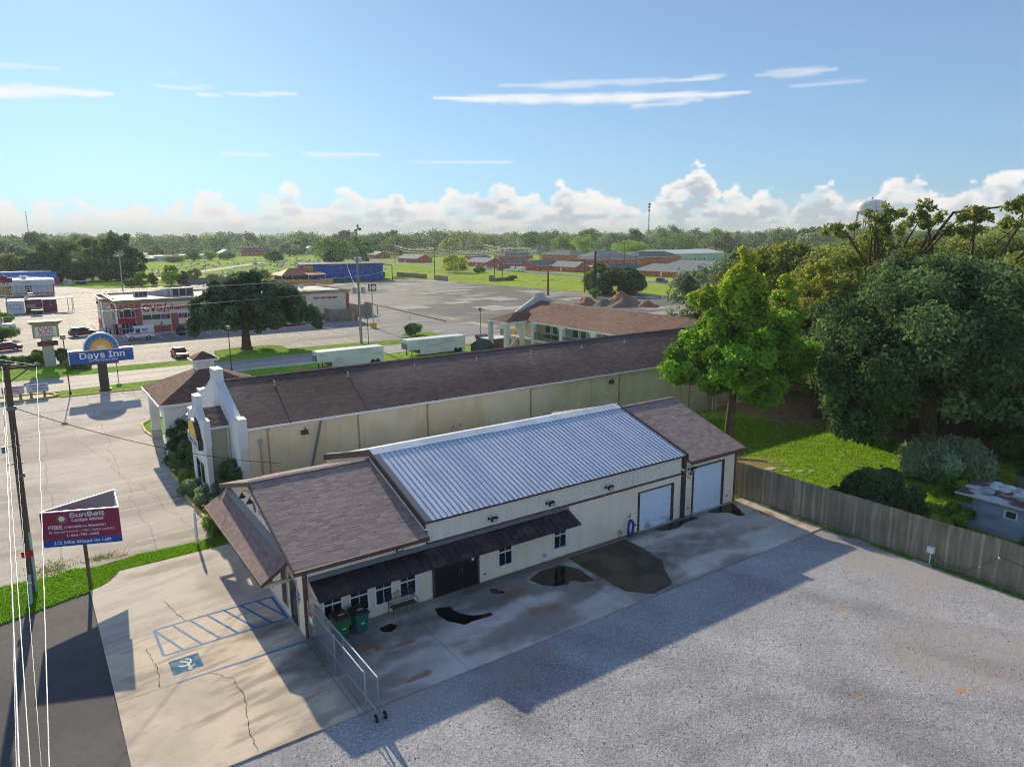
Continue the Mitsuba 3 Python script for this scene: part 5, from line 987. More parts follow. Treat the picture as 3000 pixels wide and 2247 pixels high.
part(k, 'name_panel__glow_ray', ray, 'sign_sky')
part(k, 'name_panel__arc', MB().tube([(3.65, SY - .21, 4.62), (4.6, SY - .21, 4.76), (5.6, SY - .21, 4.83), (7.0, SY - .21, 4.85), (8.2, SY - .21, 4.83), (9.2, SY - .21, 4.77), (9.94, SY - .21, 4.7)], .02, 4), 'sign_gold')
part(k, 'lettering', on_south('Days Inn', .66, 4.62, 3.98, SY - .2, True, 4.5, depth=.04), 'sign_white'); part(k, 'lettering', on_south('BY WYNDHAM', .2, 5.5, 3.6, SY - .2, False, 2.85, depth=.03), 'sign_white')
# lot lamps
def lamp(x, y, h, lab, head=.42, bs='dark_metal', r=.07, twin=None):
    k = thing('lot_lamp', lab, 'street lamp', None); part(k, 'pole', MB().tube([(x, y, 0), (x, y, h)], [r, r * .75], 8), bs, 40); part(k, 'base', MB().tube([(x, y, 0), (x, y, .3), (x, y, .34)], [r * 2, r * 2, r], 8), bs, 40)
    if twin:
        part(k, 'arm', MB().cyl((x - twin, y, h), (x + twin, y, h), .04), bs)
        for s in (-1, 1): part(k, 'head', MB().hexa([(x + s * twin - .3, y - .2, h - .06), (x + s * twin + .3, y - .2, h - .06), (x + s * twin + .3, y + .2, h - .06), (x + s * twin - .3, y + .2, h - .06)], [(x + s * twin - .22, y - .15, h + .12), (x + s * twin + .22, y - .15, h + .12), (x + s * twin + .22, y + .15, h + .12), (x + s * twin - .22, y + .15, h + .12)]), 'stone_a')
    else:
        part(k, 'head', MB().hexa([(x - head * .6, y - .2, h - .02), (x + head * .6, y - .2, h - .02), (x + head * .6, y + .2, h + .1), (x - head * .6, y + .2, h + .1)], [(x - head * .55, y - .26, h + .42), (x + head * .55, y - .26, h + .42), (x + head * .55, y + .14, h + .54), (x - head * .55, y + .14, h + .54)]), bs); part(k, 'lens', MB().quad((x - head * .4, y - .225, h + .06), (x + head * .4, y - .225, h + .06), (x + head * .38, y - .27, h + .36), (x - head * .38, y - .27, h + .36)), 'olive_wall')
lamp(3.3, 92.8, 6.35, 'dark lot lamp left of the tall motel sign'); lamp(21.75, 97.0, 5.5, 'dark lamp at the road edge below the live oak'); lamp(44.9, 105.8, 4.6, 'short dark lamp on the grass strip beside the utility pole'); lamp(62.0, 99.3, 5.1, 'dark lamp by the motel stair, at the end of the road')
lamp(13.3, 145.7, 5.2, 'silver twin-arm lamp at the pharmacy corner', bs='galvanised', twin=.62); lamp(59.0, 291.0, 8.0, 'slim lamp among the bushes at the cemetery edge', bs='brown_pole')
k = thing('floodlight_mast', 'tall pale mast with a cluster of floodlights behind the pharmacy', 'floodlight mast'); part(k, 'pole', MB().tube([(28.7, 274, 0), (28.9, 274, 11.6)], [.2, .13], 8), 'galvanised', 40)
part(k, 'crossbar', MB().cyl((27.2, 274, 11.3), (29.8, 274, 11.5), .07), 'galvanised')
for i, (dx, dz) in enumerate(((-1.6, 0), (-1.2, .4), (-.2, .5), (.3, .6), (.9, .5), (.6, 0))): part(k, 'floodlight', bx(28.9 + dx - .3, 28.9 + dx + .3, 273.4, 274, 11.3 + dz, 11.8 + dz), 'stone_b')
# pharmacy pylon sign
k = thing('pharmacy_sign', 'pharmacy pylon sign with a flared top and red display, on a wide stone post', 'sign'); PY = 116.0
part(k, 'post', MB().hexa([(1.62, PY - .1, 0), (2.95, PY - .1, 0), (2.95, PY + .7, 0), (1.62, PY + .7, 0)], [(1.55, PY - .1, 4), (2.9, PY - .1, 4), (2.9, PY + .7, 4), (1.55, PY + .7, 4)]), 'pale_concrete'); part(k, 'cabinet', bx(.72, 3.78, PY - .25, PY + .8, 4.0, 5.62), 'olive_wall')
part(k, 'cornice', MB().hexa([(.9, PY - .15, 5.62), (3.6, PY - .15, 5.62), (3.6, PY + .7, 5.62), (.9, PY + .7, 5.62)], [(.3, PY - .7, 6.15), (4.3, PY - .7, 6.15), (4.3, PY + 1.2, 6.15), (.3, PY + 1.2, 6.15)]).box(.26, 4.34, PY - .74, PY + 1.24, 6.15, 6.27), 'tan_metal')
part(k, 'face', bx(1.02, 3.5, PY - .29, PY - .25, 4.12, 5.5), 'sign_white'); part(k, 'lettering', on_south('CVS', .56, 1.35, 4.82, PY - .29, True, 1.75), 'sign_red'); part(k, 'lettering', on_south('pharmacy', .26, 1.42, 4.48, PY - .29, True, 1.7), 'sign_red')
part(k, 'strip', bx(1.28, 3.28, PY - .3, PY - .29, 4.17, 4.3), 'rust_metal'); part(k, 'display', bx(1.1, 3.48, PY - .3, PY + .8, 2.88, 3.55), 'led_dark', label='dark display panel with red lines of text')
m = MB(); rr = random.Random(6)
for i, (z, a, b) in enumerate(((3.42, 1.45, 2.4), (3.27, 1.45, 1.95), (3.13, 1.42, 2.2), (2.98, 1.38, 2.75))):
    x = a
    while x < b: w = rr.uniform(.09, .16); m.box(x, min(x + w, b), PY - .315, PY - .302, z - .045, z + .045); x += w + .035
part(k, 'display__text_line', m, 'led_red')
# V-shaped lodge billboard
k = thing('lodge_billboard', 'maroon and blue V-shaped roadside billboard on a thin brown post', 'billboard')
A, B, B2 = np.array([-.52, 39.5]), np.array([2.7, 38.2]), np.array([2.82, 41.1]); z0, z1, zb = 2.52, 4.28, 2.86
def wallpanel(p, q, za, zc, t=.06): return MB().beam((*p, (za + zc) / 2), (*q, (za + zc) / 2), t, zc - za)
part(k, 'front_panel', wallpanel(A, B, zb, z1), 'sign_maroon'); part(k, 'front_stripe', wallpanel(A, B, z0, zb), 'sign_royal')
part(k, 'back_panel', wallpanel(A + (.1, .12), B2, z0, z1), 'skin_grey'); part(k, 'end_post', MB().beam((*B2, z0), (*B2, z1), .12, .12).beam((*B, z1 - .05), (*B2, z1 - .05), .05, .05), 'white_paint')
part(k, 'frame', MB().beam((*A, z1 + .025), (*B, z1 + .025), .09, .05).beam((*(A + (.1, .12)), z1 + .025), (*B2, z1 + .025), .09, .05).beam((.3, 39.9, 3.6), (2.4, 40.1, 3.6), .06, .06).beam((1.9, 38.7, 3.3), (1.9, 40.6, 3.3), .06, .06), 'white_paint')
part(k, 'post', MB().tube([(1.13, 38.74 + .35, 0), (1.13, 39.0, 4.0)], .085, 8), 'brown_pole', 40)
d = np.array([*(B - A), 0]) / np.linalg.norm(B - A); nrm = np.cross(d, (0, 0, 1)); L = np.linalg.norm(B - A)
def bill(txt, h, u, z, w, bold=True, bs='sign_white'):
    o = np.array([*A, 0]) + d * u + nrm * .03; o[2] = z; part(k, 'lettering', text_on(txt, h, o, d, (0, 0, 1), bold, .012, w), bs)
bill('SunBelt', .22, 1.28, 3.98, 1.55); bill('Lodge Motel', .15, 1.36, 3.76, 1.42); bill('FREE', .19, .3, 3.42, .62); bill('CONTINENTAL BREAKFAST', .1, 1.0, 3.44, 1.85); bill('Hi-Speed Internet - HBO  Guest Laundry', .105, .3, 3.22, 2.9, False); bill('1-866-299-1480', .12, 1.05, 3.0, 1.42); bill('1/2 Mile Ahead on Left', .15, .45, 2.64, 2.55)
o = np.array([*A, 0]) + d * .92 + nrm * .032; o[2] = 3.93
disc = MB(); ang = np.linspace(0, 2 * PI, 18)[:-1]; V = [o + d * .14 * math.cos(t) + np.array([0, 0, .14 * math.sin(t)]) for t in ang] + [o]; disc.add(V, [[i, (i + 1) % 17, 17] for i in range(17)])
for i in range(12):
    t = 2 * PI * i / 12; e = d * math.cos(t) + np.array([0, 0, math.sin(t)]); disc.beam(o + e * .17, o + e * .25, .012, .012, nrm)
part(k, 'sun_emblem', disc, 'sign_pale')
# advertising benches on the island
for x0, lab, i in ((-2.95, 'advertising board bench nearer the utility pole, with a red line of text', 0), (-.72, 'advertising board bench on the right of the pair', 1)):
    k = thing('board_bench', lab, 'bench', 'advertising benches on the island'); w = 2.05
    part(k, 'board', MB().hexa([(x0, 93.3, .75), (x0 + w, 93.3, .75), (x0 + w, 93.4, .75), (x0, 93.4, .75)], [(x0, 93.42, 1.5), (x0 + w, 93.42, 1.5), (x0 + w, 93.5, 1.5), (x0, 93.5, 1.5)]), 'stone_a')
    for lx in (.35, w - .45): part(k, 'leg', bx(x0 + lx - .12, x0 + lx + .14, 92.9, 93.7, 0, .72), 'grey_soil')
    part(k, 'seat', bx(x0 + .05, x0 + w - .05, 92.9, 93.3, .66, .74), 'stone_b')
    m = MB(); rr = random.Random(9 + i)
    for j, z in enumerate((1.34, 1.15, 1.02, .9)):
        a, b = (x0 + .25, x0 + w - .15) if j == 0 else (x0 + .5, x0 + w - .45); m.box(a, b, 93.27 + (z - .75) * .16, 93.3 + (z - .75) * .16, z - (.04 if j == 0 else .018), z + (.04 if j == 0 else .018))
    part(k, 'print_line', m, 'sign_red' if i == 0 else 'sign_royal'); part(k, 'print_block', bx(x0 + .02, x0 + .22, 93.28, 93.31, .85, 1.2) if i == 0 else bx(x0 + w - .25, x0 + w - .12, 93.28, 93.31, .85, .98), 'car_blue')
# utility poles
def upole(x, y, h, lab, bs, r=.15, lean=(0, 0), arm=None, extra=True, group=None):
    k = thing('utility_pole', lab, 'utility pole', group); part(k, 'shaft', MB().tube([(x, y, 0), (x + lean[0] * .5, y + lean[1] * .5, h / 2), (x + lean[0], y + lean[1], h)], [r * 1.15, r, r * .75], 9), bs, 50)
    tx, ty = x + lean[0], y + lean[1]
    for (zz, w, axis) in (arm or []):
        f = zz / h; cx, cy = x + lean[0] * f, y + lean[1] * f; e = np.array([1, 0, 0]) if axis == 'x' else np.array([0, 1, 0]); c = np.array([cx, cy, zz])
        a = part(k, 'crossarm', MB().beam(c - e * w, c + e * w, .1, .12), bs)
        for s in (-.9, -.35, .35, .9): part(k, a.split('__')[1] + '__insulator', MB().tube([c + e * w * s + (0, 0, .05), c + e * w * s + (0, 0, .14), c + e * w * s + (0, 0, .2)], [.05, .07, .03], 6), 'stone_b', 40)
    return k
k = upole(-1.26, 40.44, 11.5, 'tall weathered utility pole at the left edge, with a long crossarm', 'brown_pole', .16, (.3, 0), [(11.28, 1.35, 'x')])
part(k, 'brace', MB().beam((-.98, 40.35, 10.6), (-.1, 40.38, 11.2), .06, .05).beam((-.98, 40.35, 10.6), (-1.85, 40.38, 11.2), .06, .05), 'brown_pole'); part(k, 'conduit', MB().tube([(-1.12, 40.22, 0), (-1.05, 40.22, 3.2)], .07, 8), 'aqua_panel', 40); part(k, 'guy_guard', MB().tube([(-1.4, 38.95, 0), (-1.32, 39.6, 1.3)], .1, 8), 'aqua_panel', 40); part(k, 'guy_guard__band', MB().tube([(-1.345, 39.4, .9), (-1.34, 39.44, .98)], .115, 8), 'sign_white')
part(k, 'stub', MB().tube([(-1.2, 40.26, 0), (-.98, 40.3, 8.4)], [.11, .09], 8), 'brown_pole', 50); part(k, 'notice', bx(-1.5, -1.02, 40.1, 40.13, 2.0, 2.3), 'red_paint')
part(k, 'bracket', MB().beam((-1.5, 40.3, 7.6), (-.85, 40.3, 7.6), .05, .05).beam((-1.5, 40.35, 6.7), (-.8, 40.35, 6.7), .06, .06).box(-1.62, -1.42, 40.25, 40.45, 7.3, 7.6).box(-1.18, -.86, 40.2, 40.3, 6.0, 6.2).box(-1.2, -.8, 40.2, 40.36, 9.3, 9.5), 'grey_metal')
k = upole(45.36, 109.83, 14.7, 'tall pale utility pole with a transformer, on the grass strip right of the live oak', 'grey_pole', .2, (-.05, 0), [(14.3, 1.1, 'y'), (10.9, 1.0, 'y')])
for dx in (-.75, .75): part(k, 'transformer', MB().cyl((45.36 + dx, 109.8, 8.2), (45.36 + dx, 109.8, 9.2), .33, 12), 'stone_b', 40)
part(k, 'cable_box', bx(45.0, 45.3, 109.5, 109.7, 2.0, 2.9), 'stone_b'); part(k, 'conduit', MB().cyl((45.2, 109.6, 0), (45.2, 109.6, 8), .05), 'aqua_panel')
upole(127.0, 166.0, 7.4, 'reddish wooden pole with two crossarms behind the motel parapet', 'rust_pole', .3, (0, 0), [(6.9, 2.4, 'x'), (4.4, 2.3, 'x')])
k = upole(131.8, 151.1, 12.9, 'nearly black pole with a vine-covered foot behind the motel roof', 'dark_pole', .33, (.2, 0)); part(k, 'transformer', MB().cyl((132.6, 150.6, 5.6), (132.6, 150.6, 6.9), .4, 10), 'stone_b', 40)
GP = 'utility poles along the far street'
for i, (x, y, h, bs, lab) in enumerate(((143.7, 169.3, 10.3, 'brown_pole', 'bare pole in front of the round bush clump in the field'), (160.2, 239.7, 12.4, 'brown_pole', 'taller pole of a pair beside the concrete stub in the field'), (159.6, 244.3, 10.2, 'brown_pole', 'shorter pole of a pair beside the concrete stub in the field'), (204.2, 273.3, 14, 'brown_pole', 'pole at the street beside the white van'), (159.3, 294.6, 13.3, 'brown_pole', 'pole left of the yellow-green roadside tree'),
                                 (195.7, 200.5, 11.5, 'brown_pole', 'pole on the street at the right end of the bush clump'), (193.6, 408.9, 14.1, 'grey_pole', 'distant pole beyond the blue building'), (233.6, 369.0, 12.9, 'grey_pole', 'distant pole behind the first brick bungalow'), (225.7, 465.7, 15.4, 'grey_pole', 'distant pole left of the brick bungalows'), (232.5, 245.8, 14, 'brown_pole', 'pole in front of the two-storey brick houses'), (214.9, 236.2, 13.2, 'grey_pole', 'grey pole by the corner of the nearest brick bungalow'), (250, 640, 17, 'grey_pole', 'far pole above the cemetery magnolia'), (13.84, 345.8, 8.7, 'brown_pole', 'old pole behind the blue-roofed building'))):
    upole(x, y, h, lab, bs, .16 if h < 13 else .2, (0, 0), [(h - .5, 1.2, 'x')] if i not in (0, 12) else None, group=GP if i not in (0, 12) else None)
def span(name, lab, p, q, sag, r, bs, n=14, group=None, cat='cable'):
    p, q = np.array(p, float), np.array(q, float); t = np.linspace(0, 1, n)[:, None]; pts = p + (q - p) * t - np.array([0, 0, sag]) * 4 * t * (1 - t)
    return single(name, lab, cat, MB().tube(pts, r, 5), bs, True, group)
W = 'overhead wires from the tall pole at the left edge'
span('power_line', 'bright wire hanging from the right end of the crossarm and crossing the billboard', (.22, 40.4, 11.28), (-.75, -14, 12.6), .35, .009, 'cable_pale', 30)
span('power_line', 'bright wire from the left insulator of the crossarm, at the left edge', (-1.12, 40.4, 11.4), (-.1, -14, 12.6), .35, .008, 'cable_pale', 30); span('power_line', 'thick pale bundled cable along the left edge', (-1.3, 40.4, 9.4), (-.35, -14, 12.1), .6, .016, 'cable_pale', 30); span('power_line', 'thin pale wire beside the thick bundled cable at the left edge', (-1.0, 40.4, 8.4), (-.2, -14, 12.0), .5, .006, 'cable_pale', 30); span('power_line', 'lowest pale cable along the left edge of the view', (-1.4, 40.4, 7.5), (-.5, -14, 11.8), .5, .007, 'cable_pale', 30)
span('power_line', 'white wire running up to the left from the crossarm', (.2, 40.6, 11.3), (-26, 92, 13.4), .5, .014, 'cable_pale'); span('power_line', 'second wire running up to the left from the crossarm', (-1.3, 40.6, 11.4), (-30, 92, 13.4), .5, .012, 'cable_pale')
span('service_cable', 'dark service cable sagging from the pole across the motel lot', (-1.0, 40.4, 9.45), (12.4, 44.2, 3.1), .55, .018, 'wire_dark', 24); span('guy_wire', 'guy wire from the pole to the ground', (-1.05, 40.3, 9), (-1.42, 38.94, .1), 0, .012, 'grey_metal', 3)
span('power_line', 'upper pale wire crossing in front of the live oak', (45.3, 109.0, 11.0), (-40, 106, 11.6), .9, .03, 'cable_pale', 24); span('power_line', 'lower pale wire crossing in front of the live oak', (45.3, 109.6, 8.8), (-40, 104, 8.6), .8, .03, 'cable_pale', 24); span('power_line', 'wire from the tall pale pole towards the blue building', (45.3, 110.6, 10.9), (125, 262, 7.5), 1.2, .03, 'cable_pale', 16); span('power_line', 'second wire from the tall pale pole towards the blue building', (45.3, 110.0, 8.9), (104, 262, 7.0), 1.0, .03, 'cable_pale', 16)
for z in (8.6, 5.2): span('power_line', '%s wire behind the blue-roofed building' % ('upper' if z > 6 else 'lower'), (13.9, 345.8, z), (90, 338, z + .6), 1.0, .05, 'cable_pale', 12)
FP = [(60, 700), (207, 700), (250, 640), (225.7, 465.7), (193.6, 408.9), (159.3, 294.6), (160.2, 239.7), (232.5, 245.8), (300, 240)]
for zi, zz in enumerate((13.0, 11.6, 10.4)):
    for j, (p, q) in enumerate((((100, 520), (193.6, 408.9)), ((193.6, 408.9), (233.6, 369)), ((233.6, 369), (204.2, 273.3)), ((204.2, 273.3), (232.5, 245.8)), ((193.6, 408.9), (159.3, 294.6)), ((159.3, 294.6), (160.2, 239.7)), ((160.2, 239.7), (195.7, 200.5)), ((159.3, 294.6), (204.2, 273.3)))):
        zq = lambda p: min(zz, 12.2) if p != (195.7, 200.5) else min(zz, 11)
        span('street_wire', 'one of the pale wires strung between the far street poles', (*p, zq(p)), (*q, zq(q)), 1.4, .045, 'cable_pale', 10, 'wires between the far street poles')
# grill sign at far left, popcorn of small signs
k = thing('grill_sign', 'red and black restaurant pylon sign at the far left edge', 'sign'); GX, GY = -2.55, 182.9
part(k, 'pole', MB().tube([(GX - .06, GY, 0), (GX, GY, 8)], [.17, .12], 8), 'stone_b', 40); part(k, 'cabinet', MB().prism([(-6.2, 8.35), (-1.05, 8.35), (-1.05, 9.3), (-1.5, 9.35), (-1.9, 9.5), (-2.1, 9.8), (-2.6, 9.95), (-3.1, 9.8), (-3.3, 9.5), (-3.9, 9.35), (-6.2, 9.3)], GY - .25, GY + .25, 'y'), 'dark_trim'); part(k, 'lower_panel', bx(-6.2, -1.05, GY - .25, GY + .25, 7.75, 8.33), 'sign_white')
part(k, 'lettering', on_south('PASO', .72, -5.5, 8.5, GY - .25, True, 4.25), 'red_paint'); part(k, 'lettering', on_south('MEXICAN GRILL', .36, -5.9, 7.88, GY - .25, True, 4.7), 'led_dark'); part(k, 'arch_trim', MB().prism([(-3.0, 9.55), (-2.1, 9.55), (-2.3, 9.8), (-2.6, 9.85), (-2.9, 9.8)], GY - .28, GY - .25, 'y'), 'sign_red')
k = thing('pole_sign', 'small square sign on a slim pole with a yellow base in the car park', 'sign'); part(k, 'pole', MB().cyl((55.2, 127.3, 0), (55.2, 127.3, 7.1), .1, 8), 'galvanised', 40); part(k, 'base', bx(54.75, 55.65, 126.85, 127.75, 0, 1.1), 'yellow_paint'); part(k, 'cabinet', bx(54.6, 56.0, 127.0, 127.6, 7.1, 8.4), 'car_maroon'); part(k, 'face', MB().prism([(55.45 + .45 * math.cos(t), 7.75 + .45 * math.sin(t)) for t in np.linspace(0, 6.28, 16)[:-1]], 126.97, 127.0, 'y').box(54.65, 54.9, 126.98, 127.0, 7.2, 8.3), 'sign_white')
k = thing('back_sign', 'back of a small white road sign right of the tall motel sign', 'sign'); part(k, 'panel', bx(8.6, 9.2, 100.6, 100.7, 1.9, 3.0), 'sign_white'); part(k, 'post', MB().cyl((8.9, 100.75, 0), (8.9, 100.75, 2.9), .05), 'grey_metal')
# ---------------------------------------------------------------- the pharmacy
ph = thing('pharmacy', 'red brick and tan pharmacy with red lettering and white flat roof', 'building'); QY = 145.7
part(ph, 'wall', MB().box(13.9, 57.8, QY, 166.5, 0, 5.75).box(12.5, 13.9, 154, 166.4, 0, 5.7), 'tan_brick')
def ring(x0, x1, y0, y1, zl, zh, o0, o1):
    m = MB(); a = lambda o, z: [(x0 - o, y0 - o, z), (x1 + o, y0 - o, z), (x1 + o, y1 + o, z), (x0 - o, y1 + o, z)]
    lo, hi = a(o0, zl), a(o1, zh)
    for i in range(4): j = (i + 1) % 4; m.quad(lo[i], lo[j], hi[j], hi[i])
    t = a(o1 - .35, zh); 
    for i in range(4): j = (i + 1) % 4; m.quad(hi[i], hi[j], t[j], t[i])
    t2 = a(o1 - .35, zl + .25)
    for i in range(4): j = (i + 1) % 4; m.quad(t[i], t[j], t2[j], t2[i])
    for i in range(4): j = (i + 1) % 4; m.quad(lo[j], lo[i], a(-.1, zl)[i], a(-.1, zl)[j])
    return m
part(ph, 'cornice', ring(13.9, 57.8, QY, 166.5, 5.6, 6.35, .05, .55), 'tan_metal'); part(ph, 'cornice', ring(12.5, 14.0, 154, 166.4, 5.5, 6.2, .05, .5), 'tan_metal'); part(ph, 'roof', MB().box(13.75, 57.95, QY - .15, 166.65, 5.75, 5.95), 'white_roof')
brick = [(13.95, 17.85, 0, 5.55), (17.85, 22.6, 0, 1.4), (22.75, 23.95, 0, 3.5), (23.95, 46.9, 0, 1.4), (47.4, 48.5, 0, 5.4), (48.5, 57.1, 0, 1.4), (57.15, 57.85, 0, 5.5)]
for a, b, z0, z1 in brick: part(ph, 'brick_pier', bx(a, b, QY - .07, QY, z0, z1), 'red_brick')
for x in (14.15, 14.95, 15.8, 16.65): part(ph, 'pilaster_strip', bx(x, x + .26, QY - .11, QY - .07, 4.85, 5.5), 'tan_metal')
part(ph, 'brick_base', MB().box(13.82, 13.9, QY, 154, 0, 1.5).box(12.42, 12.5, 160, 166, .3, 1.6), 'red_brick'); part(ph, 'side_band', MB().box(13.84, 13.9, 147.5, 153.4, 4.2, 5.3), 'red_brick')
part(ph, 'side_strip', MB().box(13.8, 13.9, 149.6, 149.9, 1.5, 4.0).box(12.44, 12.5, 159.4, 159.7, .3, 5.4).box(12.44, 12.5, 154.1, 154.4, 1.5, 5.4), 'red_brick')
ww = part(ph, 'side_window', bx(13.82, 13.9, 150.4, 152.8, 2.2, 3.9), 'white_paint')
for i in range(3): part(ph, 'side_window__pane', bx(13.79, 13.82, 150.5 + i * .78, 151.2 + i * .78, 2.3, 3.8), 'shop_glass')
arc = [(15.5 + 1.32 * math.cos(t), 4.1 + .75 * math.sin(t) ** .8) for t in np.linspace(0, PI, 16)]
w = part(ph, 'arched_window', MB().prism(Polygon([(14.18, 3.1), (16.82, 3.1)] + arc), QY - .12, QY - .07, 'y'), 'white_paint')
part(ph, 'arched_window__lintel', MB().tube([(14.1 + i * .28, QY - .14, 4.15 + .72 * math.sin(PI * (i + .2) / 10.4) ** .7) for i in range(11)], .1, 6), 'tan_metal', 60)
for a, b, h in ((14.28, 14.85, 4.3), (14.95, 16.1, 4.72), (16.2, 16.72, 4.35)): part(ph, 'arched_window__pane', bx(a, b, QY - .15, QY - .12, 3.2, h), 'shop_glass')
part(ph, 'door_awning', MB().hexa([(13.75, QY - 1.25, 2.3), (16.2, QY - 1.25, 2.3), (16.7, QY - .07, 2.3), (14.1, QY - .07, 2.3)], [(13.75, QY - 1.25, 2.5), (16.2, QY - 1.25, 2.5), (16.7, QY - .07, 3.05), (14.1, QY - .07, 3.05)]), 'sign_red', label='red awning above the glass doors')
part(ph, 'door_frame', bx(14.3, 16.9, QY - .11, QY - .07, .1, 2.28), 'stone_a')
for i in range(4):
    a = 14.42 + i * .62; part(ph, 'door_frame__pane', bx(a, a + .5, QY - .14, QY - .11, 1.25, 2.15), 'dark_glass'); part(ph, 'door_frame__pane', bx(a, a + .5, QY - .14, QY - .11, .25, 1.1), 'dark_glass')
part(ph, 'door_notice', bx(13.98, 14.25, QY - .1, QY - .07, 1.5, 2.0), 'sign_white')
def strip_windows(x0, n, step=1.56):
    for i in range(n):
        a = x0 + i * step; c = part(ph, 'strip_window', bx(a, a + step, QY - .1, QY - .02, 2.46, 3.5), 'white_paint'); part(ph, c.split('__')[1] + '__pane', bx(a + .06, a + step - .06, QY - .13, QY - .1, 2.54, 3.42), 'shop_glass')
        if i == (2 if x0 < 20 else 0): part(ph, c.split('__')[1] + '__pink_sticker', MB().prism([(a + step * .48 + .38 * math.cos(t), 2.98 + .38 * math.sin(t)) for t in np.linspace(0, 6.28, 16)[:-1]], QY - .14, QY - .131, 'y'), 'pink')
strip_windows(17.9, 3); strip_windows(24.0, 3); strip_windows(30.2, 3)
part(ph, 'lettering', on_south('CVS', 1.2, 18.1, 4.05, QY - .01, True, 3.3, depth=.15), 'sign_red'); part(ph, 'lettering', on_south('/', 1.35, 21.55, 4.0, QY - .01, True, .6, depth=.15), 'sign_red'); part(ph, 'lettering', on_south('pharmacy', .92, 22.25, 4.25, QY - .01, True, 5.7, depth=.15), 'sign_red')
part(ph, 'lettering', on_south('Drive-Thru Pharmacy', .42, 50.1, 4.6, QY - .01, True, 5.2, depth=.1), 'sign_red')
part(ph, 'lettering', text_on('CVS/pharmacy', .8, (13.82, 153.2, 4.45), (0, -1, 0), ZU, True, .12, 5.4), 'sign_red'); part(ph, 'lettering', text_on('PHOTO', .5, (12.44, 165.6, 4.5), (0, -1, 0), ZU, True, .1, 2.6), 'car_maroon')
for x0, x1, y0, y1, h, lab in ((18.3, 20.6, 157, 158.8, 1.1, 'a'), (24.6, 28.6, 154, 156.5, 1.6, 'b')):
    k = thing('rooftop_unit', 'grey rooftop air unit on the pharmacy roof, %s one' % ('small left' if x0 < 20 else 'large louvred'), 'air conditioner')
    part(k, 'body', bx(x0, x1, y0, y1, 5.96, 5.96 + h), 'stone_b'); 
    for i in range(3): part(k, 'louvre', bx(x0 + .2 + i * (x1 - x0 - .2) / 3, x0 + (i + .8) * (x1 - x0) / 3 + .1, y0 - .04, y0, 6.1, 5.8 + h), 'dark_trim')
k = thing('roof_screen', 'sloped grey screen panel beside the large rooftop unit', 'screen'); part(k, 'panel', MB().hexa([(20.5, 164, 5.97), (23.9, 155, 5.97), (24.5, 155.2, 5.97), (21, 164.4, 5.97)], [(20.5, 164, 6.2), (23.9, 155, 7.5), (24.5, 155.2, 7.5), (21, 164.4, 6.2)]), 'stone_b')
k = thing('satellite_dish', 'small pale dish on the right end of the pharmacy roof', 'satellite dish'); part(k, 'dish', MB().tube([(50.6, 154, 6.75), (50.55, 153.9, 6.72), (50.4, 153.6, 6.85)], [.05, .4, .55], 14, False), 'stone_a', 60); part(k, 'mast', MB().cyl((50.6, 154.1, 5.95), (50.6, 154.05, 6.75), .05), 'stone_b')
single('roof_parapet_panel', 'long white panel standing on the far right of the pharmacy roof', 'panel', bx(40, 49, 164.5, 164.8, 5.96, 6.9), 'stone_a')
k = thing('corral_fence', 'weathered wooden fence round the pharmacy drive-through bins', 'fence')
def woodfence(k, p, q, h, w=.3):
    p, q = np.array(p), np.array(q); L = np.linalg.norm(q - p); n = int(L / w); rr = random.Random(int(L * 10))
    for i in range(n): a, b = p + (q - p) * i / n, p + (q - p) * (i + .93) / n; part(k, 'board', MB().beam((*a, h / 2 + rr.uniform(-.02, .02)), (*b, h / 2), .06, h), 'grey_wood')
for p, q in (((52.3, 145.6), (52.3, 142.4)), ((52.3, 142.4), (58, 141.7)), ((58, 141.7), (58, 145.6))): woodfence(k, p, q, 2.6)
k = thing('corral_fence', 'second wooden bin fence beyond the right end of the pharmacy', 'fence')
for p, q in (((60.5, 153), (60.8, 148)), ((60.8, 148), (65, 150.4)), ((65, 150.4), (65, 154.5))): woodfence(k, p, q, 2.6)
for x, y, lab in ((56.8, 141.4, 'in front of the nearer'), (65.9, 149.4, 'beside the farther')): single('bollard', 'yellow bollard %s wooden bin fence' % lab, 'bollard', MB().tube([(x, y, 0), (x, y, 1.9), (x, y, 2.0)], [.13, .13, .05], 10), 'yellow_paint', 40)
for x, y, lab in ((12.4, 151.6, 'farther'), (12.7, 148.2, 'nearer')): single('bollard', 'blue bollard at the pharmacy corner, the %s of two' % lab, 'bollard', MB().tube([(x, y, 0), (x, y, 1.1), (x, y, 1.2)], [.14, .14, .05], 10), 'blue_paint', 40)
for x, lab in ((16.0, 'in front of the pharmacy doors'), (20.9, 'right of the mail van')):
    k = thing('parking_sign', 'blue accessible parking sign on a blue bollard %s' % lab, 'sign'); part(k, 'bollard', MB().tube([(x, 144.9, 0), (x, 144.9, 1.35)], .12, 10), 'blue_paint', 40); part(k, 'plate', bx(x - .16, x + .16, 144.84, 144.87, 1.55, 2.1), 'sign_sky'); part(k, 'post', MB().cyl((x, 144.9, 1.35), (x, 144.9, 2.1), .03), 'stone_b')
k = thing('kiosk', 'dark outdoor vending box at the pharmacy corner', 'kiosk'); part(k, 'body', bx(13.2, 13.75, 146.1, 147.4, .15, 1.9), 'black_plastic'); part(k, 'top', bx(13.15, 13.8, 146.0, 147.5, 1.9, 2.0), 'dark_metal')
struct('pavement', 'pale pavement along the pharmacy front', MB().box(11.2, 58, 144.3, 145.69, .0, .12).box(11.2, 12.4, 145.69, 168, 0, .12).box(12.4, 13.8, 145.69, 153.9, 0, .12), 'pale_concrete')
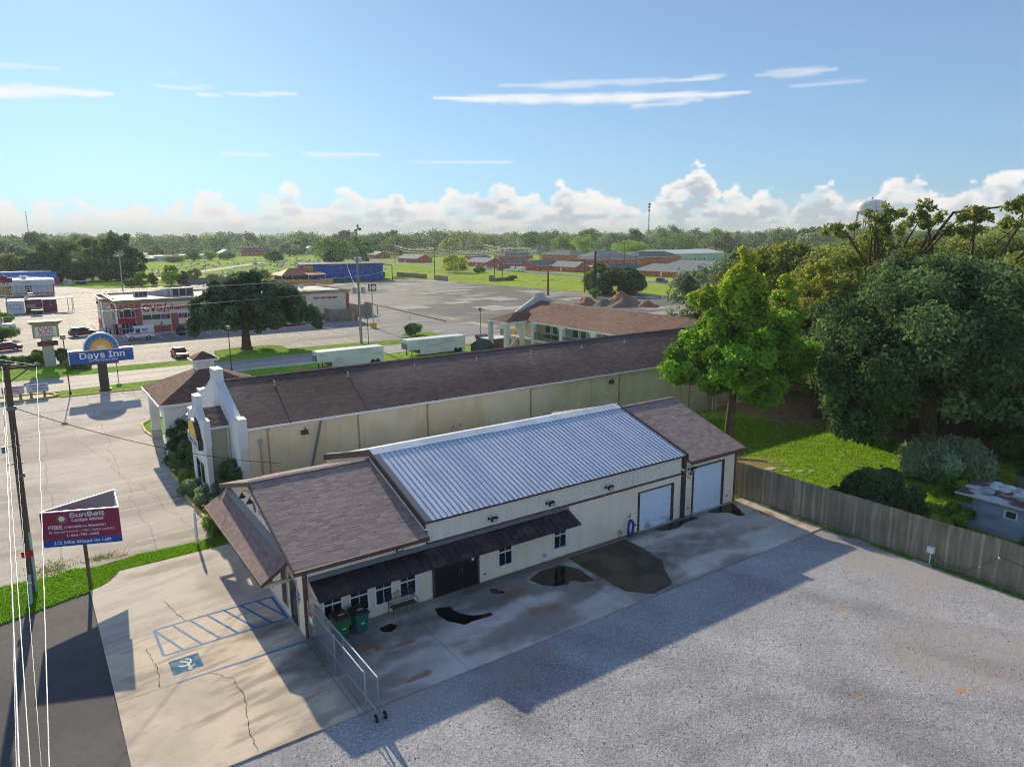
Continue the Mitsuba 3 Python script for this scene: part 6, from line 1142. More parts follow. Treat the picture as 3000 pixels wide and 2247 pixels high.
# ---------------------------------------------------------------- vehicles
def vehicle(lab, cat, x, y, rot, kind, paint, group=None, name=None):
    """x forward in its own frame; rot = heading angle"""
    k = thing(name or ('parked_' + {'sedan': 'car', 'suv': 'suv', 'pickup': 'pickup', 'van': 'van'}[kind]), lab, cat, group)
    c, s = math.cos(rot), math.sin(rot); R = lambda P: [(x + c * a - s * b, y + s * a + c * b, z) for a, b, z in P]
    L, W, belt, roof, hood = {'sedan': (4.7, .9, .92, 1.42, .86), 'suv': (4.65, .93, 1.05, 1.68, 1.0), 'pickup': (5.6, .97, 1.15, 1.85, 1.1), 'van': (5.6, 1.0, 1.25, 2.45, 1.2)}[kind]; h = L / 2
    # lower body: stations along x: (x, z bottom, z top, half width)
    st = [(-h, .42, belt - .12, W * .86), (-h + .12, .3, belt - .02, W * .95), (-h + .7, .27, belt, W), (-.2, .25, belt, W), (h - 1.3, .25, belt - .02, W), (h - .75, .27, hood - .06, W * .98), (h - .18, .3, hood - .16, W * .92), (h, .4, hood - .28, W * .8)]
    def loft(st, sh=.16):
        m = MB(); V = []
        for a, z0, z1, w in st: V += R([(a, -w * .93, z0), (a, -w, z0 + sh), (a, -w * .985, z1 - .08), (a, -w * .9, z1), (a, w * .9, z1), (a, w * .985, z1 - .08), (a, w, z0 + sh), (a, w * .93, z0)])
        n = 8; F = [[i * n + j, i * n + (j + 1) % n, (i + 1) * n + (j + 1) % n, (i + 1) * n + j] for i in range(len(st) - 1) for j in range(n)]
        m.add(V, F); 
        for i, fl in ((0, 1), (len(st) - 1, -1)): m.add(V[i * n:(i + 1) * n], [[0, j, j + 1][::-fl] for j in range(1, n - 1)])
        return m
    body = part(k, 'body', loft(st), paint, 35)
    cab = {'sedan': [(-1.75, -.95), (-.95, .25), (.25, 1.2)], 'suv': [(-2.2, -1.85), (-1.85, .1), (.1, 1.1)], 'pickup': [(-.65, -.5), (-.5, .75), (.75, 1.55)], 'van': [(-2.75, -2.7), (-2.7, 1.2), (1.2, 2.15)]}[kind]
    xa, xb, xc, xd = cab[0][0], cab[0][1], cab[1][1], cab[2][1]; wt, wb = W * .76, W * .9; zb = belt - .03
    part(k, 'roof', MB().hexa(R([(xa, -wb, zb), (xd, -wb, zb), (xd, wb, zb), (xa, wb, zb)]), R([(xb, -wt, roof - .04), (xc, -wt, roof - .04), (xc, wt, roof - .04), (xb, wt, roof - .04)])).hexa(R([(xb, -wt, roof - .04), (xc, -wt, roof - .04), (xc, wt, roof - .04), (xb, wt, roof - .04)]), R([(xb + .15, -wt * .85, roof), (xc - .12, -wt * .85, roof), (xc - .12, wt * .85, roof), (xb + .15, wt * .85, roof)])), paint)
    def pane(p, nm='window'): 
        q = np.array(R(p)); n = np.cross(q[1] - q[0], q[2] - q[0]); n /= np.linalg.norm(n); cc = q.mean(0); o = np.array([*R([(0, 0, belt)])[0][:2], belt]); n *= np.sign(n @ (cc - o)) or 1
        q = cc + (q - cc) * .93; part(k, nm, MB().hexa(list(q), list(q + n * .018)), 'dark_glass')
    T = roof - .07
    pane([(xd, -wb * .95, zb + .03), (xd, wb * .95, zb + .03), (xc, wt, T), (xc, -wt, T)], 'windscreen'); pane([(xa, -wb * .95, zb + .06), (xa, wb * .95, zb + .06), (xb, wt, T), (xb, -wt, T)], 'rear_window')
    m1 = (xb + xc) / 2 - .05 if kind != 'van' else .35
    for sg in (-1, 1):
        f = lambda a, top: (a, sg * (wt if top else wb), T if top else zb + .04)
        pane([f(m1 + .06, 0), f(xd - .12, 0), f(xc, 1), f(m1 + .06, 1)], 'side_window')
        if kind in ('sedan', 'suv'): pane([f(xa + .25, 0), f(m1 - .04, 0), f(m1 - .04, 1), f(xb + .05, 1)], 'side_window')
    for a in (-h + .95, h - .95):
        for sg in (-1, 1):
            p, q = R([(a, sg * (W - .2), .34), (a, sg * (W + .015), .34)]); w = part(k, 'wheel', MB().cyl(p, q, .34, 18), 'rubber', 40); p, q = R([(a, sg * (W - .1), .34), (a, sg * (W + .03), .34)]); part(k, w.split('__')[1] + '__rim', MB().cyl(p, q, .22, 12), 'chrome', 40)
    for sg in (-1, 1):
        e = lambda a0, a1, b0, b1, z0, z1: MB().hexa(R([(a0, b0, z0), (a1, b0, z0), (a1, b1, z0), (a0, b1, z0)]), R([(a0, b0, z1), (a1, b0, z1), (a1, b1, z1), (a0, b1, z1)]))
        b0, b1 = sorted((sg * W * .5, sg * W * .84)); part(k, 'headlight', e(h - .1, h + .02, b0, b1, hood - .42, hood - .3), 'chrome'); part(k, 'tail_light', e(-h - .02, -h + .1, b0, b1, belt - .32, belt - .16), 'red_paint'); b0, b1 = sorted((sg * W, sg * (W + .16))); part(k, 'mirror', e(xd - .55, xd - .4, b0, b1, belt, belt + .14), paint)
    part(k, 'grille', e(h - .05, h + .025, -W * .42, W * .42, .42, hood - .36), 'black_plastic'); part(k, 'bumper', e(h - .08, h + .04, -W * .8, W * .8, .3, .42), 'black_plastic'); part(k, 'plate', e(-h - .025, -h + .02, -.16, .16, .6, .72), 'sign_white')
    if kind == 'pickup': part(k, 'bed_liner', e(-h + .12, xa - .1, -W * .78, W * .78, belt + .002, belt + .015), 'black_plastic'); part(k, 'bed_rail', MB().hexa(R([(-h + .05, -W * .95, belt - .02), (xa, -W * .95, belt - .02), (xa, -W * .8, belt - .02), (-h + .05, -W * .8, belt - .02)]), R([(-h + .05, -W * .95, belt + .06), (xa, -W * .95, belt + .06), (xa, -W * .8, belt + .06), (-h + .05, -W * .8, belt + .06)])), paint)
    return k, R, e
vehicle('maroon suv parked side-on left of the pharmacy', 'suv', 8.6, 149.2, .12, 'suv', 'car_maroon')
vehicle('bright red car facing the road in front of the pharmacy lot', 'car', 18.35, 113.4, -PI / 2 + .04, 'sedan', 'car_red')
vehicle('dark red sedan at the left edge beside the round bush', 'car', -3.05, 136.6, PI, 'sedan', 'car_darkred'); vehicle('white pickup at the far left edge behind the large bush', 'pickup', -4.3, 169.8, PI, 'pickup', 'car_white')
vehicle('black suv half hidden under the live oak in front of the pharmacy', 'suv', 23.75, 140.8, PI / 2, 'suv', 'car_black'); vehicle('pale blue-white car parked at the white shop with panel windows', 'car', 2.4, 258.8, PI / 2, 'sedan', 'car_silver')
vehicle('white sedan behind the motel portico columns', 'car', 12.2, 69.4, .2, 'sedan', 'car_white')
vehicle('dark blue suv on the far street at the right of the field', 'suv', 193.9, 185.0, -PI / 2 + .1, 'suv', 'car_blue'); vehicle('dark car on the far street left of the white van', 'car', 203.2, 306, -PI / 2, 'sedan', 'car_black'); vehicle('silver car partly hidden by the yellow-green roadside tree', 'car', 206, 322, -PI / 2, 'suv', 'car_silver')
k, R, e = vehicle('white high-roof van towing a box trailer on the far street', 'van', 201.2, 292, PI / 2 + .03, 'van', 'car_white')
k = thing('box_trailer', 'small white box trailer behind the white van', 'trailer'); part(k, 'box', bx(200.2, 202.4, 282.6, 287.4, .7, 2.5), 'car_white')
for sx in (200.15, 202.45): part(k, 'wheel', MB().cyl((sx - .1, 285, .38), (sx + .1, 285, .38), .38, 14), 'rubber')
# mail van
k = thing('mail_van', 'boxy white postal van with blue eagle panel and red stripe', 'van'); vx, vy, vw = 14.15, 136.75, 1.9
prof = [(vx, .55), (vx, .95), (vx + .25, 1.12), (vx + 1.05, 1.25), (vx + 1.35, 2.2), (vx + 4.25, 2.3), (vx + 4.35, .55)]
part(k, 'body', MB().prism(prof, vy, vy + vw, 'y'), 'car_white'); part(k, 'roof', MB().hexa([(vx + 1.2, vy - .05, 2.18), (vx + 4.4, vy - .05, 2.3), (vx + 4.4, vy + vw + .05, 2.3), (vx + 1.2, vy + vw + .05, 2.18)], [(vx + 1.25, vy, 2.3), (vx + 4.35, vy, 2.4), (vx + 4.35, vy + vw, 2.4), (vx + 1.25, vy + vw, 2.3)]), 'car_white')
part(k, 'side_window', bx(vx + 1.38, vx + 2.1, vy - .02, vy, 1.3, 2.0), 'dark_glass'); part(k, 'windscreen', MB().hexa([(vx + 1.04, vy + .12, 1.3), (vx + 1.06, vy + .12, 1.3), (vx + 1.06, vy + vw - .12, 1.3), (vx + 1.04, vy + vw - .12, 1.3)], [(vx + 1.3, vy + .12, 2.12), (vx + 1.33, vy + .12, 2.12), (vx + 1.33, vy + vw - .12, 2.12), (vx + 1.3, vy + vw - .12, 2.12)]), 'dark_glass')
part(k, 'stripe', bx(vx + .1, vx + 4.36, vy - .012, vy, 1.1, 1.17), 'red_paint'); part(k, 'stripe', bx(vx + .1, vx + 4.36, vy - .012, vy, 1.18, 1.22), 'blue_paint')
part(k, 'eagle_panel', MB().prism([(vx + 2.35, 1.98), (vx + 3.15, 2.0), (vx + 3.35, 1.52), (vx + 2.6, 1.5)], vy - .014, vy, 'y'), 'sign_blue'); part(k, 'eagle_head', MB().prism([(vx + 2.45, 1.94), (vx + 2.95, 1.88), (vx + 3.3, 1.55), (vx + 2.95, 1.66), (vx + 2.7, 1.56), (vx + 2.85, 1.74)], vy - .02, vy - .014, 'y'), 'sign_white')
for a in (.75, 3.35):
    for yy in (vy - .02, vy + vw - .2): w = part(k, 'wheel', MB().cyl((vx + a, yy, .36), (vx + a, yy + .22, .36), .36, 18), 'rubber', 40); part(k, w.split('__')[1] + '__hub', MB().cyl((vx + a, yy - .01, .36), (vx + a, yy + .23, .36), .2), 'stone_b')
part(k, 'bumper', bx(vx - .08, vx + .06, vy + .05, vy + vw - .05, .42, .6), 'black_plastic'); part(k, 'mirror', MB().cyl((vx + .95, vy - .3, 1.5), (vx + .95, vy - .26, 1.5), .12).cyl((vx + 1.1, vy, 1.35), (vx + .95, vy - .28, 1.5), .02), 'stone_a'); part(k, 'tail_light', bx(vx + 4.35, vx + 4.38, vy + .1, vy + .25, .8, 1.1), 'red_paint')
# semi-trailers behind the motel
mat('trailer_white', proc(lambda p, n, uv: lay(S(222, 226, 232), S(196, 204, 216), smoothstep(.4, .7, fbm(p.x * .5, p.z * 1.5)))), .5)
def semi(x0, x1, y0, y1, z0, zd, z1, lab):
    """drop-frame box trailer: a raised nose, then a low floor"""
    k = thing('semi_trailer', lab, 'trailer', 'box trailers parked behind the motel'); g = x0 + 1.9
    part(k, 'box', MB().prism([(x0, z0), (g, z0), (g + .15, zd), (x1, zd), (x1, z1), (x0, z1)], y0, y1, 'y'), 'trailer_white'); part(k, 'roof_cap', bx(x0 - .02, x1 + .02, y0 - .02, y1 + .02, z1, z1 + .05), 'white_paint')
    for a, za in ((x0 - .025, z0), (x1 - .1, zd)): part(k, 'corner_post', bx(a, a + .125, y0 - .025, y0 + .1, za, z1), 'white_paint')
    part(k, 'bottom_rail', bx(x0 + .1, g - .02, y0 - .03, y0 + .02, z0 - .06, z0 + .06), 'stone_a'); part(k, 'nose_panel', bx(x0 - .03, x0 - .005, y0 + .1, y1 - .1, z0 + .05, z1 - .5), 'grey_metal')
    for i in range(1, int((x1 - x0) / .6)): part(k, 'seam', bx(x0 + i * .6 - .012, x0 + i * .6 + .012, y0 - .008, y0, (z0 if x0 + i * .6 < g + .2 else zd) + .06, z1 - .02), 'stone_a')
    for yy in (y0 + .25, y1 - .25): part(k, 'landing_leg', MB().beam((x0 + .7, yy, .02), (x0 + .7, yy, z0), .1, .1).box(x0 + .55, x0 + .85, yy - .1, yy + .1, 0, .05), 'dark_metal')
    for a in (x1 - 1.6, x1 - .9):
        for yy in (y0 - .01, y1 - .29): part(k, 'wheel', MB().cyl((a, yy, .36), (a, yy + .3, .36), .36, 14), 'rubber')
    part(k, 'fender', MB().hexa([(g - .35, y0 + .05, z0 - .5), (g + .1, y0 + .05, z0 - .5), (g + .1, y1 - .05, z0 - .5), (g - .35, y1 - .05, z0 - .5)], [(g - .5, y0 + .05, z0 - .02), (g + .05, y0 + .05, z0 - .02), (g + .05, y1 - .05, z0 - .02), (g - .5, y1 - .05, z0 - .02)]), 'brown_pole')
    for i in range(4): part(k, 'reflector', bx(x0 + .9 + i * .26, x0 + 1.03 + i * .26, y0 - .035, y0 - .03, z0 - .04, z0 + .03), 'red_paint')
semi(31.2, 40.6, 90.6, 92.7, .95, .22, 2.32, 'left of two white box trailers on the grass behind the motel'); semi(45.3, 54.9, 92.5, 94.7, 1.0, .22, 2.42, 'right of two white box trailers, nearer the motel stair')
# ---------------------------------------------------------------- buildings at far left
k = thing('panel_shop', 'low white shop with pale panel windows and purple lettering', 'building'); part(k, 'wall', bx(-2.4, 9.1, 269.4, 282, 0, 3.2), 'house_brick'); part(k, 'fascia', bx(-2.6, 9.35, 268.3, 282.3, 3.15, 4.75), 'white_vinyl'); part(k, 'roof', bx(-2.3, 9.1, 268.7, 282.1, 4.76, 4.85), 'stone_a')
for i, (a, b) in enumerate(((-2.1, -.8), (-.7, .6), (.65, 1.5), (3.1, 4.4), (4.45, 5.8), (5.85, 7.2), (7.25, 8.7))): part(k, 'window_panel', bx(a, b, 269.28, 269.4, .75, 3.1), 'shop_panel')
w = part(k, 'door', bx(1.75, 2.75, 269.25, 269.4, .1, 2.6), 'white_paint'); part(k, 'door__pane', bx(1.95, 2.55, 269.2, 269.25, .9, 2.4), 'dark_glass'); part(k, 'brick_sill', MB().box(-2.4, 1.7, 269.2, 269.4, .1, .7).box(2.8, 9.1, 269.2, 269.4, .1, .7), 'house_brick'); part(k, 'lettering', on_south('MAC WAS', .5, 1.1, 3.8, 268.3, True, 2.2), 'purple'); part(k, 'roof_vent', MB().box(.9, 2.0, 274, 275, 4.86, 5.7).box(.3, 2.6, 273.4, 275.6, 5.75, 5.95), 'stone_a')
k = thing('side_shop', 'low shop front with faded yellow posters left of the white panel shop', 'building'); part(k, 'wall', bx(-14, -2.7, 272, 280, 0, 3.3), 'cream_trim'); part(k, 'roof', bx(-14.2, -2.65, 270.5, 280.2, 3.3, 3.6), 'white_vinyl')
for i in range(4): part(k, 'poster', bx(-5.6 + i * .75, -5.0 + i * .75, 271.9, 272, 1.0, 2.6), 'gold_sign' if i % 2 else 'rust_metal')
k = thing('blue_roof_building', 'brick-ended building with a bright blue metal roof at far left', 'building'); part(k, 'wall', bx(-40, 12.9, 325, 338, 0, 2.6), 'house_brick'); part(k, 'roof', MB().hexa([(-40, 323.6, 2.55), (12.4, 323.6, 2.55), (12.4, 329.5, 4.7), (-40, 329.5, 4.7)], [(-40, 323.6, 2.65), (12.4, 323.6, 2.65), (12.4, 329.5, 4.8), (-40, 329.5, 4.8)]), 'blue_roof'); part(k, 'upper_roof', bx(-40, 10.9, 329.6, 338, 4.0, 5.2), 'stone_a')
k = thing('white_locker', 'pale service cabinet behind the brick end of the blue-roofed building', 'cabinet'); part(k, 'body', bx(14.2, 17.0, 322.5, 324, 0, 2.0), 'stone_a'); part(k, 'door', bx(14.4, 15.5, 322.44, 322.5, .2, 1.8), 'stone_b')
k = thing('dumpster', 'dark green dumpster with a pale lid at the edge of the grass patch', 'dumpster'); part(k, 'body', MB().hexa([(18.2, 320, .1), (21.4, 320, .1), (21.4, 321.8, .1), (18.2, 321.8, .1)], [(18, 319.8, 1.3), (21.6, 319.8, 1.3), (21.6, 322, 1.3), (18, 322, 1.3)]), 'dark_green'); part(k, 'lid', bx(18, 21.6, 319.8, 322, 1.3, 1.45), 'stone_a')
k = thing('food_stand', 'maroon container food stand with white annex and open canopy', 'food stand')
part(k, 'container', MB().box(.6, 4.0, 204.4, 208, .1, 3.1), 'maroon'); part(k, 'container', MB().box(4.15, 7.0, 204.8, 208, .1, 2.95), 'maroon'); part(k, 'serving_counter', bx(.7, 2.7, 204.25, 204.4, 1.35, 2.1), 'skin_grey'); part(k, 'roof', bx(-2.4, 4.0, 204.0, 209, 3.1, 3.25), 'stone_a'); part(k, 'roof', bx(4.1, 7.05, 204.2, 209, 2.96, 3.1), 'sign_white')
for i in range(12): part(k, 'rib', bx(4.25 + i * .23, 4.33 + i * .23, 204.74, 204.8, .2, 2.85), 'car_maroon')
part(k, 'annex', bx(-3.1, .45, 203.2, 208, .1, 2.9), 'white_vinyl'); part(k, 'annex__hatch', MB().box(-2.4, -.2, 203.15, 203.2, 1.2, 1.28).box(-2.4, -.2, 203.15, 203.2, 2.1, 2.18).box(-2.4, -2.32, 203.15, 203.2, 1.28, 2.1).box(-.28, -.2, 203.15, 203.2, 1.28, 2.1), 'black_plastic'); part(k, 'annex__roof', bx(-3.3, .6, 203.0, 208.2, 2.9, 3.1), 'sign_white')
part(k, 'canopy', bx(7.05, 10.5, 203.2, 208.6, 3.15, 3.3), 'stone_a')
for x, y in ((10.35, 203.4), (9.2, 203.4), (10.35, 208.4)): part(k, 'canopy__post', MB().cyl((x, y, 0), (x, y, 3.15), .06), 'dark_metal')
part(k, 'pipe', MB().beam((4.05, 204.2, 3.1), (4.1, 204.3, .1), .12, .12), 'sign_white'); part(k, 'meter', MB().box(5.6, 5.85, 204.65, 204.75, 1.5, 1.9).cyl((5.7, 204.7, 1.9), (5.7, 204.7, 3.6), .04), 'stone_b'); part(k, 'vent', MB().cyl((1.0, 206, 3.25), (1.0, 206, 3.9), .35), 'stone_a')
k = thing('white_trailer', 'pale trailer at the left edge beside the white annex', 'trailer'); part(k, 'box', bx(-9, -4.3, 203.5, 207, .3, 2.6), 'stone_b'); part(k, 'roof', bx(-9.1, -4.2, 203.4, 207.1, 2.6, 2.75), 'stone_a')
k = thing('dumpster', 'green open dumpster in front of the maroon food stand', 'dumpster'); part(k, 'body', MB().hexa([(1.95, 196.1, .1), (3.6, 196.1, .1), (3.6, 198.1, .1), (1.95, 198.1, .1)], [(1.7, 195.9, 1.25), (3.85, 195.9, 1.25), (3.85, 198.4, 1.25), (1.7, 198.4, 1.25)]), 'dark_green')
part(k, 'rim', MB().box(1.65, 3.9, 195.85, 195.95, 1.2, 1.32).box(1.65, 3.9, 198.35, 198.45, 1.5, 1.62).box(1.65, 1.75, 195.95, 198.35, 1.2, 1.4).box(3.8, 3.9, 195.95, 198.35, 1.2, 1.4), 'tan_metal'); part(k, 'inside', bx(1.8, 3.75, 196.0, 198.3, 1.2, 1.26), 'dark_trim')
for a, (x0, x1, lab) in enumerate(((-1.0, .5, 'a'),)): single('cable_barrier', 'line of small dark parking blocks beside the pharmacy left wall', 'barrier', MB().box(9.6, 10.2, 160, 160.2, 0, .2).box(9.9, 10.5, 157.6, 157.8, 0, .2).box(10.2, 10.8, 155.2, 155.4, 0, .2).box(10.4, 11.0, 153, 153.2, 0, .2), 'dark_trim')
# ---------------------------------------------------------------- blue hall and its rusty-roofed porch
k = thing('blue_hall', 'large windowless bright blue hall with a dark top edge', 'building')
mat('blue_panel', proc(lambda p, n, uv: lay(S(34, 98, 186), S(30, 78, 150), smoothstep(.35, .7, fbm(p.x * .35, p.z * .8)))), .6)
bw = [(91.5, 278.5), (122.4, 270.2), (128, 292), (97, 300)]
part(k, 'wall', MB().prism(bw, 0, 6.1, 'z'), 'blue_panel'); part(k, 'top_edge', MB().prism(Polygon(bw).buffer(.25, join_style=2), 6.1, 6.75, 'z'), 'car_blue')
for i in range(24):
    t = (i + .5) / 24; p = np.array(bw[0]) + (np.array(bw[1]) - bw[0]) * t; part(k, 'rib', MB().beam((*p, 0), (*p, 6.1), .1, .1), 'blue_wall')
part(k, 'tan_panel', bx(92.2, 95.9, 277.0, 277.4, 4.0, 6.2), 'hay_orange'); part(k, 'brick_stub', bx(90.5, 92.3, 277.5, 279, 3.6, 6.3), 'house_brick')
k2 = thing('canopy_frame', 'thin dark canopy frame along the front of the blue hall', 'frame')
fr = [(101.5, 260), (115.6, 265), (122.8, 262.4)]
for x, y in fr: part(k2, 'post', MB().cyl((x, y, 0), (x, y, 6.2), .16), 'dark_metal')
part(k2, 'beam', MB().beam((122.8, 262.4, 6.2), (122.6, 270.4, 6.3), .25, .25).beam((101.5, 260, 6.1), (101.9, 275.6, 6.2), .2, .25).beam((115.6, 265, 6.1), (116, 272, 6.2), .2, .25), 'dark_metal')
k = thing('porch_bar', 'small bar with a rusty hipped metal roof and dark open porch', 'building'); part(k, 'wall', bx(82.6, 93, 273, 284, 0, 3.1), 'dark_trim')
part(k, 'roof', MB().add([(81.6, 271.4, 3.0), (93.8, 271.4, 2.9), (94.2, 285, 3.1), (81.6, 286, 3.0), (86.2, 277, 5.6), (93.6, 277, 5.3)], [[0, 1, 5], [0, 5, 4], [1, 2, 5], [2, 3, 4], [2, 4, 5], [3, 0, 4]]), 'rust_metal'); part(k, 'porch_roof', MB().hexa([(90.4, 267, 3.1), (97.4, 267, 3.2), (97.4, 273, 4.0), (90.4, 273, 3.9)], [(90.4, 267, 3.2), (97.4, 267, 3.3), (97.4, 273, 4.1), (90.4, 273, 4.0)]), 'rust_metal')
for x, y in ((90.6, 267.3), (97.2, 267.3), (82, 272), (86, 272)): part(k, 'post', MB().cyl((x, y, 0), (x, y, 3.1), .1), 'cream_trim')
k = thing('scalloped_fence', 'orange-yellow scalloped fence around the bar porch', 'fence')
for (p, q) in (((80, 274), (86.4, 267)), ((86.4, 267), (89.3, 258.8)), ((89.3, 258.8), (96, 259.8)), ((96, 259.8), (98.5, 263))):
    p, q = np.array(p), np.array(q); L = np.linalg.norm(q - p); n = max(2, int(L / 1.6))
    for i in range(n):
        a, b = p + (q - p) * i / n, p + (q - p) * (i + 1) / n; dd = (b - a) / np.linalg.norm(b - a); w = np.linalg.norm(b - a); sc = [(0, 0), (w, 0)] + [(w * (1 - t), 1.9 - .35 * math.sin(PI * t)) for t in np.linspace(0, 1, 8)]
        m = MB().prism(sc, 0, .12, 'z'); v = m.v[0]; m.v[0] = np.stack([a[0] + dd[0] * v[:, 0] - dd[1] * v[:, 2], a[1] + dd[1] * v[:, 0] + dd[0] * v[:, 2], v[:, 1]], -1); part(k, 'panel', m, 'hay_orange')
single('orange_post', 'orange post in front of the blue hall', 'post', MB().tube([(104, 266, 0), (104, 266, 2.3), (104, 266, 2.45)], [.22, .22, .08], 8), 'rust_metal', 40)
k = thing('water_tank', 'pale round tank behind the blue hall', 'tank'); part(k, 'drum', MB().tube([(122.5, 296, 5), (122.5, 296, 8.4), (122.5, 296, 8.8)], [1.7, 1.7, .4], 16), 'stone_a', 40); part(k, 'stand', bx(121, 124, 294.6, 297.4, 0, 5), 'skin_grey')
for p, q, lab in (((137.4, 288.9), (139.3, 264.3), 'longer'), ((138.95, 257.7), (138.25, 245), 'shorter')):
    k = thing('board_fence', 'grey board fence at the edge of the field, the %s piece' % lab, 'fence'); woodfence(k, p, q, 1.9, .8)
k = thing('board_fence', 'long grey board fence under the bushes at the cemetery edge', 'fence'); woodfence(k, (50, 292), (80, 306), 2.0, .9)
k = thing('concrete_stub', 'weathered concrete wall stub in the field with a small shrub', 'wall'); part(k, 'wall', MB().box(150.5, 158, 232, 233, 0, 1.3).box(150.2, 151.2, 232, 234, 0, 2.2), 'grey_soil')
# ---------------------------------------------------------------- brick houses beyond the field
def house(lab, x0, y0, dx, dy, eave, rise, ridge, kind='hip', bs='house_brick', rf='grey_roof', win=None, group=None, name='brick_house', storeys=1, ov=.5, door=True, roof_lab=None):
    k = thing(name, lab, 'house', group); part(k, 'wall', bx(x0, x0 + dx, y0, y0 + dy, 0, eave), bs)
    a, b, c, d = (x0 - ov, y0 - ov), (x0 + dx + ov, y0 - ov), (x0 + dx + ov, y0 + dy + ov), (x0 - ov, y0 + dy + ov); zt = eave + rise; m = MB(); z = eave
    if ridge == 'x':
        h = (dy / 2 + ov) if kind == 'hip' else 0; ym = y0 + dy / 2; p, q = (x0 - ov + h, ym, zt), (x0 + dx + ov - h, ym, zt)
        m.add([(*a, z), (*b, z), (*c, z), (*d, z), p, q], [[0, 1, 5], [0, 5, 4], [2, 3, 4], [2, 4, 5], [1, 2, 5], [3, 0, 4], [3, 2, 1], [3, 1, 0]] if kind == 'hip' else [[0, 1, 5], [0, 5, 4], [2, 3, 4], [2, 4, 5]])
        g1 = [[(x0, y0, z), (x0, y0 + dy, z), (x0, ym, zt - .15)], [(x0 + dx, y0, z), (x0 + dx, y0 + dy, z), (x0 + dx, ym, zt - .15)]]
    else:
        h = (dx / 2 + ov) if kind == 'hip' else 0; xm = x0 + dx / 2; p, q = (xm, y0 - ov + h, zt), (xm, y0 + dy + ov - h, zt)
        m.add([(*a, z), (*b, z), (*c, z), (*d, z), p, q], [[1, 2, 5], [1, 5, 4], [3, 0, 4], [3, 4, 5], [0, 1, 4], [2, 3, 5], [3, 2, 1], [3, 1, 0]] if kind == 'hip' else [[1, 2, 5], [1, 5, 4], [3, 0, 4], [3, 4, 5]])
        g1 = [[(x0, y0, z), (x0 + dx, y0, z), (xm, y0, zt - .15)], [(x0, y0 + dy, z), (x0 + dx, y0 + dy, z), (xm, y0 + dy, zt - .15)]]
    part(k, 'roof', m, rf)
    if kind != 'hip':
        for gt in g1: part(k, 'gable', MB().add(gt, [[0, 1, 2]]), bs); 
        gt = g1[0]; part(k, 'bargeboard', MB().beam(np.array(gt[0]) + (0, 0, .05), np.array(gt[2]) + (0, 0, .2), .2, .22).beam(np.array(gt[1]) + (0, 0, .05), np.array(gt[2]) + (0, 0, .2), .2, .22), 'white_paint')
    part(k, 'fascia', MB().box(x0 - ov - .03, x0 - ov, y0 - ov, y0 + dy + ov, eave - .2, eave + .02).box(x0 - ov, x0 + dx + ov, y0 - ov - .03, y0 - ov, eave - .2, eave + .02) if kind == 'hip' else (MB().box(x0, x0 + dx, y0 - ov - .03, y0 - ov, eave - .2, eave + .02) if ridge == 'x' else MB().box(x0 - ov - .03, x0 - ov, y0, y0 + dy, eave - .2, eave + .02)), 'white_paint')
    for st in range(storeys):
        zb = 1.0 + st * 2.7
        for axis, L in (('y', dy), ('x', dx)):
            n = max(1, int(L / 4.2))
            for i in range(n):
                t = (i + .5) * L / n
                if door and st == 0 and i == n // 2 and axis == 'y': part(k, 'door', bx(x0 - .06, x0, y0 + t - .5, y0 + t + .5, .1, 2.1), 'white_paint'); continue
                o = (lambda u0, u1, z0, z1, e0, e1: bx(x0 - e1, x0 - e0, y0 + t + u0, y0 + t + u1, z0, z1)) if axis == 'y' else (lambda u0, u1, z0, z1, e0, e1: bx(x0 + t + u0, x0 + t + u1, y0 - e1, y0 - e0, z0, z1))
                w = part(k, 'window', o(-.62, .62, zb - .1, zb + 1.3, 0, .06), 'white_paint'); part(k, w.split('__')[1] + '__pane', o(-.5, .5, zb, zb + 1.2, .06, .09), 'shop_glass')
    return k
house('nearest brick bungalow beside the van, with grey gabled roof', 216.8, 261.65, 7.5, 18.5, 2.6, 2.3, 'y', 'gable')
k = thing('carport', 'small white-roofed porch on the end of the nearest brick bungalow', 'porch'); part(k, 'roof', MB().hexa([(223.5, 259.2, 2.5), (228, 259.2, 2.5), (228, 263.5, 2.9), (223.5, 263.5, 2.9)], [(223.5, 259.2, 2.65), (228, 259.2, 2.65), (228, 263.5, 3.05), (223.5, 263.5, 3.05)]), 'stone_a'); part(k, 'post', MB().cyl((224, 259.4, 0), (224, 259.4, 2.5), .12), 'white_paint'); part(k, 'post', MB().cyl((227.6, 259.4, 0), (227.6, 259.4, 2.5), .12), 'white_paint')
house('brick bungalow with a forward gable right of the white van', 211.6, 288.5, 17, 12, 2.6, 2.4, 'x', 'gable', rf='shadow_roof' if False else 'dark_roof')if False else None
mat('dark_roof', S(92, 98, 108), .85)
house('brick bungalow with a forward gable right of the white van', 211.6, 288.5, 17, 12, 2.6, 2.4, 'x', 'gable', rf='dark_roof')
house('brick bungalow with a forward gable behind the dark parked car', 213.6, 317, 18, 13, 2.6, 2.4, 'x', 'gable', rf='dark_roof')
house('brick bungalow with a pale grey roof left of the forward gables', 218.8, 343.5, 12, 22, 2.6, 2.3, 'y', 'gable')
house('brick bungalow behind the bush clump, with dark gable', 211.3, 229.6, 17, 10.5, 2.5, 2.4, 'x', 'gable', rf='dark_roof'); house('long brick row house with pale grey roof at the right of the street', 219.2, 190, 11, 35, 2.5, 2.7, 'y', 'hip', door=True)
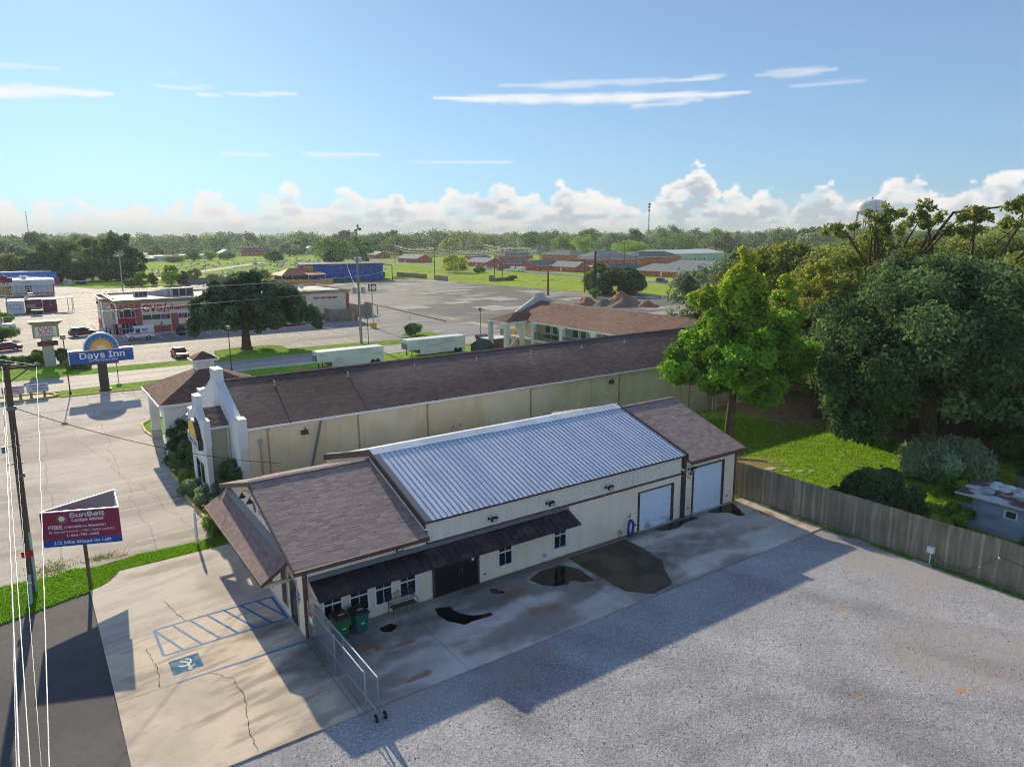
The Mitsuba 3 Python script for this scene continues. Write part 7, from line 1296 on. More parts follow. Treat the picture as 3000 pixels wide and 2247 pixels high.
house('two-storey brick house at the left of the tall row', 291, 358, 18, 30, 5.1, 2.7, 'y', 'hip', storeys=2, rf='dark_roof'); house('large two-storey brick house in the middle of the tall row, white porch', 229.6, 261.8, 30, 16, 5.8, 2.3, 'x', 'hip', storeys=2, rf='dark_roof'); house('two-storey brick house at the right of the tall row', 283.5, 288.6, 34, 14, 5.05, 2.9, 'x', 'hip', storeys=2, rf='dark_roof')
house('two-storey brick house behind the tall row', 262, 300, 26, 14, 5.6, 3.0, 'x', 'hip', storeys=2)
house('long low warehouse with pale metal roof at far right', 322, 310, 60, 30, 5.5, 2.2, 'x', 'gable', 'aqua_panel', 'stone_a', name='warehouse', door=False); house('grey-roofed brick house behind the bungalows', 296, 440, 26, 12, 2.8, 2.6, 'x', 'hip', rf='dark_roof'); house('pale house deep behind the bungalows', 392, 530, 22, 14, 2.8, 2.6, 'x', 'hip', 'olive_wall', 'dark_roof', name='far_house')
house('brick bungalow in the left of the street, near the cemetery', 219, 430, 12, 28, 2.8, 2.4, 'y', 'gable'); house('small brick bungalow with white porch beyond the cemetery end', 243, 548, 12, 16, 2.8, 2.6, 'y', 'gable'); house('second brick row house behind the long row house', 250, 205, 12, 34, 2.8, 2.8, 'y', 'hip')
house('dark-roofed house farther up the street', 318, 470, 22, 14, 2.8, 3, 'x', 'gable', 'olive_wall', 'dark_roof', name='far_house'); house('brick house at the back of the street', 240, 392, 14, 14, 2.8, 2.6, 'x', 'gable', rf='dark_roof')
# houses beyond the cemetery
house('long white mobile home beyond the cemetery, left one', 86, 606, 19, 30, 3.6, .5, 'y', 'gable', 'white_vinyl', 'stone_a', name='mobile_home', door=False); house('long white mobile home beyond the cemetery, right one', 112, 640, 22, 24, 3.6, .5, 'x', 'gable', 'white_vinyl', 'stone_a', name='mobile_home', door=False); house('small pale house left of the mobile homes', 82, 690, 16, 12, 3.2, 2.0, 'x', 'gable', 'white_vinyl', 'stone_a', name='far_house')
house('brown shed in front of the small pale house', 79, 600, 7, 8, 2.6, 1, 'x', 'gable', 'maroon', 'stone_b', name='garden_shed', door=False); house('pale blue gabled house beyond the cemetery', 155, 695, 13, 16, 3.6, 3.2, 'y', 'gable', 'steel_blue_door', 'stone_b', name='far_house'); house('house with a long reddish roof beyond the cemetery', 181, 710, 24, 16, 3.2, 4.4, 'x', 'gable', 'house_brick', 'maroon', name='far_house'); house('white cottage between the far trees beyond the cemetery', 252, 748, 13, 10, 5, 3, 'y', 'gable', 'white_vinyl', 'stone_b', name='far_house'); house('brick house right of the white cottage', 258, 690, 14, 10, 4, 2.5, 'x', 'gable', 'house_brick', 'dark_roof', name='far_house')
# ---------------------------------------------------------------- shed behind the plank fence
k = thing('mobile_trailer', 'old pale blue-grey trailer home with rusty roof behind the plank fence', 'trailer home'); TX, TY1 = 44.85, 17.85
mat('trailer_siding', proc(lambda p, n, uv: lay(S(168, 182, 200), S(140, 152, 170), smoothstep(.35, .7, fbm(p.y * .8, p.z * 2)))), .6)
part(k, 'wall', bx(TX + .03, TX + 2.4, 6, TY1 - .03, 0, 2.18), 'trailer_siding')
for i in range(7): part(k, 'siding_board', MB().hexa([(TX - .012, 6, .02 + i * .31), (TX + .03, 6, .02 + i * .31), (TX + .03, TY1, .02 + i * .31), (TX - .012, TY1, .02 + i * .31)], [(TX + .012, 6, .325 + i * .31), (TX + .03, 6, .325 + i * .31), (TX + .03, TY1, .325 + i * .31), (TX + .012, TY1, .325 + i * .31)]), 'trailer_siding')
part(k, 'roof', MB().hexa([(TX - .55, 6, 2.12), (TX + 2.6, 6, 2.3), (TX + 2.6, TY1 + .25, 2.3), (TX - .55, TY1 + .25, 2.12)], [(TX - .55, 6, 2.16), (TX + 2.6, 6, 2.36), (TX + 2.6, TY1 + .25, 2.36), (TX - .55, TY1 + .25, 2.16)]), 'shed_roof', label='rusted ribbed roof strewn with white debris')
for i in range(13): x = TX - .5 + i * .24; part(k, 'roof__rib', MB().beam((x, 6, 2.18 + i * .0154), (x, TY1 + .24, 2.18 + i * .0154), .07, .05), 'shed_roof')
part(k, 'eave_trim', bx(TX - .58, TX - .55, 6, TY1 + .27, 2.08, 2.18), 'stone_a'); w = part(k, 'window', MB().box(TX - .07, TX - .01, 14.95, 15.05, 1.2, 1.72).box(TX - .07, TX - .01, 15.55, 15.68, 1.2, 1.72).box(TX - .07, TX - .01, 15.05, 15.55, 1.2, 1.27).box(TX - .07, TX - .01, 15.05, 15.55, 1.65, 1.72), 'sign_white'); part(k, 'window__pane', bx(TX - .03, TX - .012, 15.05, 15.55, 1.27, 1.65), 'dark_green')
rr = np.random.default_rng(12)
def rock(r, seed, sq=.6):
    m = trimesh.creation.icosphere(1, 1.0); v = m.vertices; f = .7 + .6 * meshkit.fbm(v * 1.3 + seed, 2); m.vertices = v * f[:, None] * r * np.array([1, 1.2, sq]); return m
for i in range(26):
    y = rr.uniform(8, 17.4); x = TX + rr.uniform(.9, 2.3) if rr.random() < .75 else TX + rr.uniform(.1, 1.2); s = rr.uniform(.12, .32)
    single('roof_debris', 'torn pale insulation lump lying on the rusty trailer roof', 'debris', rock(s, i * 3.1).apply_translation((x, y, 2.3 + s * .4)), ('stone_a', 'stone_b', 'shop_panel', 'dark_trim')[int(rr.integers(0, 4))] if rr.random() < .8 else 'shop_panel', False, 'debris on the trailer roof')
k = thing('grey_bin', 'grey bin in the shade under the trees behind the trailer home', 'bin'); part(k, 'body', MB().hexa([(54.7, 17.8, 0), (55.4, 17.8, 0), (55.4, 18.5, 0), (54.7, 18.5, 0)], [(54.6, 17.7, 1.0), (55.5, 17.7, 1.0), (55.5, 18.6, 1.0), (54.6, 18.6, 1.0)]), 'grey_metal'); part(k, 'lid', bx(54.55, 55.55, 17.65, 18.65, 1.0, 1.08), 'dark_metal')
k = thing('yellow_sign', 'small yellow sign among the tree trunks', 'sign'); part(k, 'board', bx(66.3, 67.0, 37.1, 37.16, .7, 1.6), 'yellow_paint'); part(k, 'stake', MB().cyl((66.65, 37.2, 0), (66.65, 37.2, 1.5), .04), 'brown_pole')
single('white_pipe', 'pale pipe lying on the bare ground behind the plank fence', 'pipe', MB().cyl((44.2, 34.4, .08), (45.8, 32.2, .08), .06), 'stone_b')
# dirt piles
def pile(x, y, rx, ry, h, bs, lab, seed):
    n = 26; g = np.linspace(-1.15, 1.15, n); X, Y = np.meshgrid(g, g); q = np.stack([X * 2.2, Y * 2.2, X * 0 + seed], -1); d = np.sqrt(X ** 2 + Y ** 2) + .45 * (meshkit.fbm(q, 3) - .5)
    Z = np.clip(1 - d, -.05, 1) ** .8 if False else np.maximum(1 - d, -.06); Z = Z * h * (1 + .5 * (meshkit.fbm(q * 3, 3) - .5)); V = np.stack([x + X * rx, y + Y * ry, Z], -1).reshape(-1, 3); F = [[i * n + j, i * n + j + 1, (i + 1) * n + j + 1, (i + 1) * n + j] for i in range(n - 1) for j in range(n - 1)]
    single('dirt_pile', lab, 'dirt pile', (V, np.array(F)), bs, 50)
pile(117.5, 137.8, 3.4, 3.4, 2.1, 'soil', 'brown dirt pile, leftmost of the heaps on the empty lot', 1); pile(119.6, 133.2, 3.6, 3, 1.9, 'grey_soil', 'grey-brown dirt heap beside the dark pole', 4); pile(128.5, 136.5, 5.5, 4, 3.1, 'soil', 'tallest brown dirt heap at the back of the group', 8); pile(122.5, 128.8, 5.6, 3.0, 2.2, 'grey_soil', 'long grey gravel heap in front of the tall heap', 12); pile(125.6, 124.4, 3.0, 2.6, 1.7, 'soil', 'reddish dirt heap, rightmost of the group', 15)
# water tower and masts on the horizon
k = thing('water_tower', 'white domed water tower on legs above the trees', 'water tower'); wx, wy, wz = 714, 400, 38.5
t = np.linspace(0, 1, 14); r_ = 13.2 * np.sqrt(np.clip(1 - (2 * np.abs(t - .5)) ** 3.2, 0, 1)); z_ = wz + 17 * t - 5
part(k, 'tank', MB().tube(np.stack([t * 0 + wx, t * 0 + wy, z_], -1), np.maximum(r_, .3), 24), 'white_paint', 60); part(k, 'balcony', MB().tube([(wx, wy, wz - .6), (wx, wy, wz + .4)], 14.4, 24), 'stone_b')
for i in range(8): a = i * PI / 4 + .2; part(k, 'leg', MB().tube([(wx + 15.5 * math.cos(a), wy + 15.5 * math.sin(a), 0), (wx + 12.9 * math.cos(a), wy + 12.9 * math.sin(a), wz)], .7, 6), 'stone_b')
part(k, 'riser', MB().tube([(wx, wy, 0), (wx, wy, wz - 3)], 1.6, 10), 'stone_b'); part(k, 'finial', MB().tube([(wx, wy, wz + 11.5), (wx, wy, wz + 14), (wx, wy, wz + 14.2)], [1.2, .8, .1], 8), 'stone_b')
for i in range(4): part(k, 'lettering', bx(wx - 4 + i * 2.2, wx - 2.4 + i * 2.2, wy - 13.3, wy - 12.9, wz + 4, wz + 6.2), 'red_paint')
def mast(name, az, dist, h, r, lab, heads):
    x, y = dist * math.sin(math.radians(az)), dist * math.cos(math.radians(az)); k = thing(name, lab, 'mast'); part(k, 'shaft', MB().tube([(x, y, 0), (x, y, h)], [r, r * .6], 6), 'grey_metal')
    for z, w in heads: part(k, 'antenna', MB().tube([(x, y, z - 1.1), (x, y, z + 1.1)], w, 8), 'grey_metal')
mast('cell_tower', 45.2, 1100, 63, .9, 'grey cell tower on the horizon', [(61, 2.2), (57, 1.9), (52, 1.6)]); mast('radio_mast', .93, 1500, 64, .8, 'thin radio mast on the far left horizon', [])
# ---------------------------------------------------------------- trees and shrubs
def leaf_mesh(r, cen, rad, n, size, tint, var=.22, squash=.85, droop=0.0, long=1.7, lift=.45, tips=None):
    """n small leaf blades spread through a set of clumps; returns mesh and colours"""
    cen, rad = np.asarray(cen, float), np.asarray(rad, float); w = rad ** 2; c = r.choice(len(cen), n, p=w / w.sum())
    d = r.normal(size=(n, 3)); d /= np.linalg.norm(d, axis=1, keepdims=True); q = .3 + .75 * r.random(n) ** .55; q = np.where(r.random(n) < .12, q * r.uniform(1.0, 1.45, n), q)
    p = cen[c] + d * (rad[c] * q)[:, None] * np.array([1, 1, squash]); p[:, 2] -= droop * rad[c] * r.random(n)
    nn = d * .7 + np.array([0, 0, lift]) + r.normal(size=(n, 3)) * .55; nn /= np.linalg.norm(nn, axis=1, keepdims=True)
    a = np.cross(nn, r.normal(size=(n, 3))); a /= np.linalg.norm(a, axis=1, keepdims=True); b = np.cross(nn, a)
    s = size * r.uniform(.55, 1.35, n)[:, None]; a, b = a * s * long * .5, b * s * .5; bend = nn * s * .14
    V = np.stack([p - a, p + b * .9 - bend, p + a, p - b * .9 - bend], 1).reshape(-1, 3); i = np.arange(n)[:, None] * 4; F = np.concatenate([i + [0, 1, 2], i + [0, 2, 3]])
    tint = np.asarray(tint, float); cv = r.uniform(1 - var * 1.6, 1 + var * 1.6, len(cen))[c]; col = tint[None] * (cv * r.uniform(1 - var, 1 + var, n))[:, None]
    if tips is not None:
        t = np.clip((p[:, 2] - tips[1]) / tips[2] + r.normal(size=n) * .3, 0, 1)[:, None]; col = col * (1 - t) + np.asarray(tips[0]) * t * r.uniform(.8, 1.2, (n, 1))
    return (V, F), np.repeat(np.clip(col, 0.003, .8), 4, 0)

def clumps(r, x, y, z0, z1, R, n, k=.3, shape='oval', rx=1.0):
    """clump centres filling a crown between z0 and z1 of half-width R"""
    C, A = [], []
    H = z1 - z0
    for i in range(n * 4):
        t = r.random(); prof = {'oval': math.sin(PI * min(max(t * .92 + .05, 0), 1)) ** .6, 'broad': (1 - t ** 3.0) ** .5 * (.75 + .25 * min(1, t * 5)), 'cone': (1 - t) ** .75 * min(1, .45 + t * 4), 'vase': (.35 + .65 * t) * (1 - max(0, t - .75) * 2.4)}[shape]
        a, q = r.random() * 2 * PI, R * prof * r.random() ** .38; lump = .78 + .5 * meshkit.noise(np.array([[math.cos(a) * 1.6 + x, math.sin(a) * 1.6 + y, t * 2.6]]))[0]
        rr = k * R * r.uniform(.6, 1.1) * (.7 + .3 * prof)
        C.append((x + q * lump * math.cos(a) * rx, y + q * lump * math.sin(a), z0 + rr * .7 + (H - rr * 1.5) * t)); A.append(rr)
        if len(C) >= n: break
    return np.array(C), np.array(A)

def limbs(r, x, y, base_r, fork, targets, lean=(0, 0), sides=8):
    m = MB(); top = np.array([x + lean[0], y + lean[1], fork])
    m.tube([(x, y, -.1), (x + lean[0] * .15, y + lean[1] * .15, fork * .12), (x + lean[0] * .5, y + lean[1] * .5, fork * .55), top], [base_r * 1.5, base_r * 1.08, base_r * .9, base_r * .72], sides)
    for t in targets:
        t = np.array(t); mid = top * .45 + t * .55 + r.normal(size=3) * .08 * np.linalg.norm(t - top); mid[2] += .06 * np.linalg.norm(t - top)
        m.tube([top - (0, 0, fork * .08), top * .7 + mid * .3, mid, t], [base_r * .5, base_r * .36, base_r * .22, base_r * .07], 6)
    return m

GREEN = dict(mid=S(130, 160, 84), dark=S(112, 140, 92), deep=S(96, 124, 80), bright=S(156, 190, 76), yellow=S(190, 198, 92), pale=S(170, 188, 146), grey=S(148, 166, 132), olive=S(156, 166, 92), vivid=S(134, 178, 66))
def tree(name, lab, cat, x, y, h, R, col, n, leaf, seed, z0=None, shape='oval', trunk=None, nc=46, k=.3, group=None, fork=None, lean=(0, 0), tips=None, rx=1.0, var=.22, bark_='bark', droop=0, cx=0, cy=0, extra=None):
    r = np.random.default_rng(seed); z0 = h * .25 if z0 is None else z0; kk = thing(name, lab, cat, group); C, A = clumps(r, x + lean[0] + cx, y + lean[1] + cy, z0, h, R, int(nc * 2.4), k * .72, shape, rx)
    if extra is not None:
        for e in extra:
            d = r.normal(size=(5, 3)); d *= (e[3] * r.uniform(.25, .75, (5, 1))) / np.linalg.norm(d, axis=1, keepdims=True); C = np.vstack([C, np.array(e[:3]) + d]); A = np.concatenate([A, e[3] * r.uniform(.4, .65, 5)])
    me, co = leaf_mesh(r, C, A, n, leaf, GREEN[col] if isinstance(col, str) else col, var, droop=droop, tips=tips); part(kk, 'crown', me, 'foliage', color=co)
    br = trunk or max(.12, h * .022); fk = fork or max(z0 + (h - z0) * .2, h * .22); order = r.permutation(len(C))[:min(14, len(C))]
    part(kk, 'trunk', limbs(r, x, y, br, fk, C[order], lean), bark_, 60)
    return kk
def far_tree(lab, x, y, h, R, col, n, leaf, seed, group, shape='oval', z0=None, name='distant_tree', nc=16):
    r = np.random.default_rng(seed); z0 = h * .12 if z0 is None else z0; C, A = clumps(r, x, y, z0, h, R, nc, .4, shape); me, co = leaf_mesh(r, C, A, n, leaf, GREEN[col] if isinstance(col, str) else col, .11, long=1.3)
    m = MB().tube([(x, y, 0), (x, y, z0 + (h - z0) * .4)], [R * .09, R * .05], 5); v, f = m.get()
    V = np.vstack([me[0], v]); F = np.vstack([me[1], f + len(me[0])]); co = np.vstack([co, np.broadcast_to(S(86, 72, 58), v.shape)])
    return single(name, lab, 'tree', (V, F), 'foliage', group=group, color=co)
# the big trees at the right
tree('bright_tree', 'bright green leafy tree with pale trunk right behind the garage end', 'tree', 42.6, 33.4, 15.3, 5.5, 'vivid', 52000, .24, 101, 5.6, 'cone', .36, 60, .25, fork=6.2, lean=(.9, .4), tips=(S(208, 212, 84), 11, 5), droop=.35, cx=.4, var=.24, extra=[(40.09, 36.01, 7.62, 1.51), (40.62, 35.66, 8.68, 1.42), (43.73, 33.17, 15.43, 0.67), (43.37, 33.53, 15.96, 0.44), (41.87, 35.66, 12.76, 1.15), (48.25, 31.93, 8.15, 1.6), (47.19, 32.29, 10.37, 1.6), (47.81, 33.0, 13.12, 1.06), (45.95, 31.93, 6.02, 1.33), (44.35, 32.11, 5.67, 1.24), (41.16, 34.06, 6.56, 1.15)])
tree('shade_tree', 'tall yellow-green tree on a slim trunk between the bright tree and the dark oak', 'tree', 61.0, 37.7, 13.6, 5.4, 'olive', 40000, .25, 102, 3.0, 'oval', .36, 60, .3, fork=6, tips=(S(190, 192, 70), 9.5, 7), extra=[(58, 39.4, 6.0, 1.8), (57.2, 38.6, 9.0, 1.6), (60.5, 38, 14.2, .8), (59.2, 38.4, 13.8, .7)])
tree('shade_tree', 'slender shaded tree behind the slim trunk', 'tree', 66.5, 40.0, 12.5, 5.0, 'bright', 26000, .26, 103, 3.5, 'oval', .34, 50, .32)
oak = [(50.5, 28.5, 3.6, 1.9), (49.6, 29.6, 5.0, 2.0), (51.5, 27.2, 2.9, 1.6), (52.4, 29.4, 4.6, 2.0), (49.4, 28.6, 7.4, 2.0), (53, 25.8, 5.2, 1.7), (64.5, 24.2, 4.0, 2.0), (62.5, 23.0, 5.5, 2.0), (66, 27, 3.6, 1.8), (51.3, 29.6, 2.4, 1.3)]
tree('dark_oak', 'huge dark spreading oak with a thick leaning trunk at the right', 'tree', 58.3, 26.3, 15.8, 10.2, 'dark', 100000, .25, 104, 4.2, 'broad', .72, 120, .235, fork=4.6, lean=(.5, .4), extra=oak, droop=.25, var=.26)
tuft = lambda cs, n, sd: [(x + a, y + b, z + c, q) for (x, y, z, q) in cs for a, b, c in np.random.default_rng(sd).normal(0, 1.1, (n, 3)) * (1, 1, .55)]
tree('tall_oak', 'tall open tree with bare upper limbs rising behind the dark oak', 'tree', 70, 38, 17.4, 9.0, 'olive', 46000, .25, 105, 6, 'broad', .55, 60, .24, fork=9, extra=tuft([(61.5, 37.5, 18.0, .75), (64, 35, 19.2, .8), (67, 33, 18.8, .75), (69, 29.5, 19.0, .8), (71, 26.5, 19.8, .85), (72.5, 23.5, 20.0, .85), (66, 36, 17.8, .8), (70, 31, 17.8, .8), (73, 27, 18.2, .8)], 5, 3), var=.2)
tl = thing('bare_limbs', 'bare grey upper limbs showing against the sky above the dark oak', 'branch'); m = MB(); r = np.random.default_rng(6)
for a, b in (((67, 35, 13), (63.5, 35.3, 19)), ((67, 35, 13), (61.5, 37.5, 17.9)), ((69, 32, 13), (67, 33, 18.6)), ((70, 30, 13), (69, 29.5, 18.9)), ((71, 28.5, 13), (71.2, 26.5, 19.6)), ((71.5, 28, 13), (73, 23.5, 19.9))):
    a, b = np.array(a), np.array(b); m.tube([a, a * .6 + b * .4 + r.normal(0, .35, 3), a * .25 + b * .75 + r.normal(0, .3, 3), b], [.2, .14, .09, .03], 6)
    for i in range(4): q = a * (.5 - i * .1) + b * (.5 + i * .1); m.tube([q, q + r.normal(0, .7, 3) + (0, 0, .9)], [.06, .015], 4)
part(tl, 'limbs', m, 'bark', True)
tree('tall_oak', 'olive green tree filling the far right behind the dark oak', 'tree', 76, 26, 15.8, 9, 'olive', 50000, .29, 106, 3, 'broad', .5, 80, .26)
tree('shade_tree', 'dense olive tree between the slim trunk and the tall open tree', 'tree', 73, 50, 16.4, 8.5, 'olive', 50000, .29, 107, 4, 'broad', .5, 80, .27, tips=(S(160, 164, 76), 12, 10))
tree('shade_tree', 'dark shaded tree at the right edge beside the trailer home', 'tree', 68, 16.5, 13.5, 7.5, 'deep', 44000, .27, 108, 2.2, 'broad', .45, 70, .28)
tree('shade_tree', 'dark tree in the right corner behind the trailer home', 'tree', 84, 12, 17, 11, 'dark', 30000, .34, 109, 2, 'broad', .5, 60, .3); tree('shade_tree', 'background tree closing the gap right of the tall open tree', 'tree', 95, 38, 18, 12, 'olive', 30000, .38, 110, 3, 'broad', .5, 60, .3); tree('shade_tree', 'dark small tree in the shade behind the big oak trunk', 'tree', 72, 32, 8, 6, 'deep', 24000, .27, 111, .8, 'broad', .3, 50, .3)
for i, (x, y, h, R, c, lab) in enumerate(((82, 66, 13.8, 8.5, 'grey', 'broad grey-green tree at the end of the far motel wing, leftmost of three'), (96, 72, 14.8, 9, 'dark', 'middle grey-green tree behind the bright tree'), (104, 62, 14.6, 9, 'mid', 'rightmost grey-green tree behind the bright tree'), (88, 58, 10, 7, 'grey', 'lower grey-green tree in front of the three behind the motel'), (120, 75, 15, 9, 'yellow', 'yellowish tree far behind the slim trunk'))):
    tree('wing_tree', lab, 'tree', x, y, h, R, c, 26000, .36, 120 + i, 1.5, 'broad', .4, 60, .3)
# the undergrowth under them
def bush(name, lab, x, y, R, h, col, n, leaf, seed, group=None, sx=1.0, sy=1.0, nc=14, cat='shrub', k=.42, lift=.45, long=1.7):
    r = np.random.default_rng(seed); C, A = clumps(r, 0, 0, 0.02, h, R, nc, k, 'broad'); C = C * np.array([sx, sy, 1]) + (x, y, 0); me, co = leaf_mesh(r, C, A, n, leaf, GREEN[col] if isinstance(col, str) else col, .22, lift=lift, long=long); kk = thing(name, lab, cat, group); part(kk, 'foliage', me, 'foliage', color=co)
    m = MB()
    for i in range(5): t = C[int(r.integers(0, len(C)))]; m.tube([(x, y, 0), (x * .5 + t[0] * .5, y * .5 + t[1] * .5, t[2] * .6), t], [.05 + R * .02, .04, .015], 5)
    part(kk, 'stems', m, 'bark'); return kk
bush('round_bush', 'dense dark round bush right behind the plank fence', 42.3, 21.6, 2.35, 3.05, 'deep', 26000, .13, 201, nc=40, k=.34)
bush('round_bush', 'low leafy bush between the fence and the trailer home', 43.6, 19.2, 1.3, 1.3, 'bright', 6000, .15, 202)
bush('willow_bush', 'silvery feathery bush beside the dark oak trunk', 53.4, 22.6, 2.6, 2.7, 'pale', 15000, .2, 203, lift=.1, long=4.5, nc=26)
bush('fig_bush', 'bright small bush behind the trailer home', 50.2, 20.2, 1.2, 1.7, 'vivid', 5000, .18, 204); bush('fig_bush', 'broad-leaved climber on the corner of the trailer home', 44.9, 17.6, .9, 2.0, 'vivid', 3600, .2, 205); bush('fig_bush', 'dark leafy shrub along the trailer home at the right edge', 43.4, 12.8, 1.5, 1.1, 'deep', 7000, .17, 206, sy=1.6)
for i, (x, y, R, h, c, lab) in enumerate(((62, 20, 2.4, 2.8, 'mid', 'tangled undergrowth right of the oak trunk'), (64, 32, 2.2, 1.8, 'bright', 'sunlit undergrowth behind the slim trunk'), (71, 42, 3, 2.2, 'bright', 'bright undergrowth at the back of the trunks'), (60.5, 17, 2.2, 3.2, 'deep', 'dark shrub beside the grey bin'), (78, 37, 3.5, 3, 'deep', 'dark undergrowth far under the trees'), (67, 24, 2.2, 2.6, 'mid', 'olive shrub in the shade of the oak'), (58.5, 33.6, .9, .8, 'deep', 'small dark shrub on the bare earth'), (74, 46, 4, 3.5, 'dark', 'thicket at the far side of the lawn'))):
    bush('undergrowth', lab, x, y, R, h, c, 7000, .2, 210 + i)
# motel shrubs
bush('motel_shrub', 'tall dark shrub beside the portico column', 8.95, 58.6, 1.15, 3.5, 'deep', 9000, .13, 230, nc=22); bush('motel_shrub', 'dark shrub next to the entrance wall', 8.6, 55.4, 1.0, 2.6, 'dark', 8000, .13, 231); bush('motel_shrub', 'yellow-green young shrub by the middle wheel stop', 8.3, 53.3, .55, 1.1, 'bright', 1500, .17, 232); bush('motel_shrub', 'pale clipped shrub in front of the entrance bump', 8.3, 50.7, .85, 1.15, 'pale', 6000, .1, 233); bush('motel_shrub', 'second pale clipped shrub nearer the long building', 8.6, 48.5, .95, 1.2, 'pale', 6500, .1, 234)
bush('motel_shrub', 'tall feathery dark shrub at the motel wall corner', 9.9, 46.9, 1.25, 3.0, 'deep', 10000, .13, 235, nc=22); bush('motel_shrub', 'thin shrub with pale tips in front of the feathery shrub', 9.0, 46.6, .6, 1.9, 'grey', 2500, .13, 236); bush('motel_shrub', 'flowering shrub behind the lean-to canopy', 8.9, 42.9, 1.35, 1.9, 'mid', 8000, .15, 237); bush('motel_shrub', 'bright leafy sprout beside the white marker post', 8.2, 44.0, .7, 1.7, 'bright', 2200, .2, 238)
bush('agave', 'small spiky plant beneath the portico eave', 8.9, 61.9, .5, .7, 'grey', 900, .25, 239, long=4)
# live oak and its surroundings
tree('live_oak', 'wide live oak with a stout trunk in front of the pharmacy', 'tree', 28.44, 115.4, 11.6, 7.6, S(104, 126, 98), 64000, .34, 301, 3.6, 'broad', .72, 80, .24, fork=3.4, droop=.3, cx=.9, extra=[(21.6, 116, 4.4, 1.7), (20.9, 117, 3.4, 1.2), (22.6, 116, 7.4, 1.9), (24.6, 115, 9.4, 1.8), (38.2, 113, 4.8, 1.9), (39.3, 113, 3.5, 1.2), (36.3, 114, 6.6, 2.0), (30.6, 114.5, 11.4, 1.5), (28.4, 114.6, 11.2, 1.4), (34.6, 113.4, 8.6, 1.8)])
for i, (x, y, R, h, c, lab) in enumerate(((.9, 118.3, 1.5, 2.1, 'mid', 'round shrub left of the pharmacy sign post'), (3.7, 117.3, 1.5, 2.2, 'dark', 'round shrub right of the pharmacy sign post'), (-1.45, 120.5, 1.0, 1.3, 'mid', 'small round shrub left of the pharmacy sign'), (-3.2, 122, .9, 1.3, 'dark', 'small shrub at the left edge by the road'), (4.9, 110.9, 1.35, 1.7, 'mid', 'shrub behind the left end of the tall motel sign'), (6.0, 110.6, .8, .9, 'mid', 'low shrub under the tall motel sign'), (-3.4, 151, 2.7, 2.5, 'mid', 'large round bush at the left edge behind the dark red sedan'), (-3.5, 184, 1.6, 2.3, 'bright', 'bush at the foot of the grill sign'), (57, 113.4, 1.95, 2.15, 'dark', 'round bush on the grass tip at the end of the car park'))):
    bush('lot_shrub', lab, x, y, R, h, c, 7000, .17, 320 + i)
bush('bush_clump', 'large round clump of vine-covered bushes in the field', 146.5, 157.5, 8.2, 8.0, 'deep', 26000, .5, 340, nc=50, k=.3, sx=1.0); bush('bush_clump', 'bright green tree rising from the bush clump in the field', 143.5, 162, 3.8, 9.3, 'mid', 14000, .45, 341, nc=30)
bush('pole_vine', 'vine heaped round the foot of the dark pole', 131.6, 150.6, 1.3, 3.4, 'bright', 2500, .35, 342); bush('field_shrub', 'small shrub by the concrete stub in the field', 158.8, 231, 1.6, 2.4, 'mid', 2500, .4, 343)
for i, (x, y, z, R, c, lab) in enumerate(((37.3, 295, 5.3, 2.6, 'bright', 'light green young tree, leftmost at the cemetery fence'), (41, 295.1, 4.9, 1.8, 'mid', 'second young tree at the cemetery fence'), (47.2, 293.3, 7.9, 3.4, 'bright', 'tallest of the young trees at the cemetery fence'), (51.2, 293.3, 5.2, 2.2, 'dark', 'dark young tree right of the tallest one'), (56.7, 300, 5.9, 3, 'yellow', 'yellow-green young tree, rightmost at the cemetery fence'), (33.5, 292, 3.2, 2.4, 'mid', 'low bush at the left end of the cemetery fence'), (64, 302, 3.5, 3, 'yellow', 'yellow bush along the cemetery fence'), (74, 305, 4, 3.4, 'bright', 'bush at the fence behind the live oak'), (84, 303, 4.5, 3.2, 'yellow', 'yellow-green tree left of the bar'), (126, 282, 3.0, 2.5, 'mid', 'bush right of the blue hall'), (131, 300, 3.6, 1.6, 'bright', 'small tree behind the grey board fence'), (173.6, 300.5, 8.9, 7.4, 'yellow', 'round yellow-green tree at the roadside'), (182, 292, 3, 3, 'mid', 'low bushes below the yellow-green roadside tree'))):
    tree('young_tree', lab, 'tree', x, y, z, R, c, 5000 if R > 5 else 2600, .42, 350 + i, .3, 'broad', None, 22, .38)
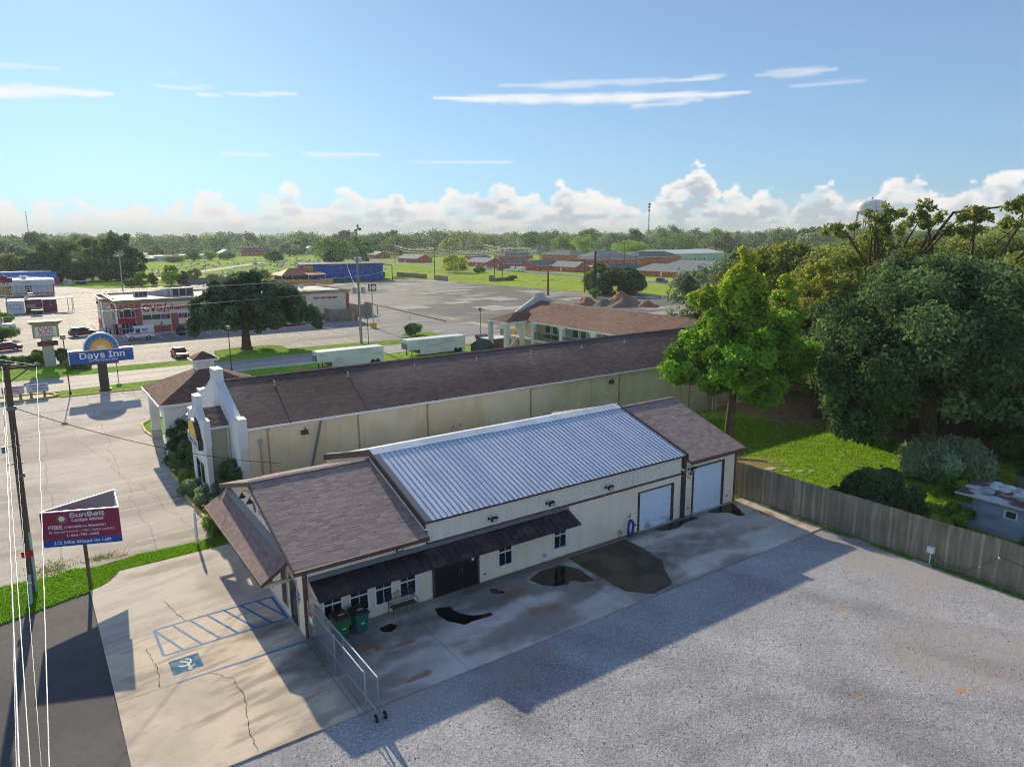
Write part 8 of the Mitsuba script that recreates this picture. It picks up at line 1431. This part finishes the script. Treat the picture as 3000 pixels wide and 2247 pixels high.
# trees of the middle distance
MG = 'trees of the middle distance'
for i, (x, y, h, R, c, lab) in enumerate(((-2.2, 352, 12.2, 7, 'olive', 'olive tree at the left edge behind the blue roof'), (-14, 350, 12.5, 8, 'mid', 'tree just outside the left edge'), (4.2, 346, 12.4, 5, 'dark', 'dark tree above the blue roof'), (14.9, 350, 19.4, 8.2, 'deep', 'tall dark tree right of the blue roof'), (25.9, 350, 18.3, 5.6, 'mid', 'lighter tree merged with the big dark tree'), (36.2, 342, 20, 9.2, 'deep', 'big dark round tree behind the pharmacy'), (41.2, 336, 13.2, 4, 'deep', 'lower shoulder tree of the big dark tree'), (22, 338, 9, 6, 'deep', 'dark shrubby tree between the tall dark trees'), (30, 336, 8, 6, 'deep', 'dark shrubby tree at the foot of the big dark tree'), (8, 340, 8, 6, 'deep', 'dark shrubby tree behind the blue roof end'),
                                         (151, 517, 8.6, 5.6, 'dark', 'dark small tree among the tombs'), (211, 672, 12.4, 9.4, 'grey', 'grey-green round tree beyond the tombs'), (234, 719, 14.3, 8, 'dark', 'dark tree beyond the round grey-green one'), (216, 798, 8.6, 6.4, 'pale', 'pale feathery tree by the reddish roof'), (235, 668, 10, 4.4, 'bright', 'light young tree by the white cottage'), (174, 459, 10.6, 7.6, 'deep', 'dense dark tree at the right end of the cemetery'), (188, 455.6, 15, 3.8, 'mid', 'vine-covered tree left of a pair behind the blue hall'), (196, 459.5, 14.6, 4.2, 'mid', 'right tree of the pair behind the blue hall'), (190, 456, 25, 2.4, 'mid', 'thin tall tree poking above the pair behind the blue hall'), (351, 618, 16.5, 8.2, 'yellow', 'yellow tree above the grey-roofed house'),
                                         (427, 446, 13.6, 13, 'bright', 'bright round tree above the brick row'), (402, 475, 18.4, 11, 'bright', 'light green tree left of the bright round one'), (500, 470, 27, 13, 'dark', 'tall dark tree right of the warehouse'), (480, 440, 20, 14, 'mid', 'tree behind the warehouse'), (455, 500, 20, 12, 'grey', 'greyish tree behind the brick row'), (112, 590, 9, 6, 'mid', 'small tree by the mobile homes'), (126, 600, 9, 5, 'bright', 'light tree between the mobile homes'), (140, 610, 6, 6, 'mid', 'hedge tree behind the tombs'), (165, 560, 5, 7, 'olive', 'low hedge tree along the cemetery'), (95, 570, 5, 6, 'olive', 'low tree left in the cemetery'), (100, 680, 12, 6, 'mid', 'tree by the pale house'))):
    far_tree(lab, x, y, h, R, c, 3800, 1.0 if R > 7 else .75, 400 + i, MG, name='middle_tree', nc=26, z0=.4)
# the wooded horizon, tree by tree
rr = np.random.default_rng(77); HG = 'trees of the wooded horizon'; cnt = 0
belts = [(480, 640, 46, -8, 78, 14, 21, 11), (640, 860, 78, -6, 76, 17, 25, 13), (900, 1300, 66, -6, 76, 20, 28, 19), (1400, 2000, 44, -6, 76, 22, 30, 30)]
houses_ = [(60, 260, 480, 830), (200, 420, 160, 620)]
for (d0, d1, n, a0, a1, h0, h1, R) in belts:
    for i in range(n):
        a = math.radians(a0 + (a1 - a0) * (i + rr.uniform(.1, .9)) / n); d = rr.uniform(d0, d1); x, y = d * math.sin(a), d * math.cos(a); h = rr.uniform(h0, h1)
        if d < 860 and any(u0 < x < u1 and v0 < y < v1 for u0, u1, v0, v1 in houses_): continue
        c = str(rr.choice(['dark', 'mid', 'deep', 'grey', 'olive', 'mid', 'pale'], p=[.25, .25, .15, .15, .08, .07, .05])); far_tree('tree of the wooded horizon', x, y, h, R * rr.uniform(.75, 1.25), c, 3000 if d < 900 else 1100, 1.15 if d < 900 else 2.2, 1000 + cnt, HG, shape=str(rr.choice(['oval', 'broad'])), nc=18); cnt += 1
# understorey closing the gaps between their trunks
C, A = [], []
for i in range(520): a, d = math.radians(rr.uniform(-8, 78)), rr.uniform(760, 1250); C.append((d * math.sin(a), d * math.cos(a), rr.uniform(2, 7))); A.append(rr.uniform(6, 11))
me, co = leaf_mesh(rr, C, A, 26000, 2.6, GREEN['deep'], .2, long=1.3); k = numbered('far_woods'); scene[k] = mikit.ply(me, 'foliage', color=co); labels[k] = {'label': 'continuous far woodland below the treetops on the horizon', 'category': 'woods', 'kind': 'stuff'}
# ---------------------------------------------------------------- tombs, tufts and small litter
rt = np.random.default_rng(55); placed = 0
lanes = Polygon([(44, 340), (60, 372), (90, 430), (140, 520), (150, 520), (98, 426), (70, 368), (50, 336)]).buffer(2)
from shapely.geometry import Point
cem = Polygon([(58, 318), (90, 308), (124, 303), (150, 330), (176, 360), (190, 420), (188, 520), (206, 560), (140, 560), (90, 520), (62, 440), (50, 370)])
while placed < 290:
    y = 312 + 240 * rt.random() ** 1.15; x = rt.uniform(45, 208)
    if not cem.contains(Point(x, y)) or lanes.contains(Point(x, y)): continue
    if x > 120 and y < 430 and rt.random() < .6: continue
    kind = rt.random(); m = MB(); w, l = rt.uniform(.5, .75), rt.uniform(1.1, 1.5)
    if kind < .62: h = rt.uniform(.35, .8); m.box(x - w - .2, x + w + .2, y - l - .2, y + l + .2, 0, .15).box(x - w, x + w, y - l, y + l, .15, h).box(x - w - .06, x + w + .06, y - l - .06, y + l + .06, h, h + .1)
    elif kind < .9: h = rt.uniform(.7, 1.3); m.box(x - w, x + w, y - .15, y + .35, 0, .2).prism([(x - w * .8, .2), (x + w * .8, .2), (x + w * .8, h), (x + w * .4, h + .16), (x - w * .4, h + .16), (x - w * .8, h)], y, y + .2, 'y')
    else: h = rt.uniform(1.4, 2.6); m.box(x - .5, x + .5, y - .5, y + .5, 0, .4).box(x - .14, x + .14, y - .12, y + .12, .4, h).box(x - .5, x + .5, y - .11, y + .11, h * .68, h * .68 + .26)
    single('tomb', 'pale stone tomb standing in the sunny cemetery', 'tomb', m, ('stone_a', 'stone_b', 'stone_a', 'stone_c')[int(rt.integers(0, 4))], group='tombs of the cemetery'); placed += 1
for x, y, lab in ((152, 470, 'tall monument with a stepped base in the cemetery'), (128, 480, 'white chapel-like vault among the tombs')):
    k = thing('monument', lab, 'monument'); part(k, 'base', bx(x - 1.4, x + 1.4, y - 1.4, y + 1.4, 0, 1), 'stone_b'); part(k, 'shaft', MB().hexa([(x - .8, y - .8, 1), (x + .8, y - .8, 1), (x + .8, y + .8, 1), (x - .8, y + .8, 1)], [(x - .45, y - .45, 4.2), (x + .45, y - .45, 4.2), (x + .45, y + .45, 4.2), (x - .45, y + .45, 4.2)]), 'stone_a')
# grass blades of the verge, weeds by the fence and cracks
def blades(pts, h, seed, col, w=.03, lean=.5):
    r = np.random.default_rng(seed); n = len(pts); p = np.hstack([pts, np.full((n, 1), .005)]); a = r.uniform(0, 2 * PI, n); hh = h * r.uniform(.5, 1.3, n); e = np.stack([np.cos(a), np.sin(a), a * 0], 1) * w * r.uniform(.6, 1.4, (n, 1)); b = r.uniform(0, 2 * PI, n); t = p + np.stack([np.cos(b) * hh * lean, np.sin(b) * hh * lean, hh], 1)
    V = np.stack([p - e, p + e, t], 1).reshape(-1, 3); F = np.arange(3 * n).reshape(-1, 3); c = np.asarray(col)[None] * r.uniform(.7, 1.35, (n, 1)); return (V, F), np.repeat(c, 3, 0)
def inside(poly, n, r):
    from shapely import contains_xy
    x0, y0, x1, y1 = poly.bounds; q = np.stack([r.uniform(x0, x1, n * 6), r.uniform(y0, y1, n * 6)], 1); return q[contains_xy(poly, q[:, 0], q[:, 1])][:n]
def stuff(name, lab, cat, me, co): k = numbered(name); scene[k] = mikit.ply(me, 'foliage', color=co); labels[k] = {'label': lab, 'category': cat, 'kind': 'stuff'}
r = np.random.default_rng(3)
near = verge.intersection(sbox(-7, 34, 9, 43)); stuff('grass', 'blades of the bright grass verge by the front slab', 'grass', *blades(inside(near, 42000, r), .12, 4, S(136, 184, 52)))
vis = Polygon([(38.2, 29), (38.3, 18), (46, 18), (60, 24), (58, 40), (48, 46), (38.2, 46)]); P = inside(vis, 60000, r); keep = (P[:, 0] * .86 + P[:, 1] * .22 - 57.0 < r.normal(0, 1.2, len(P))) & (np.hypot((P[:, 0] - 43) * .55, P[:, 1] - 32.4) > 2.0 + r.normal(0, .6, len(P))); stuff('lawn_grass', 'blades of the back lawn behind the plank fence', 'grass', *blades(P[keep], .12, 5, S(146, 182, 56), .04))
P = np.stack([37.95 - np.abs(r.normal(0, .16, 2600)), r.uniform(8, 27, 2600)], 1); P = P[meshkit.noise(np.stack([P[:, 1] * .6, P[:, 1] * 0, P[:, 1] * 0], -1)) > .4]; stuff('weeds', 'thin weeds along the foot of the plank fence', 'weeds', *blades(P, .13, 6, S(120, 160, 50), .025))
P = np.concatenate([np.stack([r.normal(-.4, .5, 700), r.normal(42.8, .6, 700)], 1), np.stack([r.normal(2.0, .6, 400), r.normal(42.9, .25, 400)], 1), np.stack([r.uniform(8.65, 12.9, 500), r.normal(28.24, .04, 500)], 1), np.stack([r.uniform(22, 28, 900), r.normal(28.2, .06, 900)], 1)]); stuff('weeds', 'scattered weeds at the pole foot and along the wall base', 'weeds', *blades(P, .1, 7, S(126, 140, 60), .02))
# loose stones and dry leaves over the gravel
n = 5200; P = np.stack([r.uniform(1.5, 38, n), r.uniform(4, 22.0, n)], 1); s = r.uniform(.015, .045, n); a = r.uniform(0, 2 * PI, n); V, F = [], []
o = np.stack([np.cos(a), np.sin(a)], 1); q = np.stack([-o[:, 1], o[:, 0]], 1)
b = [np.hstack([P + (o * u + q * v) * s[:, None], np.full((n, 1), .001)]) for u, v in ((1, 0), (-.2, .9), (-.9, -.1), (.1, -1))]; t = np.hstack([P, (s * 1.1)[:, None]])
V = np.stack(b + [t], 1).reshape(-1, 3); i = np.arange(n)[:, None] * 5; F = np.concatenate([i + [0, 1, 4], i + [1, 2, 4], i + [2, 3, 4], i + [3, 0, 4]]); col = np.repeat(np.array(S(196, 198, 204))[None] * r.uniform(.45, 1.15, (n, 1)), 5, 0)
k = numbered('loose_stones'); scene[k] = mikit.ply((V, F), 'tinted', color=col); labels[k] = {'label': 'loose larger stones lying on the gravel yard', 'category': 'gravel', 'kind': 'stuff'}
n = 420; P = np.stack([r.normal(17, 7, n), r.normal(13, 3.2, n)], 1); (me, co) = blades(P[(P[:, 1] < 22) & (P[:, 0] > 1.5)], .03, 9, S(206, 150, 92), .035, 1.5); stuff('dry_leaves', 'dry orange leaves scattered over the gravel', 'leaves', me, co)
# ---------------------------------------------------------------- the air
scene['air'] = {'type': 'homogeneous', 'albedo': {'type': 'rgb', 'value': [0.92, 0.95, 0.985]}, 'sigma_t': 0.0002}
scene['haze'] = {'type': 'cube', 'to_world': mi.ScalarTransform4f().translate([250, 2150, 34.5]).scale([4500, 3250, 36.0]), 'bsdf': {'type': 'null'}, 'interior': {'type': 'ref', 'id': 'air'}}
scene['camera']['medium'] = {'type': 'ref', 'id': 'air'}
labels['haze'] = {'label': 'thin summer haze over the whole town', 'category': 'haze', 'kind': 'stuff'}
